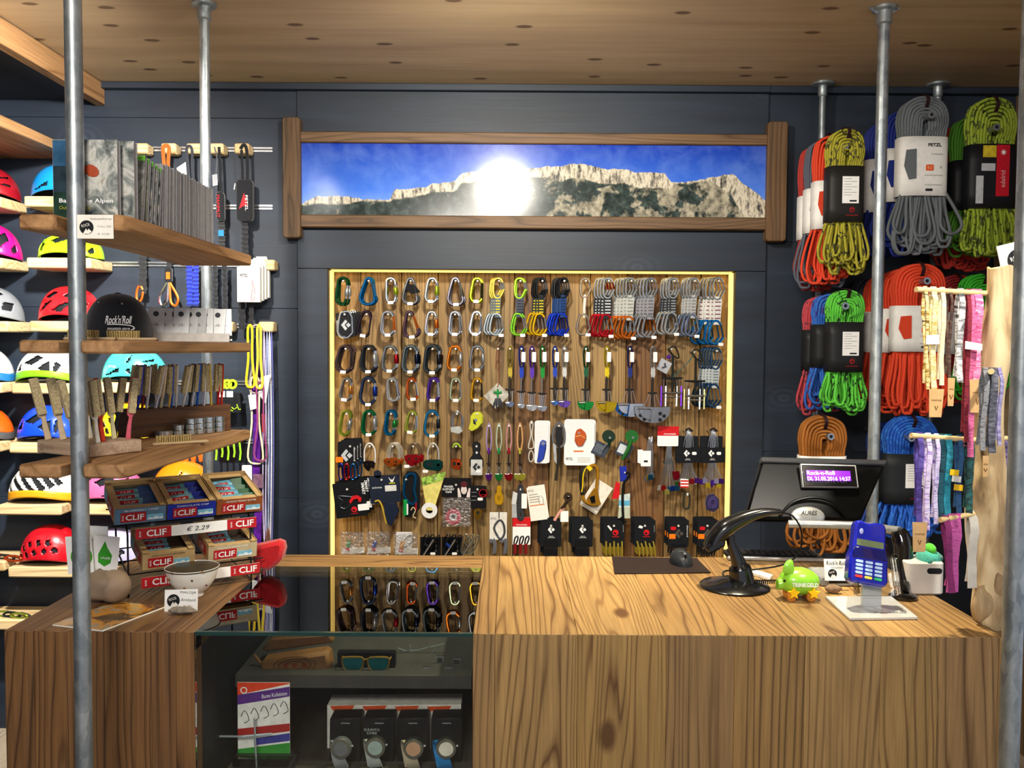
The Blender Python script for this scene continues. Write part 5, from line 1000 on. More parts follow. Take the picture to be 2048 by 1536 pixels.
it = It('sling', 'wide shiny purple sling hanging to the counter', 'sling', 512, 740, YL+.01); MB().ribbon([it.v(0, -10), it.v(-1, 60), it.v(1, 140), it.v(-1, 220), it.v(3, 290), it.v(0, 372)], (1, 0, 0), 15*it.S, .004).build('webbing', mat('#5a1a8a', .35, 0, .5, 40), it.o)
for k, (c, x, L, d) in enumerate((('#b8a8cc', 528, 430, 'lilac'), ('#8d97b8', 534, 440, 'grey blue'), ('#d8d4dc', 539, 446, 'white'), ('#5a5f9a', 543, 436, 'slate violet'))):
    it = It('sling', '%s long narrow sling at the rail end' % d, 'sling', x, 658, YL+.004*k); it.t('webbing', cloth(c), [(0, 0), (3, 200), (1, L*.8), (-2, L), (-4, L*.8), (-3, 200)], 1.3, 6, True, 4, flat=.5)
    if k == 0: it.plate('price_tag', mat('#c9c9cc', .5), [(-6, 96), (14, 90), (10, 112), (4, 150), (-10, 130)], .0006, .008); it.t('sewn_end', mat('#c8483a', .7), [(-2, 170, .004), (-1, 206, .004)], 3.2, 6); it.t('quick_link', mat('#c88a78', .3, .8), [(2, 440), (6, 400), (9, 440), (7, 470), (3, 470)], 2, 6, True, 3)
    if k == 2: it.plate('price_tag', mat('#c4c6c4', .5), [(-12, 470), (4, 452), (14, 466), (6, 488), (-16, 498)], .0006, .004); it.rect('dark_tag', INK, -10, 488, 8, 506, .002, .002)
it = It('leaflet', 'white rounded leaflet hanging behind the snack boxes', 'leaflet', 494, 948, YL); it.rect('sheet', STICK, -10, -18, 10, 18, .001, 0, 3); it = It('leaflet', 'small purple printed leaflet beside the snack boxes', 'leaflet', 516, 962, YL-.005); it.rect('sheet', mat('#7a5a6e', .5, 0, .4), -10, -14, 10, 14, .001)
# neon reels and gloves
it = It('cord_reel_pack', 'neon yellow green ring reels with tags on the rail behind the brushes', 'packaged cord', 455, 768, YL)
for k in range(3): it.disc('ring', mat('#a8c828', .5), -10+k*11, 0, 10, .006, .004*k, 18, 5)
for k in range(2): it.rect('price_tag', STICK, -16+k*16, 14, -3+k*16, 26, .0006, .012)
it.plate('pack', mat('#15171a', .6, 0, .6), [(-22, 18), (26, 18), (28, 56), (-24, 60)], .02, -.012)
for k in range(5): it.t('neon_lace', mat('#a8d82a', .5), [(-20+k*10, 40+k % 2*6, .01), (-12+k*9, 50, .012), (-4+k*8, 46+k % 3*4, .01)], 1, 5, sub=3)
it = It('neon_straps', 'black gloves with hanging neon green straps below the brush shelf', 'gloves', 455, 890, YL); it.plate('palm', mat('#101214', .7), [(-26, -30), (28, -34), (30, 6), (-26, 6)], .02, -.012, bevel=.004)
for k in range(5): it.t('strap', mat('#9ad42a', .5), [(-22+k*12, -6, .01), (-20+k*12, 14, .01), (-22+k*12, 30-k % 2*6, .008)], 2.2, 6, flat=.4)
for k in range(3):
    it = It('head_torch', '%s small amber head torch hanging under the brush shelf' % ORDN[k], 'head torch', 372+k*15, 915-k*3, YL, group='amber head torches'); it.ell('lens', mat('#f4d890', .3, 0, .05), 0, -8, 7, 7, .01); it.plate('body', mat('#b8601a', .5), [(-6, -2), (6, -2), (5, 14), (-3, 16)], .012, -.004, bevel=.003)
# ---- wire rack of snack bars on the left counter
A0 = PZ(250, 1186, HC); RX = Vector((P(225, 1046, 1.85).x, 1.85, HC)); yaw = math.radians(33)
rack = thing('snack_rack', 'black wire display rack of snack bar boxes on the left counter', 'display rack', RX+Vector((0, 0, .0005)), (0, 0, yaw)); RM = rack.matrix_basis.copy()
BW = mat('#121214', .4, .5)
KR = mat('#b89a6a', .65, 0, .08)
for x in (.03, .30):
    MB().tube([(x, -.005, 0), (x, .0, .14), (x, .02, .16), (x, .17, .205)], .0022, 6).build('side_wire', BW, rack); MB().tube([(x, -.005, .002), (x, .17, .012), (x, .17, .205)], .0022, 6).build('side_wire', BW, rack); MB().tube([(x, -.004, .048), (x, .17, .075)], .0022, 6).build('side_wire', BW, rack)
for y, z in ((-.002, .05), (.08, .062), (.165, .074), (.02, .158), (.1, .182), (.168, .203)): MB().tube([(.0, y, z), (.33, y, z)], .0018, 6).build('cross_wire', BW, rack)
CLIFR = mat('#b01c22', .45)
def strip(z, y, x0, x1, price=None):
    MB().bb(x0, x1, y-.0015, y, z, z+.024).build('price_strip', STICK, rack)
    for a, b in ((x0, x0+.075), (x1-.068, x1)): MB().bb(a, b, y-.0022, y-.0015, z, z+.024).build('brand_plate', CLIFR, rack); text(rack, 'CLIF', .015, ((a+b)/2+.006, y-.0028, z+.012), WHITE, w_=.042, bold=.02); text(rack, 'BAR', .004, (a+.009, y-.0028, z+.012), WHITE, (math.pi/2, math.radians(-90), 0), .013)
    if price: text(rack, price, .012, ((x0+x1)/2, y-.0028, z+.012), INK, w_=.05, shear=.2)
strip(.128, -.008, .045, .312, '€ 2,29'); strip(.018, -.012, .055, .318)
def snackbox(x, y, z, tilt, col, bars, label, sub_, w_=.106):
    o = thing('snack_box', label, 'snack box', RM @ Vector((x, y, z)), (math.radians(tilt), 0, yaw)); o.rotation_mode = 'XYZ'
    o.rotation_euler = (RM.to_3x3() @ Matrix.Rotation(math.radians(tilt), 3, 'X')).to_euler(); D = .155; h = .036
    fm = mat(col, .5)
    MB().bb(0, w_, 0, D, 0, .001).bb(0, .001, 0, D, 0, h*1.15).bb(w_-.001, w_, 0, D, 0, h*1.15).bb(0, w_, D-.001, D, 0, h*1.25).build('tray', KR, o)
    MB().bb(0, w_, -.001, .001, 0, h).build('front', fm, o)
    MB().bb(0, .014, 0, D, h*1.05, h*1.08).bb(w_-.014, w_, 0, D, h*1.05, h*1.08).bb(0, w_, 0, .018, h*.98, h).bb(0, w_, D-.02, D, h*1.05, h*1.08).build('rim', KR, o)
    MB().bb(.012, .064, -.002, -.001, .004, .026).build('brand_plate', CLIFR, o); text(o, 'CLIF', .0135, (.041, -.0026, .015), WHITE, w_=.038, bold=.02); text(o, 'BAR', .004, (.0165, -.0026, .015), WHITE, (math.pi/2, math.radians(-90), 0), .013)
    MB().bb(.066, .1, -.002, -.001, .006, .018).build('printed_sky', mat('#7ab4cc', .5), o); MB().prism([(.066, .006), (.072, .012), (.078, .009), (.086, .014), (.092, .009), (.1, .012), (.1, .006)], -.0024, -.002).build('printed_mountains', mat('#d8e4e8', .5), o)
    text(o, sub_, .004, (.055, -.0026, .031), WHITE if col != '#b89a6a' else INK, w_=.07)
    MB().bb(-.0012, 0, .02, .10, .008, .03).build('side_plate', CLIFR, o); text(o, 'CLIF', .014, (-.0018, .06, .019), WHITE, (math.pi/2, 0, -math.pi/2), .045, bold=.02); MB().bb(-.0012, 0, .10, .15, .008, .03).build('side_print', mat('#7ab4cc', .5), o)
    M2 = Matrix.Translation(o.location) @ o.rotation_euler.to_matrix().to_4x4()
    for k in range(4):
        p = M2 @ Vector((w_/2+random.uniform(-.003, .003), .028+.032*k, h*.55)); e = (M2.to_3x3() @ Euler((math.radians(28+random.uniform(-6, 8)), math.radians(random.uniform(-4, 4)), math.radians(random.uniform(-6, 6)))).to_matrix()).to_euler()
        b = thing('snack_bar', '%s snack bar from the front in the %s' % (ORDN[k], label.replace('open ', '').split(' on ')[0]), 'snack bar', p, e, 'bars in the snack boxes')
        fw = mat('#6fb0cc', .3, .1, .35, 60)
        m3 = MB(); m3.grid(lambda u, v: Vector(((u-.5)*.088, (v-.5)*.036, .006*math.sin(math.pi*v)*min(1, 6*u*(1-u)*1.5))), 10, 5); m3.build('wrapper', fw, b, solid=.002)
        MB().bb(.012, .043, -.014, .014, .0062, .0068).build('wrapper_end', mat(bars, .35), b); MB().bb(-.036, .002, -.008, .006, .0066, .0072).build('wrapper_plate', CLIFR, b); text(b, 'CLIF', .007, (-.016, -.001, .0076), WHITE, (0, 0, 0), .024)
T1 = 13
snackbox(.003, -.004, .165, T1, '#5a7a94', '#2a5a9a', 'steel blue fronted open snack box on the upper tier', 'BLUEBERRY CRISP'); snackbox(.112, -.004, .165, T1, '#1a2a9a', '#16309a', 'royal blue fronted open snack box on the upper tier', 'CHOCOLATE CHIP'); snackbox(.221, -.004, .165, T1, '#8a4a22', '#12502a', 'rust brown fronted open snack box on the upper tier', 'CRUNCHY PEANUT BUTTER')
snackbox(.058, -.008, .058, 9, '#b89a6a', '#4a3a2c', 'kraft fronted open snack box on the lower tier beside the bowl', 'WHITE CHOCOLATE MACADAMIA', .112); snackbox(.200, -.008, .058, 9, '#b8a682', '#3a3430', 'beige fronted open snack box on the lower tier beside the red pouch', 'CHOCOLATE ALMOND FUDGE', .112)
# ---- bowl, cards, stones, magazine, pouch
p = PZ(378, 1197, HC); o = thing('porcelain_bowl', 'white porcelain bowl with dark rim and small brown dots', 'bowl', (p.x, p.y+.02, HC+.0005))
MB().lathe([(.022, 0), (.024, .002), (.024, .009), (.036, .018), (.05, .038), (.0585, .066), (.0575, .0665), (.048, .039), (.033, .021), (0, .014)], 36).build('bowl', mat('#efede4', .18, 0, .03, coat=.4), o); MB().lathe([(.0583, .0625), (.0592, .0635), (.0592, .0645), (.0583, .065)], 36).build('rim_line', mat('#3a3324', .4), o)
for k in range(7):
    a = math.radians(-150+k*20); z = .03+.018*(k % 3); r = .0465+.011*(k % 3)*.75; MB().ell((r*math.cos(a), r*math.sin(a), z), (.0022, .0022, .0022), 8, 6).build('painted_dot', mat('#8a5a1a' if k % 2 else '#5a2a2a', .4), o)
p = PZ(362, 1222, HC); it = It('name_card', 'small white card handwritten with arm band price and round logo', 'price card', 363, 1201, p.y, 0); it.o.rotation_euler = (math.radians(-10), math.radians(-2), 0)
it.rect('card', STICK, -34, -22, 33, 22, .0008, 0); roundlogo(it, -16, 0, 13, .001); it.txt('MALOJA', 6, 14, -15, INK, .0012, 32, 3); it.txt('Armband', 6, 14, -1, INK, .0012, 30, 3); it.txt('€ 10,-', 5, 14, 12, INK, .0012, 20)
def stone(name, label, loc, r, col, cat='stone', seed=0, rot=0):
    o = thing(name, label, cat, loc, (0, 0, rot)); m_ = MB(); rnd = random.Random(seed); ph = [rnd.uniform(0, 6) for _ in range(6)]
    def f(u, v):
        t_ = 2*math.pi*u; a = math.pi*(v-.5); w1 = 1+.10*math.sin(2*t_+ph[0])*math.cos(a)+.06*math.sin(3*t_+ph[1]+2*a)+.05*math.sin(5*a+ph[2])
        return Vector((r[0]*w1*math.cos(a)*math.cos(t_), r[1]*w1*math.cos(a)*math.sin(t_), r[2]*(w1*math.sin(a)*.9+.93)))
    m_.grid(f, 28, 16, True); m_.build('body', col, o, angle=80); return o
stone('pebble', 'small flat grey pebble weighing down the handwritten card', (PZ(368, 1226, HC).x, p.y-.02, HC+.0005), (.026, .012, .008), mat('#7d7468', .7, 0, .35, 90), seed=3)
BURL = mat('#94806c', .5, 0, .3, 18, .15)
p = PZ(190, 1212, HC); b1 = stone('burl_holder', 'smooth brown wooden burl with a slit holding paper packs', (p.x, p.y+.035, HC+.0005), (.062, .045, .040), BURL, 'wooden holder', 5); stone_b = MB().ell((.03, -.012, .036), (.036, .034, .036), 20, 12).build('lobe', BURL, b1)
for k, (px, py, rr, lab) in enumerate(((160, 1105, -4, 'white paper pack with big green circle standing in the burl'), (212, 1105, 5, 'white paper pack with green drop standing in the burl'), (190, 1085, 2, 'plain white paper pack at the back of the burl'))):
    it = It('paper_pack', lab, 'paper pack', px, py, p.y+.02+.012*k, rr); it.rect('pack', STICK, -26, -34, 26, 42, .003, 0, 1)
    if k == 0: it.disc('print', mat('#4aa02a', .5), 4, 8, 22, .0004, .0032)
    if k == 1: it.plate('print', mat('#3a9a2a', .5), [(-2, -24), (4, -10), (14, 4), (12, 20), (0, 28), (-13, 20), (-14, 4)], .0004, .0032)
    if k < 2: it.txt('chalk', 5, 2, 10, WHITE, .0042, 20)
q = [PZ(105, 1252, HC), PZ(205, 1264, HC), PZ(330, 1216, HC), PZ(232, 1206, HC)]; c_ = sum(q, Vector())/4
def magprint():
    t = NT('magazine_cover'); n = t.noise(t.coord((1, 1, 1)), 16, 4, .6, .8); t.base(t.ramp(n, [(.3, lin('#1a1712')), (.45, lin('#5a4630')), (.55, lin('#c88a2a')), (.63, lin('#8d8270')), (.75, lin('#c9c2b4'))]), .25); return t.m
o = thing('magazine', 'glossy orange and black magazine lying on the left counter', 'magazine', (c_.x, c_.y, HC+.0005)); out = [(v.x-c_.x, v.y-c_.y) for v in q]; slab(out, 0, .003).build('pages', PAPER, o); slab([(x*.998, y*.998) for x, y in out], .003, .0036).build('cover', magprint(), o)
p = PZ(536, 1142, HC); it = It('red_pouch', 'bright red felt pouch leaning at the counter edge by the slings', 'pouch', 536, 1110, p.y-.02); it.plate('body', cloth('#b8141c'), [(-34, -18), (28, -32), (36, -20), (30, 6), (12, 26), (-10, 30), (-26, 12)], .05, -.03, bevel=.012)
# ================================================================== panorama print in its timber frame
FW = wood('frame', '#785a3a', '#523a22', 0, 12, 8, .6, .3, .55, .12); FWV = wood('framev', '#6c5032', '#48341e', 2, 12, 8, .6, .3, .55, .12)
YPO = YW-.03
def pm():
    t = NT('panorama_print'); tc = t.n('ShaderNodeTexCoord'); sp = t.n('ShaderNodeSeparateXYZ'); t.l(tc.outputs['Generated'], sp.inputs[0]); X, Z = sp.outputs[0], sp.outputs[2]
    def curve(pts):
        nd = t.n('ShaderNodeFloatCurve'); c = nd.mapping.curves[0]
        c.points[0].location = pts[0]; c.points[1].location = pts[-1]
        for p_ in pts[1:-1]: c.points.new(*p_)
        for q_ in c.points: q_.handle_type = 'VECTOR'
        nd.mapping.update(); t.l(X, nd.inputs['Value']); return nd.outputs[0]
    ridge = curve([(0, .16), (.03, .26), (.10, .27), (.13, .23), (.19, .22), (.20, .36), (.27, .40), (.28, .44), (.33, .48), (.345, .60), (.42, .64), (.50, .67), (.535, .70), (.56, .69), (.58, .74), (.61, .73), (.64, .67), (.70, .66), (.72, .62), (.78, .62), (.795, .48), (.83, .50), (.90, .58), (.925, .62), (.95, .48), (1, .24)])
    mp = t.n('ShaderNodeMapping'); mp.inputs['Scale'].default_value = (6.5, 1, 1); t.l(tc.outputs['Generated'], mp.inputs[0])
    n1 = t.noise(mp.outputs[0], 9, 5, .6); n2 = t.noise(mp.outputs[0], 3.2, 4, .6, .4)
    mv = t.n('ShaderNodeMapping'); mv.inputs['Scale'].default_value = (40, 1, 2.2); t.l(tc.outputs['Generated'], mv.inputs[0]); nv = t.noise(mv.outputs[0], 2.2, 4, .65)
    rz = t.math('ADD', ridge, t.math('MULTIPLY', t.math('SUBTRACT', n1, .5), .09))
    dep = t.math('SUBTRACT', rz, Z)                                       # >0 inside the mountain
    mount = t.ramp(dep, [(.498, (0, 0, 0)), (.502, (1, 1, 1))]); mount = t.ramp(t.math('ADD', dep, .5), [(.497, (0, 0, 0)), (.503, (1, 1, 1))])
    cliffh = curve([(0, .02), (.03, .10), (.1, .11), (.13, .02), (.19, .02), (.2, .13), (.27, .1), (.3, .12), (.345, .14), (.5, .12), (.56, .20), (.63, .2), (.70, .2), (.78, .22), (.80, .02), (.88, .04), (.91, .22), (.95, .45), (1, .3)])
    cl = t.ramp(t.math('ADD', t.math('MULTIPLY', t.math('SUBTRACT', t.math('ADD', cliffh, t.math('MULTIPLY', t.math('SUBTRACT', n1, .5), .16)), dep), 8), .5), [(.4, (0, 0, 0)), (.6, (1, 1, 1))])
    rock = t.ramp(nv, [(.36, lin('#3c3e40')), (.45, lin('#9a9282')), (.54, lin('#d8cfba')), (.62, lin('#a89e8a')), (.7, lin('#5a5850'))])
    forest = t.ramp(n1, [(.3, lin('#141c1c')), (.5, lin('#2c3836')), (.7, lin('#4c5854'))])
    scree = t.ramp(t.math('ADD', n2, t.math('MULTIPLY', t.math('SUBTRACT', X, .5), .35)), [(.56, (0, 0, 0)), (.62, (1, 1, 1))])
    m1 = t.mix(scree, forest, t.ramp(n1, [(.35, lin('#4a4a42')), (.62, lin('#b0a892'))])); m2 = t.mix(cl, m1, rock)
    sky = t.ramp(Z, [(0, lin('#7fa8ea')), (.35, lin('#3f72da')), (1, lin('#1436a4'))]); sk = t.mix(t.ramp(n2, [(.4, (0, 0, 0)), (.8, (.25, .25, .25))]), sky, lin('#8fb0ec'))
    t.base(t.mix(mount, sk, m2), .17); t.b.inputs['Specular IOR Level'].default_value = .45; return t.m
c0 = P(1068, 360, YPO); po = thing('panorama_picture', 'long mountain panorama print in a dark timber frame', 'picture', c0)
def L(px, py): p_ = P(px, py, YPO); return p_.x-c0.x, p_.z-c0.z
x0, z1 = L(602, 285); x1, z0 = L(1532, 437)
MB().bb(x0, x1, .0, .006, z0, z1).build('print', pm(), po)
xa_, za = L(600, 266)[0], 0
MB().bb(x0-.01, x1+.01, -.012, .028, z1-.002, z1+.040).build('frame_rail', FW, po, .004); MB().bb(x0-.01, x1+.01, -.012, .028, z0-.045, z0+.002).build('frame_rail', FW, po, .004)
for a, b, t_, bo_ in ((568, 604, 237, 477), (1533, 1568, 246, 484)):
    xx0, zt_ = L(a, t_); xx1, zb = L(b, bo_); MB().prism(rrect(xx1-xx0, zt_-zb, .012, 4, (xx0+xx1)/2, (zt_+zb)/2), -.026, .03).build('frame_post', FWV, po, .003)
# ================================================================== climbing ropes on their hooks
def ropemat(c1, c2=None, sc_=160):
    k = ('rope', c1, c2)
    if k in _m: return _m[k]
    t = NT('rope'); w1 = t.n('ShaderNodeTexWave', wave_type='BANDS', bands_direction='DIAGONAL', i_Scale=sc_, i_Distortion=2.5, i_Detail=2); t.l(t.coord(), w1.inputs['Vector']); n = t.noise(t.coord(), 400, 2)
    a = lin(c1); b = lin(c2) if c2 else tuple(x*.75 for x in a)
    c = t.ramp(w1.outputs[0], [(.3, a), (.8 if c2 else .9, b)]) if not c2 else t.mix(t.ramp(t.noise(t.coord((1, 1, .5)), 55, 2, .5, 1.5), [(.56, (0, 0, 0)), (.60, (1, 1, 1))]), a, b)
    c = t.mix(.35, c, t.ramp(n, [(.3, (.6, .6, .6)), (.7, (1, 1, 1))]), 'MULTIPLY'); t.base(c, .8); t.bump(w1.outputs[0], .35, .0012); _m[k] = t.m; return t.m
HOOKM = mat('#9aa0a4', .3, .8)
def rope(px, ytop, ybot, wpx, Y, col, label, col2=None, band='#e8e6e0', bt=.40, bb_=.66, seed=0, loops='open', rp=.0048, fan=1.0, brand=None, extra=None, layers=3):
    """a coiled rope: fanned upper bights over the hook, paper band, hanging loops"""
    rnd = random.Random(seed); S = Y/F; p = P(px, ytop, Y); o = thing('climbing_rope', label, 'rope', p, (0, 0, 0), 'climbing ropes on the pipes')
    H = (ybot-ytop)*S; W2 = wpx*S/2; zt_ = -H*bt; zb = -H*bb_; bw = W2*.86; m_ = MB(); D = .033; nr = max(5, int(W2/(rp*2.0)))
    for l in range(layers):
        yo = (l-(layers-1)/2)*D*2/layers*.9
        for k in range(nr):
            f = (k+.6)/nr; w1 = W2*(.16+.84*f)-rp; wb = bw*(.05+.9*f); top = -rp-(1-f)*H*bt*.55; j = rnd.uniform(-1, 1)*.0015
            dd = -.010*math.sin(math.pi*min(1, f*.9+.1))*(1 if l == 0 else .4)
            pts = [(-wb, yo*.8, zb-.01), (-wb, yo*.8, zt_), (-w1*.94, yo+dd, zt_*.55+top*.45), (-w1*.80+j, yo+dd, top-w1*.36), (-w1*.42, yo+dd, top-w1*.07), (0, yo+dd, top+j), (w1*.42, yo+dd, top-w1*.07), (w1*.80-j, yo+dd, top-w1*.36), (w1*.94, yo+dd, zt_*.55+top*.45), (wb, yo*.8, zt_), (wb, yo*.8, zb-.01)]
            m_.tube(spline(pts, 3), rp*rnd.uniform(.95, 1.05), 6)
    nl = int(nr*3.6*fan)
    for k in range(nl):
        f = (k+.5)/nl*2-1; xs = f*bw*.85; lw = rnd.uniform(.20, .42)*W2*(1.0 if loops == 'open' else .5); ln = (H+zb)*rnd.uniform(.66, 1.0); yo = rnd.uniform(-1, .6)*D; xo = f*W2*1.02*rnd.uniform(.75, 1.08); tw = rnd.uniform(-.4, .4)
        a = (xs-rp*1.2, yo*.6, zb+.012); b = (xs+rp*1.6, yo*.6+rnd.uniform(-.01, .01), zb+.012); zc_ = zb-ln
        pts = [a, (xo*.9-lw*.7, yo-.004, zb-ln*.35), (xo-lw, yo-.01, zb-ln*.72), (xo-lw*.6, yo-.01+tw*.01, zc_+rp+lw*.22), (xo, yo-.012, zc_+rp), (xo+lw*.6, yo-.01-tw*.01, zc_+rp+lw*.22), (xo+lw, yo-.006, zb-ln*.72), (xo*.9+lw*.7, yo, zb-ln*.35), b]
        m_.tube(spline(pts, 3), rp*rnd.uniform(.95, 1.05), 6)
    m_.build('coil', ropemat(col, col2), o, angle=80)
    MB().ell((0, .006, (zt_+zb)/2), (bw*.93, D*.8, (zt_-zb)/2+.012), 16, 8).build('core', ropemat(col, col2), o)
    bm = mat(band, .5, 0, .05)
    e = .55
    MB().grid(lambda u, v: Vector((bw*1.06*math.copysign(abs(math.cos(2*math.pi*u))**e, math.cos(2*math.pi*u)), (D*1.12)*math.copysign(abs(math.sin(2*math.pi*u))**e, math.sin(2*math.pi*u)), zt_+.004+(zb-zt_-.008)*v)), 40, 4, True).build('paper_band', bm, o, solid=.0012, angle=70)
    yf = -D*1.12-.0012; hb = zt_-zb
    if band == '#e8e6e0':
        MB().prism([(-bw*.86, zt_-hb*.22), (-bw*.42, zt_-hb*.2), (-bw*.40, zt_-hb*.72), (-bw*.72, zt_-hb*.74), (-bw*.94, zt_-hb*.5)], yf-.0008, yf+.0004).build('band_window', ropemat(col, col2), o)
        if brand:
            text(o, brand, .011, (bw*.35, yf-.0012, zt_-hb*.13), INK, w_=.044, bold=.03)
            MB().prism(rrect(.026, .02, .003, 3, bw*.16, zt_-hb*.53), yf-.001, yf).build('size_patch', mat('#e0602a', .5), o); text(o, '9.2', .009, (bw*.16, yf-.0014, zt_-hb*.53), mat('#f0c0a0', .5))
            for q in range(3): MB().bb(-bw*.05+.02*(q == 0), bw*.7, yf-.0008, yf, zt_-hb*(.30+.17*q+.2*(q > 0)), zt_-hb*(.285+.17*q+.2*(q > 0))).build('print_line', mat('#b4b2ac', .6), o)
            text(o, 'd', .008, (bw*.62, yf-.0012, zt_-hb*.52), INK); MB().bb(-bw*.0, bw*.3, yf-.0008, yf, zb+hb*.06, zb+hb*.10).build('barcode', INK, o)
    elif extra != 'ed':
        MB().bb(-bw*.32, bw*.62, yf-.001, yf, zb+hb*.32, zt_-hb*.18).build('data_label', STICK, o)
        for q in range(7): MB().bb(-bw*.24, bw*(.2+.3*(q % 2)), yf-.0014, yf-.001, zt_-hb*(.23+.05*q), zt_-hb*(.222+.05*q)).build('print_line', mat('#8a8c8e', .6), o)
        MB().bb(bw*.1, bw*.5, yf-.0014, yf-.001, zb+hb*.35, zb+hb*.38).build('barcode', INK, o)
        MB().cyl((bw*.25, yf-.0012, zb+hb*.2), (bw*.25, yf, zb+hb*.2), .009, 16).build('emblem', mat('#8a1a1c', .5), o); MB().ell((bw*.27, yf-.0012, zb+hb*.19), (.004, .0005, .003), 8, 6).build('emblem_mark', BC, o); MB().bb(-bw*.1, bw*.6, yf-.0008, yf, zb+hb*.09, zb+hb*.105).build('emblem_name', mat('#8a1a1c', .5), o)
    else:
        MB().bb(bw*.05, bw*.62, yf-.001, yf, zb+hb*.17, zt_).build('red_panel', mat('#c0182a', .45), o); text(o, 'edelrid', .016, (bw*.34, yf-.0016, zb+hb*.45), mat('#e8b8b8', .5), (math.pi/2, math.radians(-90), 0), .055); MB().bb(-bw*.55, bw*.03, yf-.001, yf, zt_-hb*.2, zt_-hb*.01).build('yellow_panel', mat('#c8b02a', .5, 0, .3), o)
        MB().lathe([(0, 0)]+[((.010 if q % 2 else .005), 0) for q in range(1)], 8).build('sun_emblem', STICK, o, loc=(bw*.34, yf-.0016, zt_-hb*.12)) if False else MB().prism([((.011 if q % 2 else .004)*math.cos(q*math.pi/8)+bw*.34, (.011 if q % 2 else .004)*math.sin(q*math.pi/8)+zt_-hb*.12) for q in range(16)], yf-.0018, yf-.001).build('sun_emblem', STICK, o)
        for a, b in ((.30, .42), (.5, .95)): MB().bb(-bw*(.6 if a < .4 else .82), bw*(.0 if a < .4 else -.5), yf-.001, yf, zt_-hb*b, zt_-hb*a).build('data_label', mat('#b8bcc0', .5), o)
    hz = -H*bt*.50
    MB().ribbon(spline([(0, -.018, hz+.012), (-.004, -.052, hz+.05), (-.006, -.03, -.002), (-.006, .01, .003)], 4), (1, 0, 0), .012, .0015).build('hang_loop', mat('#2a1416', .7), o)
    return o
def hook(px, py, Y0, Y1, label):
    p = P(px, py, Y0); o = thing('rope_hook', label, 'hook', p); MB().cyl((0, 0, 0), (0, Y1-Y0, 0), .0085, 14).build('tube', HOOKM, o); MB().lathe([(.006, -.001), (.012, -.001), (.0125, .002), (.012, .006), (.006, .006), (.006, -.001)], 18, (0, 0, 0), Matrix.Rotation(math.pi/2, 3, 'X')).build('end_ring', HOOKM, o); MB().cyl((0, -.0005, 0), (0, .004, 0), .006, 14).build('bore', INK, o); return o
hook(1690, 291, 2.865, 3.195, 'steel tube hook carrying the yellow, orange and grey ropes'); hook(1690, 612, 2.865, 3.195, 'steel tube hook carrying the green and blue speckled ropes'); hook(1661, 873, 2.90, 3.195, 'steel tube hook carrying the ochre rope')
hook(1862, 230, 2.83, 3.195, 'steel tube hook carrying the grey and navy ropes'); hook(1853, 562, 2.83, 3.195, 'steel tube hook carrying the three orange ropes'); hook(1822, 876, 2.83, 3.195, 'steel tube hook carrying the blue ropes'); hook(1992, 255, 2.83, 3.195, 'steel tube hook carrying the lime green rope')
OR = '#e8441c'
rope(1690, 258, 548, 80, 2.89, '#a8a028', 'mustard yellow speckled rope with black paper band', '#3a3a1a', '#22211f', .27, .63, 1)
rope(1662, 270, 568, 76, 2.97, OR, 'orange rope directly behind the mustard yellow one', None, '#e8e6e0', .32, .62, 2); rope(1646, 280, 575, 76, 3.05, '#5a5f6c', 'blue grey rope between the orange and the red rope', None, '#e8e6e0', .34, .62, 3); rope(1634, 290, 580, 76, 3.13, '#b8342a', 'brick red rope closest to the wall in the narrow column', None, '#e8e6e0', .36, .64, 4)
rope(1690, 578, 832, 80, 2.91, '#5cc83a', 'bright green speckled rope with black paper band', '#173a14', '#1e1f20', .27, .64, 5); rope(1660, 585, 822, 76, 3.0, '#2a66c0', 'blue violet speckled rope behind the bright green one', '#3a2a7a', '#1e1f20', .28, .62, 6); rope(1642, 590, 830, 76, 3.09, '#c0404a', 'coral red speckled rope closest to the wall behind the blue one', '#5a2a3a', '#1e1f20', .3, .62, 7)
rope(1645, 828, 1112, 102, 2.96, '#a8641a', 'ochre brown rope rising above the register screen', None, '#e8e6e0', .30, .62, 8, brand='PETZL', rp=.0056)
rope(1845, 193, 508, 106, 2.90, '#6a7074', 'large plain grey rope with white paper band', None, '#e8e6e0', .27, .62, 9, brand='PETZL', rp=.0056); rope(1808, 220, 512, 100, 3.0, '#0f2a8a', 'navy blue rope directly behind the large grey one', None, '#e8e6e0', .28, .62, 10, rp=.0056); rope(1776, 240, 515, 100, 3.1, '#12267a', 'navy blue rope nearest the wall behind the register pole', None, '#e8e6e0', .3, .66, 11, rp=.0056)
rope(1836, 525, 832, 112, 2.90, OR, 'front orange rope with white band beside the driftwood headbands', None, '#e8e6e0', .29, .57, 12, brand='PETZL', rp=.0056, fan=1.3, loops='tight'); rope(1806, 535, 828, 104, 2.98, OR, 'middle orange rope of the three on one hook', None, '#e8e6e0', .29, .57, 13, rp=.0056); rope(1776, 545, 815, 100, 3.06, OR, 'rear orange rope of the three on one hook', None, '#e8e6e0', .3, .58, 14, rp=.0056); rope(1748, 550, 820, 92, 3.14, '#39434c', 'charcoal rope at the wall behind the orange ropes', None, '#e8e6e0', .3, .58, 15)
rope(1820, 828, 1080, 116, 2.90, '#1a5ac0', 'bright blue flecked rope with black band behind the register', '#2a7ad8', '#202326', .32, .70, 16, rp=.0056); rope(1782, 842, 1080, 100, 3.02, '#173a8a', 'dark blue rope behind the bright blue flecked one', '#2a5ab0', '#202326', .32, .7, 17)
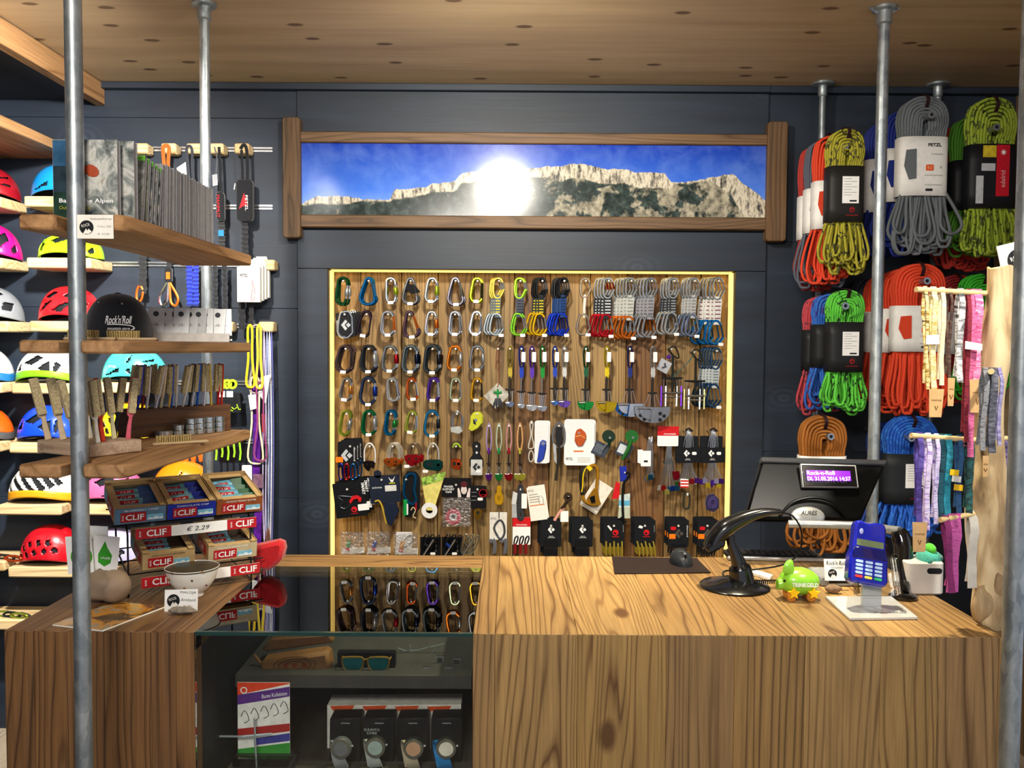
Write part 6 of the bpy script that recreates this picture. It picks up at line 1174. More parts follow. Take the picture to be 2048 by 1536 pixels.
rope(1982, 195, 510, 104, 2.90, '#93a82a', 'lime olive rope with diamond pattern and red paper panel', '#3f4a16', '#17181c', .31, .69, 18, extra='ed', rp=.0056, loops='tight', fan=1.2); rope(1945, 232, 512, 92, 3.0, '#4a8a1a', 'grass green rope directly behind the lime olive one', None, '#17181c', .33, .66, 19); rope(1928, 245, 540, 96, 3.1, '#c8301e', 'scarlet rope between the grey and the green ropes', None, '#e8e6e0', .30, .66, 20, rp=.0056, fan=1.4)
rope(1960, 546, 800, 90, 2.98, '#2fae1a', 'vivid green rope partly behind the driftwood', None, '#e8e6e0', .3, .6, 21); rope(1910, 548, 810, 90, 3.08, '#a01a1c', 'dark red rope beside the vivid green one', None, '#e8e6e0', .3, .6, 22)
# ================================================================== register end of the counter
ZT = HC+.0006
# mouse pad and mouse
q = [PZ(1224, 1116, HC), PZ(1393, 1118, HC), PZ(1422, 1147, HC), PZ(1229, 1149, HC)]; c_ = sum(q, Vector())/4
o = slab([(v.x-c_.x, v.y-c_.y) for v in q], 0, .003).build('mouse_pad', mat('#251a18', .6, 0, .2, 200), None, .001, (c_.x, c_.y, ZT)); tag(o, 'dark brown mouse pad lying at the rear edge of the counter', 'mouse pad')
p = PZ(1366, 1134, HC); o = thing('computer_mouse', 'black wireless computer mouse on the dark mouse pad', 'mouse', (p.x, p.y+.025, ZT+.0031), (0, 0, math.radians(6)))
MB().grid(lambda u, v: Vector((.028*math.cos(2*math.pi*u)*math.cos(v*1.57)**.7, .046*math.sin(2*math.pi*u)*math.cos(v*1.57)**.7, .032*math.sin(v*1.57)**.8*(1+.12*math.sin(2*math.pi*u)))), 24, 8, True).build('shell', mat('#22252a', .4), o, angle=80)
MB().cyl((-.003, -.026, .028), (.003, -.026, .028), .006, 12).build('wheel', mat('#50545a', .4), o); MB().bb(-.0012, .0012, -.046, -.012, .024, .0305).build('button_gap', INK, o)
# barcode scanner on its stand
p = PZ(1469, 1174, HC); sx, sy = p.x, p.y; o = thing('barcode_scanner', 'black hands-free barcode scanner on a round tulip stand', 'barcode scanner', (sx, sy, ZT)); GB = mat('#0d0e10', .22, 0, .1, coat=.3)
MB().lathe([(.079, 0), (.081, .003), (.078, .006), (.05, .011), (.030, .02), (.0, .02)], 40).build('base', GB, o)
def sp(px, py, dy=0): v = P(px, py, sy+dy); return Vector((v.x-sx, v.y-sy, v.z-ZT))
MB().tube(spline([sp(1484, 1166), sp(1482, 1150), sp(1478, 1128), sp(1470, 1105), sp(1462, 1085), sp(1460, 1068)], 4), [.032-.001*i*.95 if i < 8 else max(.010, .0245-.0009*i) for i in range(21)], 16).build('neck', GB, o)
MB().tube(spline([sp(1562, 1024), sp(1535, 1024), sp(1505, 1030), sp(1475, 1042), sp(1450, 1056), sp(1432, 1076), sp(1424, 1092)], 4), [.006+.0009*i if i < 10 else (.0155+.0010*(i-10) if i < 16 else .0215-.0002*(i-16)) for i in range(25)], 16, flat=1.25).build('head', GB, o)
MB().box(sp(1428, 1088), (.046, .05, .022), rotm('Y', -30)).build('scan_window', mat('#15161a', .15), o, .006); MB().ell(sp(1456, 1052, -.022), (.002, .002, .002), 8, 6).build('indicator', mat((1, .75, .2), .5, emit=3, var=0), o)
MB().tube(spline([sp(1560, 1025), sp(1585, 1032, .02), sp(1602, 1060, .04), sp(1600, 1100, .05), sp(1570, 1128, .06), sp(1500, 1140, .08), sp(1450, 1142, .06), sp(1452, 1156, .04), sp(1478, 1160, .02)], 6), .0022, 7).build('cable', BLACK, o)
cp = [Vector((.03+.085*i/90+.0, -.0+.004*math.cos(i*1.2), .008+.0045+.0045*math.sin(i*1.2))) for i in range(91)]; MB().tube(cp, .0015, 5).build('coiled_cable', BLACK, o)
# receipt stub
v = [PZ(1505, 1144, HC), PZ(1546, 1156, HC), PZ(1538, 1162, HC), PZ(1500, 1150, HC)]; c2 = sum(v, Vector())/4; tag(slab([(a.x-c2.x, a.y-c2.y) for a in v], 0, .008).build('paper_stub', PAPER, None, .001, (c2.x, c2.y, ZT)), 'small white paper stub lying behind the scanner base', 'paper')
# green tip pig
p = PZ(1604, 1203, HC); o = thing('tip_pig', 'lime green piggy bank with white tip lettering and yellow stars', 'piggy bank', (p.x, p.y+.02, ZT)); PG = mat('#86c832', .28, 0, .04, coat=.3); S_ = (p.y+.02)/F
def gp(px, py, d=0): a = P(px, py, p.y+.02); return Vector((a.x-o.location.x, -d, a.z-ZT))
R_body = rotm('Y', 8)
def pigf(u, v):
    t_ = 2*math.pi*u; x = -1+2*v; r = (1-abs(x)**2.3)**.5*(1 if x < .0 else 1-.25*x**2); return Vector((x*.046, math.cos(t_)*r*.032, math.sin(t_)*r*.031+.040))
MB().grid(pigf, 28, 20, True).build('body', PG, o, angle=80, rot=None)
MB().tube([(-.034, -.002, .036), (-.048, -.003, .033), (-.0505, -.003, .033)], [.015, .0125, .0115], 16).build('snout', PG, o); MB().tube(spline([(-.030, -.012, .060), (-.028, -.014, .076), (-.024, -.012, .089)], 4), [.010, .0135, .0125, .012, .011, .0095, .008, .006, .003], 10, flat=.45).build('ear', PG, o); MB().tube(spline([(-.022, .014, .060), (-.018, .016, .074), (-.014, .014, .084)], 4), [.010, .012, .012, .011, .010, .009, .007, .005, .003], 10, flat=.45).build('ear', PG, o)
for x, y in ((-.022, -.014), (.022, -.014), (-.022, .014), (.022, .014)): MB().lathe([(.008, 0), (.010, .004), (.010, .02)], 14, (x, y, 0)).build('foot', mat('#d88a3a', .4), o)
ST = mat('#f0c01a', .4)
for x in (-.021, .023): MB().prism([((.014 if k % 2 == 0 else .0065)*math.sin(k*math.pi/5)+x, (.014 if k % 2 == 0 else .0065)*math.cos(k*math.pi/5)+.020) for k in range(10)], -.0315, -.0235, rotm('X', -0)).build('star', ST, o)
text(o, 'TRINKGELD', .0095, (.002, -.0335, .040), WHITE, (math.radians(88), 0, 0), .058, bold=.03); MB().ell((-.040, -.021, .046), (.003, .002, .003), 8, 6).build('eye', INK, o)
# register: screen seen from behind
YM = 2.2; c0 = P(1640, 1125, YM); o = thing('cash_register', 'black touch screen register seen from behind with a purple customer display', 'cash register', (c0.x, YM, ZT))
def rp_(px, py, dy=0): v = P(px, py, YM+dy); return Vector((v.x-c0.x, dy, v.z-ZT))
def quad_slab(pts, th, nm, m_, bev=.003):
    pts = [Vector(a) for a in pts]; n = (pts[1]-pts[0]).cross(pts[3]-pts[0]).normalized()
    if n.y > 0: n = -n
    k = len(pts); vv = pts+[a-n*th for a in pts]; MB().add(vv, [tuple(range(k)), tuple(reversed(range(k, 2*k)))]+[(i, i+k, (i+1) % k+k, (i+1) % k) for i in range(k)]).build(nm, m_, o, bev); return n
BKG = mat('#050607', .3, 0, .1); BKG.node_tree.nodes['Principled BSDF'].inputs['Specular IOR Level'].default_value = .12
quad_slab([rp_(1525, 916, .06), rp_(1774, 922, .06), rp_(1722, 1040, -.03), rp_(1490, 1036, -.03)], .03, 'screen_back', BKG, .006)
quad_slab([rp_(1522, 913, .055), rp_(1776, 919, .055), rp_(1772, 930, .045), rp_(1522, 924, .045)], .02, 'top_edge', mat('#2a2c30', .25), .003)
quad_slab([rp_(1601, 927, .028), rp_(1712, 930, .028), rp_(1718, 975, .002), rp_(1606, 974, .002)], .012, 'display_bezel', mat('#b4b6ba', .3, .5), .001); quad_slab([rp_(1603, 929, .026), rp_(1710, 932, .026), rp_(1715, 973, 0), rp_(1608, 972, 0)], .012, 'display_face', GLOSSBLACK, .001)
quad_slab([rp_(1612, 940, .017), rp_(1700, 942, .017), rp_(1703, 962, .004), rp_(1615, 961, .004)], .004, 'lit_field', mat((.16, .015, .46), .4, emit=.55, var=.02), .0)
LT = mat((.85, .8, 1), .5, emit=1.0, var=0); tilt_ = math.pi/2-math.radians(28)
text(o, 'Rock-n-Roll', .011, rp_(1614, 945.5, .006), LT, (math.radians(64), 0, math.radians(.4)), .072, bold=.01, align='LEFT'); text(o, 'Di. 31.05.2016 14:37', .011, rp_(1615, 957, -.001), LT, (math.radians(64), 0, math.radians(.4)), .112, bold=.01, align='LEFT')
MB().ell(rp_(1616, 1033, -.034), (.044, .012, .026), 24, 10, rotm('X', -25)).build('badge', mat('#a9acae', .35, .5), o); text(o, 'AURES', .011, rp_(1618, 1026, -.052), INK, (math.radians(75), 0, 0), .042, bold=.02, shear=.25)
MB().tube(spline([rp_(1560, 1032, -.03), rp_(1585, 1005, -.018), rp_(1625, 995, -.014), rp_(1665, 1004, -.018), rp_(1690, 1030, -.03)], 5), .004, 8).build('hinge_ridge', BKG, o)
MB().tube([rp_(1577, 1048, -.04), rp_(1640, 1049, -.06), rp_(1725, 1052, -.10), rp_(1800, 1062, -.20)], .0105, 10).build('arm', mat('#9ea1a2', .35, .6), o)
MB().tube(spline([rp_(1796, 1060, -.20), rp_(1806, 1090, -.21), rp_(1806, 1140, -.24), rp_(1806, 1190, -.27)], 4), [.016, .019, .021, .022, .022, .022, .022, .021, .02, .018, .017, .016, .016], 12).build('column', GLOSSBLACK, o); MB().lathe([(.032, 0), (.033, .004), (.02, .012), (0, .012)], 24, rp_(1808, 1196, -.28)*1).build('foot', GLOSSBLACK, o) if False else None
f_ = PZ(1806, 1196, HC); MB().lathe([(.030, 0), (.031, .005), (.02, .012), (.0, .012)], 24, (f_.x-c0.x, f_.y-YM, 0)).build('foot', GLOSSBLACK, o)
MB().cyl((f_.x-c0.x, f_.y-YM, .005), rp_(1806, 1170, -.27), .016, 12).build('column_base', GLOSSBLACK, o)
k0, k1 = PZ(1452, 1116, HC), PZ(1655, 1130, HC)
kb = thing('keyboard', 'black keyboard with silver front edge behind the scanner', 'keyboard', ((k0.x+k1.x)/2, k0.y-.02, ZT), (0, 0, math.radians(-3))); w_ = k1.x-k0.x
MB().bb(-w_/2, w_/2, -.01, .06, 0, .012).build('body', mat('#15171a', .4), kb, .002); MB().bb(-w_/2-.003, w_/2+.003, -.016, -.009, 0, .011).build('front_edge', mat('#c8cacc', .3, .6), kb, .003)
for i in range(14):
    for j in range(3): MB().bb(-w_/2+.008+i*(w_-.016)/14, -w_/2+.004+(i+1)*(w_-.016)/14, .0+j*.019, .015+j*.019, .012, .0155).build('key', mat('#1c1e22', .5), kb)
# pale low printer and the standing shop card
a = PZ(1700, 1186, HC); o = thing('receipt_printer', 'low light grey device lying behind the piggy bank', 'printer', (a.x+.02, a.y+.09, ZT)); MB().bb(-.07, .075, -.04, .05, 0, .024).build('body', mat('#8d9092', .5), o, .004); MB().bb(-.05, .05, -.0405, -.04, .008, .016).build('slot', INK, o)
it = It('shop_card', 'small white shop card leaning on a brown pebble by the register', 'card', 1670, 1137, a.y+.025); it.o.rotation_euler = (math.radians(-12), 0, 0); it.rect('card', STICK, -22, -19, 24, 24, .001, 0); it.txt("Rock'n Roll", 9, 2, -11, INK, .0014, 40, shear=.3, bold=.01); it.txt('mountain', 4, 4, -2, INK, .0014, 24); roundlogo(it, -6, 10, 9, .0012)
stone('pebble', 'brown pebble in front of the small shop card', (P(1665, 1160, a.y-.0).x, a.y-.004, ZT), (.018, .010, .011), mat('#8a7058', .7, 0, .3, 90), seed=9)
# payment terminal on its stand
q = [PZ(1650, 1198, HC), PZ(1783, 1198, HC), PZ(1836, 1240, HC), PZ(1699, 1242, HC)]; c_ = sum(q, Vector())/4
o = thing('payment_terminal_stand', 'white and clear acrylic stand with a square foot plate', 'stand', (c_.x, c_.y, ZT)); ACR = glassmat(1.6, (.93, .95, .95)); slab([(v.x-c_.x, v.y-c_.y) for v in q], 0, .006).build('foot_plate', mat('#c4c6c6', .12, 0, .03, coat=.5), o, .001)
text(o, 'PayLife', .012, (.02, -.045, .0066), mat('#6a6c70', .5), (0, 0, 0), .06)
st_ = P(1740, 1212, c_.y+.01); xs = st_.x-c_.x; MB().prism(rrect(.040, .085, .003, 2, xs, .048), .0, .012).build('stem', mat('#c9cccc', .3, 0, .03), o); zt2 = P(1740, 1150, c_.y).z-ZT
RT = rotm('X', -24)
MB().box((xs-.0, .004, zt2+.01), (.085, .004, .11), RT).build('cradle', ACR, o, .001)
for s in (-1, 1): MB().box((xs+s*.045, -.012, zt2+.005), (.003, .03, .085), RT).build('cradle_side', ACR, o, .001)
it = It('payment_terminal', 'cobalt blue card payment terminal in the acrylic stand', 'payment terminal', 1735, 1108, c_.y-.005); it.o.rotation_euler = (math.radians(-20), math.radians(9), math.radians(-4)); BL = mat('#1420a8', .22, 0, .08, coat=.5)
it.plate('body', BL, [(-30, -60), (-24, -66), (-4, -60), (8, -64), (26, -66), (32, -58), (33, -10), (38, 6), (40, 52), (34, 62), (-32, 62), (-38, 52), (-37, 6), (-32, -8)], .032, -.022, bevel=.006)
it.rect('screen', mat('#6a7a5a', .25), -26, -26, 27, -13, .001, .0102, 1); it.plate('hood', mat('#0c1260', .12, 0, .05, coat=.5), [(-32, -10), (32, -10), (35, 10), (-34, 12)], .003, .0102, bevel=.002); it.ell('emblem_ring', mat('#aab4e8', .4), -18, -42, 4, 6, .001, .0104)
for r in range(5):
    for c in range(3): it.rect('key', mat(('#e03a3a', '#e8d04a', '#2ab06a')[c] if r == 4 else '#a8c8f0', .35), -26+c*19, 16+r*7.5, -12+c*19, 21+r*7.5, .003, .0104, 1.5)
# basket with teal cloth
p = PZ(1852, 1190, HC); o = thing('storage_basket', 'white plastic basket with a dark grip slot', 'basket', (p.x, p.y+.04, ZT)); MB().prism(rrect(.085, .08, .012, 4, 0, 0), 0, .072, Matrix.Rotation(math.pi/2, 3, 'X')).build('body', mat('#d4d0c8', .4, 0, .03), o, .003) if False else slab([(x, y) for x, y in rrect(.086, .08, .012, 4)], 0, .074).build('body', mat('#d4d0c8', .4, 0, .03), o, .003)
MB().prism(rrect(.034, .013, .006, 4, .018, .055), -.0412, -.0402).build('grip_slot', INK, o)
it = It('cloth_bundle', 'teal and green cloth bundle lying in the white basket', 'cloth', 1858, 1112, p.y+.04); it.ell('teal_cloth', cloth('#3a9a8a'), 0, 2, 26, 14, .03); it.ell('green_cloth', cloth('#4ab02a'), 2, -14, 10, 12, .02); it.ell('teal_cloth', cloth('#2f8a7e'), -14, 6, 14, 12, .03, .01)
# ---- driftwood display
DY = 1.735
def dw():
    t = NT('driftwood'); n = t.noise(t.coord((1, 1, .2)), 22, 4, .6, .6); n2 = t.noise(t.coord(), 6, 3); c = t.ramp(n, [(.28, lin('#5a4530')), (.42, lin('#a58a62')), (.58, lin('#cdb68c')), (.78, lin('#dccaa4'))]); c = t.mix(t.ramp(n2, [(.55, (0, 0, 0)), (.75, (.5, .5, .5))]), c, lin('#a8906c')); t.base(c, .6); t.bump(n, .5, .003); return t.m
DW = dw(); b0 = PZ(1982, 1250, HC); tr = thing('driftwood_stand', 'pale driftwood trunk standing on the counter as an accessory display', 'display stand', (b0.x, DY, ZT))
def tp(px, py, dy=0): v = P(px, py, DY+dy); return Vector((v.x-b0.x, dy, v.z-ZT))
pts = spline([tp(1986, 1258), tp(1984, 1215), tp(1986, 1160), tp(1972, 1090, .006), tp(1972, 1000), tp(1976, 900, .004), tp(1978, 800), tp(1990, 700, -.004), tp(1998, 610), tp(2006, 536)], 5); pts[0].z = .0
def trf(u, v):
    i = v*(len(pts)-1); j = min(int(i), len(pts)-2); c_ = pts[j].lerp(pts[j+1], i-j); a_ = 2*math.pi*u
    r = .030+.006*math.exp(-((v-.12)/.10)**2)+.004*math.exp(-((v-.42)/.15)**2)
    r *= 1+.13*math.sin(2*a_+7*v)+.07*math.sin(3*a_-11*v+1)+.05*math.sin(5*a_+23*v)+.06*math.sin(19*v)
    if v < .05: r *= .75+5*v
    return Vector((c_.x+r*math.cos(a_), c_.y+r*math.sin(a_), c_.z+.004*math.sin(3*a_)*(v > .9)))
t_ = MB(); t_.grid(trf, 40, 90, True); t_.f.append(tuple(range(90*40, 91*40))); t_.build('trunk', DW, tr, angle=80)
def knob(c, r, sd):
    rnd = random.Random(sd); ph = [rnd.uniform(0, 6) for _ in range(4)]; c = Vector((c[0], c[1], max(c[2], r[2]*1.2)))
    MB().grid(lambda u, v: Vector(c)+Vector((r[0]*math.cos(math.pi*(v-.5))*math.cos(2*math.pi*u)*(1+.2*math.sin(4*math.pi*u+ph[0])), r[1]*math.cos(math.pi*(v-.5))*math.sin(2*math.pi*u), r[2]*math.sin(math.pi*(v-.5))*(1+.2*math.sin(2*math.pi*u+ph[1])))), 22, 12, True).build('root_knob', DW, tr, angle=80)
knob(tp(1968, 1222, -.018), (.022, .018, .034), 1); knob(tp(1998, 1180, -.016), (.018, .018, .045), 2); knob(tp(1984, 1238, -.012), (.028, .02, .022), 3)
DOW = mat('#d8bc88', .55)
def dowel(a, b, r=.0055): MB().cyl(a, b, r, 12).build('dowel', DOW, tr)
dowel(tp(1832, 579, -.045), tp(1990, 588, .0)); dowel(tp(1822, 871, -.045), tp(1975, 882, 0)); dowel(tp(1880, 1040, -.05), tp(1968, 1024, 0)); dowel(tp(1982, 743, -.13), tp(1984, 742, 0)); dowel(tp(1975, 885, 0), tp(2014, 876, .0), .005)
def stripes(key, cols, sc_=60, ax=2, dist=2.0):
    if key in _m: return _m[key]
    t = NT('woven_'+key); s = [.25, .25, .25]; s[ax] = 1; n = t.noise(t.coord(tuple(s)), sc_, 3, .7, dist); k = len(cols); st2 = [(.30+.4*i/(k-1), lin(c)) for i, c in enumerate(cols)]; t.base(t.ramp(n, st2), .85); t.bump(n, .3); _m[key] = t.m; return t.m
def dl(px, a, b, ya, yb, dy0):     # point on a dowel at image x
    f = (px-a)/(b-a); return tp(px, ya+(yb-ya)*f, dy0*(1-f))
def hang(px, dow, y1, wd, m_, label, tagbox=None, cat='headband', sway=0, wob=3):
    if dow == 1: p0 = dl(px, 1832, 1990, 579, 588, -.045)
    elif dow == 2: p0 = dl(px, 1822, 1975, 871, 882, -.045)
    elif dow == 4: p0 = dl(px, 1880, 1968, 1040, 1024, -.05)
    else: p0 = tp(px, 743, -.09)
    S2 = (DY+p0.y)/F; L_ = y1*S2; o = thing('woven_band' if cat != 'scarf' else 'knit_scarf', label, cat, Vector(tr.location)+p0, (0, 0, 0)); r = .0075
    for s, sh in ((-1, 0), (1, .35)):
        pts = [(sh*wd*S2*.2, 0, r)] if s < 0 else [(sh*wd*S2*.2, 0, r)]
        for i in range(1, 9): pts.append((sway*S2*i/8+random.uniform(-1, 1)*wob*.3*S2+sh*wd*S2*.6*min(1, i/3), s*(r+.003*math.sin(i*.9)), r*.3-L_*i/8*(1-.06*(s > 0))))
        MB().ribbon(pts, (1, .15, 0), [wd*S2*(1-.08*(i % 2)) for i in range(9)], .0022).build('front_half' if s < 0 else 'back_half', m_, o, angle=60)
    if tagbox:
        x0_, y0_, x1_, y1_ = tagbox; MB().prism([((x0_-px)*S2, -(y0_-(y1*0))*S2) for _ in ()] or [((x0_)*S2, -y0_*S2), (x1_*S2, -y0_*S2), (x1_*S2*.8, -y1_*S2), (x0_*S2*.8, -y1_*S2)], -.012, -.0108).build('wooden_tag', mat('#d0a874', .6, 0, .08), o); text(o, 'maloja', .006, ((x0_+x1_)/2*S2, -.0125, -(y0_*.6+y1_*.4)*S2), mat('#6a4a2a', .6), w_=min(.02, (x1_-x0_)*S2*.7)); MB().tube([((x0_+x1_)/2*S2-.003, -.0125, -(y0_*.4+y1_*.6)*S2), ((x0_+x1_)/2*S2, -.0125, -(y0_*.25+y1_*.75)*S2), ((x0_+x1_)/2*S2+.003, -.0125, -(y0_*.4+y1_*.6)*S2)], .0008, 5).build('tag_mark', mat('#6a4a2a', .6), o)
    return o
hang(1850, 1, 200, 7, stripes('golddark', ['#4a3a1a', '#a8842a', '#e8d8a0', '#2a2018']), 'thin gold and black woven band at the dowel tip', sway=6)
hang(1866, 1, 198, 12, stripes('goldwhite', ['#f0ead0', '#e8dcae', '#b8a04a', '#f4f0e0']), 'white and gold woven headband with wooden tag', (-8, 196, 22, 252), sway=2); hang(1884, 1, 190, 10, stripes('goldwhite2', ['#f0ead0', '#dcd0b0', '#c8bfa0', '#f4f0e0']), 'ivory woven headband next to the white and gold one')
hang(1899, 1, 178, 6, stripes('brown', ['#2a1c18', '#4a3028', '#6a5a4a']), 'dark brown woven band with a narrow wooden tag', (-4, 172, 10, 228)); hang(1920, 1, 182, 13, stripes('bw', ['#1a1a1c', '#8a8c90', '#e4e4e4', '#3a3a3e'], 40), 'black and silver striped woven headband'); hang(1936, 1, 300, 9, stripes('wine', ['#4a0f1a', '#8a1f34', '#2a0c10']), 'wine red woven band hanging low')
hang(1954, 1, 178, 18, stripes('pink', ['#f0d8e0', '#e088b0', '#c83a7a', '#f4e8ec'], 40), 'pink and white patterned headband with a broad wooden tag', (-16, 172, 18, 238)); hang(1946, 1, 330, 13, stripes('rose', ['#a02a5a', '#d06a9a', '#7a1a3a']), 'rose patterned long band behind the pink one')
hang(1838, 2, 176, 12, stripes('violet', ['#2f1f5a', '#4a3a8a', '#6a5ab0'], 50), 'dark violet striped band with a kraft tag', (-14, 172, 16, 232)); hang(1855, 2, 190, 11, stripes('violet2', ['#5a3fa0', '#b8a0d8', '#e4d8f0', '#3a2a78'], 50), 'violet and lilac striped band'); hang(1872, 2, 176, 9, stripes('violet3', ['#6a4ab0', '#d8d0ec', '#4a3488'], 60), 'narrow lilac striped band')
hang(1895, 2, 170, 14, stripes('teal', ['#0f5a70', '#2a9ab0', '#0a3a4a'], 40), 'teal striped shiny band'); hang(1882, 2, 165, 10, stripes('petrol', ['#0a3040', '#145060', '#0a2028'], 40), 'petrol dark band behind the teal one'); hang(1918, 2, 150, 10, stripes('navyflor', ['#141c4a', '#2a5a8a', '#0f3a4a']), 'navy patterned band with yellow paper labels'); hang(1938, 2, 150, 15, stripes('flora', ['#0f3038', '#1f5a5a', '#0a1c20', '#2a6a5a'], 30), 'dark teal floral band')
for k, (y0_, c) in enumerate(((945, '#e0b81a'), (958, '#c9c6be'), (975, '#e0b01a'))): it = It('paper_label', ['yellow paper label on the navy band, upper one', 'grey paper label on the navy band', 'yellow paper label on the navy band, lower one'][k], 'label', 1908+k*4, y0_, DY-.045); it.plate('label', mat(c, .6), [(-8, -7), (10, -5), (9, 7), (-9, 5)], .001, 0)
hang(1908, 4, 152, 26, stripes('pinkknit', ['#8a2a6a', '#c05aa0', '#a83a88'], 160, 2, .5), 'pink knitted scarf hanging near the counter', None, 'scarf', sway=-4); hang(1890, 4, 150, 14, stripes('plumknit', ['#5a1a48', '#8a2a6a', '#6a2054'], 160, 2, .5), 'plum knitted scarf beside the pink one', None, 'scarf', sway=14); hang(1944, 4, 150, 20, mat('#c4c0b6', .85, 0, .08), 'white knitted scarf over the lowest dowel', None, 'scarf')
hang(1970, 3, 160, 12, stripes('greyknit', ['#23242a', '#8d8f94', '#3a3c44'], 140, 2, .6), 'charcoal and white knitted band on the short dowel', (-6, 168, 6, 210), sway=-6); hang(1984, 3, 165, 16, stripes('greyknit2', ['#1c1d24', '#4a4c58', '#7a7c88'], 140, 2, .6), 'dark charcoal knitted band on the short dowel'); hang(1998, 3, 150, 8, stripes('lilacknit', ['#5a5488', '#8a84b0', '#b4b0c8'], 120), 'lilac knitted band on the short dowel')
it = It('paper_label', 'white paper sleeve round the pink headband', 'label', 1948, 692, DY-.034); it.plate('label', WHITE, [(-18, -10), (16, -4), (16, 9), (-18, 6)], .001, 0)
it = It('paper_label', 'bright white paper sleeve round the gold headbands', 'label', 1868, 680, DY-.048); it.plate('label', WHITE, [(-16, -9), (10, -11), (11, 8), (-16, 9)], .001, 0)
it = It('shop_poster', 'white poster with round black logo behind the driftwood top', 'poster', 2030, 515, DY-.002, -14); it.rect('sheet', STICK, -32, -30, 38, 34, .002, 0); roundlogo(it, 4, 6, 22, .0022)
it = It('flower_cloth', 'dark purple cloth with pale flower print behind the driftwood', 'cloth', 2012, 966, DY+.03); it.plate('cloth', stripes('flower', ['#241a34', '#3a2a58', '#8a7ab0', '#241a34'], 40), [(-14, -90), (16, -92), (20, 84), (-18, 80)], .004, 0)
tag(MB().bb(1.02, XR-.003, 2.92, 2.96, 0, P(2030, 428, 2.92).z).build('side_panel', mat('#a08a68', .7, 0, .1), None, .003), 'beige upright panel behind the driftwood stand', 'panel') if False else None
# ================================================================== showcase contents
CASEM = mat('#8a5f36', .6, 0, .15, 30, .1)
it = It('leather_case', 'tan leather pencil case with pressed round ornament in the showcase', 'case', 596, 1317, 1.925); it.o.rotation_euler = (0, 0, 0)
it.plate('body', CASEM, [(-70, -4), (66, -24), (72, 16), (-70, 32)], .05, -.02, bevel=.008); it.plate('flap', mat('#7d5530', .6, 0, .15, 30), [(-58, -34), (60, -44), (68, -26), (-72, -6), (-80, -12)], .03, -.05, bevel=.004); it.t('zip', mat('#5a3f22', .5), [(-68, 0, .0215), (60, -18, .0215)], .8, 5); it.t('pull', CASEM, [(-86, -10, .01), (-70, 4, .02)], 3, 6)
for r in (34, 26, 16): it.t('ornament', mat('#5a3a1c', .7), [(r*1.25*math.cos(a*math.pi/12), 4-2.2*math.cos(a*math.pi/12)+r*.5*math.sin(a*math.pi/12), .0305) for a in range(24)], 1.0, 5, True)
for x in (-18, 0, 20): it.disc('ornament_dot', mat('#8a3a24', .6), x, 4, 5, .001, .0302)
it = It('sunglasses', 'tortoise framed sunglasses with teal mirror lenses', 'sunglasses', 732, 1326, 1.895); FRM = mat('#8a6a2a', .3, 0, .3)
it.rect('stand_pad', mat('#14161a', .4), -60, -18, 58, 22, .02, -.03)
LENS = mat('#0f7a80', .06, .85, .1)
for x in (-26, 26):
    out = [(x-22, -10), (x-8, -13), (x+14, -13), (x+21, -9), (x+19, 8), (x+10, 16), (x-10, 16), (x-19, 8)]; it.plate('lens', LENS, out, .002, .001); it.t('frame', FRM, [(a, b, .003) for a, b in out], 2, 6, True, 2)
it.t('bridge', FRM, [(-6, -6, .003), (0, -9, .003), (6, -6, .003)], 2, 6); it.t('temple', FRM, [(-48, -8, .002), (-50, -14, -.04)], 1.8, 6); it.t('temple', FRM, [(48, -8, .002), (54, -14, -.04)], 1.8, 6)
it = It('acrylic_holder', 'clear acrylic jewellery holder with branching bars', 'jewellery holder', 820, 1312, 2.0); AC = mat('#c4ccd0', .08, .6)
for a, b in (((-20, -10), (14, -12)), ((14, -12), (70, -26)), ((0, -2), (0, -24)), ((-24, -16), (2, -6)), ((4, 24), (60, -18)), ((40, -10), (40, -24)), ((0, -4), (2, 24))): it.t('bar', AC, [a, b], 1.1, 6)
it.rect('foot', mat('#181a1e', .4), -20, 24, 30, 30, .03, -.015)
for k, (px, py) in enumerate(((853, 1339), (897, 1339), (880, 1318), (914, 1322))):
    it = It('cufflink', ['square silver cufflink nearest the sunglasses', 'square silver cufflink with plain face', 'tilted silver cufflink bar behind the squares', 'round edged bright cufflink behind the squares'][k], 'cufflink', px, py, 1.91+.03*(k > 1)); it.rect('face', SILVER, -8, -8, 8, 8, .004, .003, 1.5); it.rect('inlay', mat('#6a6450', .3, .6), -5, -5, 5, 5, .0006, .007); it.t('post', SILVER, [(0, 8, 0), (0, 12, -.01)], 1.6, 6); it.rect('toggle', SILVER, -5, 9, 5, 12, .006, -.004)
rs = thing('display_riser', 'dark block under the colourful print in the showcase', 'riser', (P(528, 1530, 1.80).x, 1.80, SH2+.0005)); MB().bb(-.06, .06, -.04, .05, 0, P(528, 1524, 1.80).z-SH2-.002).build('block', mat('#26272a', .6), rs, .002)
it = It('print_stand', 'clear stand with a colourful striped print in the showcase', 'print stand', 528, 1432, 1.80); it.rect('sheet', mat('#e8e4dc', .3), -53, -70, 53, 76, .002, 0)
for c, pl in (('#d8401c', [(-53, -70), (53, -70), (53, -68), (-53, -44)]), ('#5a2a80', [(-53, -44), (53, -62), (53, -42), (-53, -24)]), ('#a8201c', [(-53, 26), (53, 14), (53, 30), (-53, 44)]), ('#3a3a90', [(-20, 46), (53, 34), (53, 50), (-20, 60)]), ('#2a8a2a', [(-53, 68), (53, 54), (53, 76), (-53, 76)])): it.plate('printed_stripe', mat(c, .35), pl, .0004, .0022)
it.txt('Bunte Kollektion', 8, 22, -45, WHITE, .003, 52, -8, shear=.2); it.disc('printed_ring', WHITE, -40, -54, 7, .0004, .0024, 18, 5)
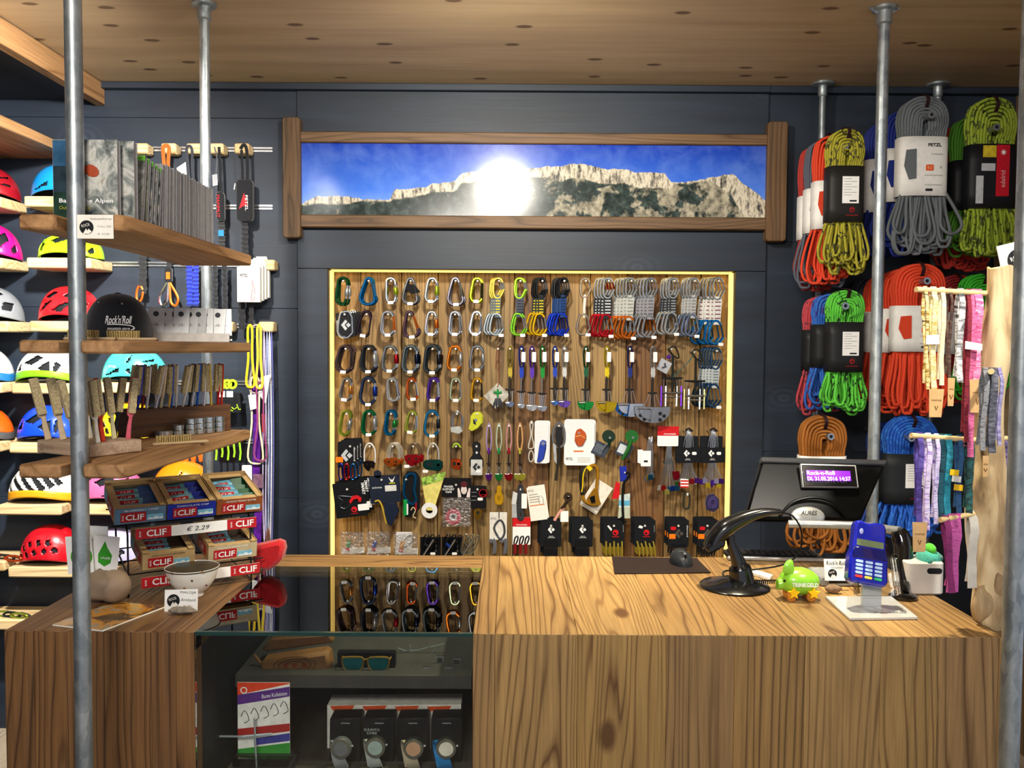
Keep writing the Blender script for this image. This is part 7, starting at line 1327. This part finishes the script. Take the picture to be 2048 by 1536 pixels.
for k in range(5): it.t('printed_outline', INK, [(-46+k*20, 0-k*5, .0026), (-40+k*20, -12-k*5, .0026), (-34+k*20, -6-k*5, .0026), (-30+k*20, 8-k*5, .0026), (-40+k*20, 14-k*5, .0026)], .7, 4, sub=2)
it.rect('foot', ACR, -56, 76, 56, 92, .05, -.02); it.t('cross_bar', AC, [(-86, 34, .02), (-40, 34, .02), (20, 28, .02)], 2.2, 8); it.t('cross_bar', AC, [(-14, -4, .02), (-12, 40, .022), (-10, 100, .02)], 2.0, 8)
# watch boxes and watches
bx = None; YWB = 1.86
zz0 = P(780, 1432, YWB).z
tray = It('watch_carton', 'white and orange printed carton behind the watch boxes', 'carton', 786, 1425, YWB+.05); tray.plate('carton', mat('#d8d2c8', .5), [(-136, -10), (138, -14), (138, 90), (-136, 90)], .06, -.07); 
for k in range(4): tray.plate('printed_patch', mat('#c84a1c', .5), [(-130+k*66, -9), (-80+k*66, -11), (-86+k*66, 0), (-124+k*66, 0)], .0006, -.0095)
wl = (('#8d8f90', '#6a6c70', 'grey strapped watch with a dark round dial'), ('#a9aca4', '#9fb0a8', 'pale olive strapped watch with a silver dial'), ('#b8a88c', '#c89a78', 'beige strapped watch with a copper dial'), ('#1a84c8', '#ece4d0', 'bright blue strapped watch with a white dial'))
for k, (px, py) in enumerate(((684, 1492), (752, 1490), (828, 1492), (893, 1492))):
    it = It('watch_box', '%s behind the %s' % ('black display box', wl[k][2]), 'watch box', 690+k*67.5, 1482, YWB); it.plate('box', mat('#15161a', .45), [(-31, -46), (31, -48), (32, 56), (-32, 56)], .05, -.05, bevel=.002); it.rect('print_line', mat('#8a8c90', .5), -8, -38, 10, -36, .0004, .0003)
    if k == 1: it.txt('SUUNTO\nCORE', 12, -14, -20, mat('#b4b6b8', .5), .0006, 32, bold=.01)
    c1, c2, d = wl[k]; it = It('wrist_watch', d, 'watch', px, py, 1.805); sm = mat(c1, .5)
    it.disc('case', mat('#4a4c48' if k else '#9a9c9e', .3, .7), 0, 0, 21, .012, 0, 28); it.disc('bezel', mat('#8d8a7c', .3, .8), 0, 0, 20, .003, .012, 28, 15); it.disc('dial', mat(c2, .15, 0, .1, coat=.5), 0, 0, 15, .001, .0122, 28)
    MB().ribbon(spline([it.v(-10, 8, .0), it.v(-6, 24, .004), it.v(-2, 40, .0), it.v(0, 62, -.02)], 4), (1, 0, .1), 26*it.S, .004).build('strap', sm, it.o); MB().ribbon(spline([it.v(-8, -6, .0), it.v(-18, -2, -.02), it.v(-20, 20, -.04), it.v(-10, 60, -.03)], 4), (1, 0, .1), 22*it.S, .004).build('strap', sm, it.o); it.t('crown', mat('#9a9c9e', .3, .8), [(20, -3, .006), (24, -3, .006)], 2.4, 8)
    MB().box(it.v(-2, 62, -.02), (.03, .03, .03)).build('cushion', BC, it.o)
# each peg is told apart by what hangs on it
_things = [o for o in COL.objects if o.parent is None and o.get('label') and not o.name.startswith('wall_peg') and abs(o.location.y-YP) < .02]
_used = {}
for o in [q for q in COL.objects if q.name.startswith('wall_peg')]:
    d = sorted(_things, key=lambda t: (t.location.x-o.location.x)**2*3+(t.location.z-o.location.z)**2+(0 if t.location.z <= o.location.z+.004 else .01))[0]
    wds = d['label'].replace('outermost ', '').replace('innermost ', '').replace('second-', '').replace('middle ', '').replace(',', '').split(); cut = wds[:9]
    while cut[-1] in ('with', 'a', 'an', 'the', 'of', 'on', 'and', 'in', 'beside', 'by', 'behind', 'under', 'to', 'below', 'its', 'for'): cut.pop()
    lb = 'pale-headed steel peg holding the '+' '.join(cut); _used.setdefault(lb, []).append(o)
for lb, os_ in _used.items():
    for k, o in enumerate(os_):
        o['label'] = lb if k == 0 else 'bare '+lb.replace('holding', 'beside')
        if k > 1: bpy.data.objects.remove(o)
# ------------------------------------------------------------------ ceiling spots and the added front fill (above the frame)
for i, (k, loc, tgt, pw, col, size, ang, bl) in enumerate(LAMPS):
    lp = thing('spot_or_fill_lamp', ['ceiling spot aimed at the plank niche', 'ceiling spot aimed at the helmet wall', 'ceiling spot over the register end of the counter', 'ceiling spot aimed at the driftwood stand', 'unseen fill lamp added over the customer side to brighten the foreground'][i], 'lamp', loc)
    d = (Vector(tgt)-Vector(loc)).normalized()
    MB().tube([d*-.01, d*-.012, d*-.11], [.03, .045, .04], 20).build('housing', WHITE, lp)
    MB().cyl(d*-.08, (0, 0, ZCEIL-loc[2]), .008, 10).build('stem', WHITE, lp)
    l = lamp(k, (0, 0, 0), d, pw, col, size, ang, bl); l.parent = lp
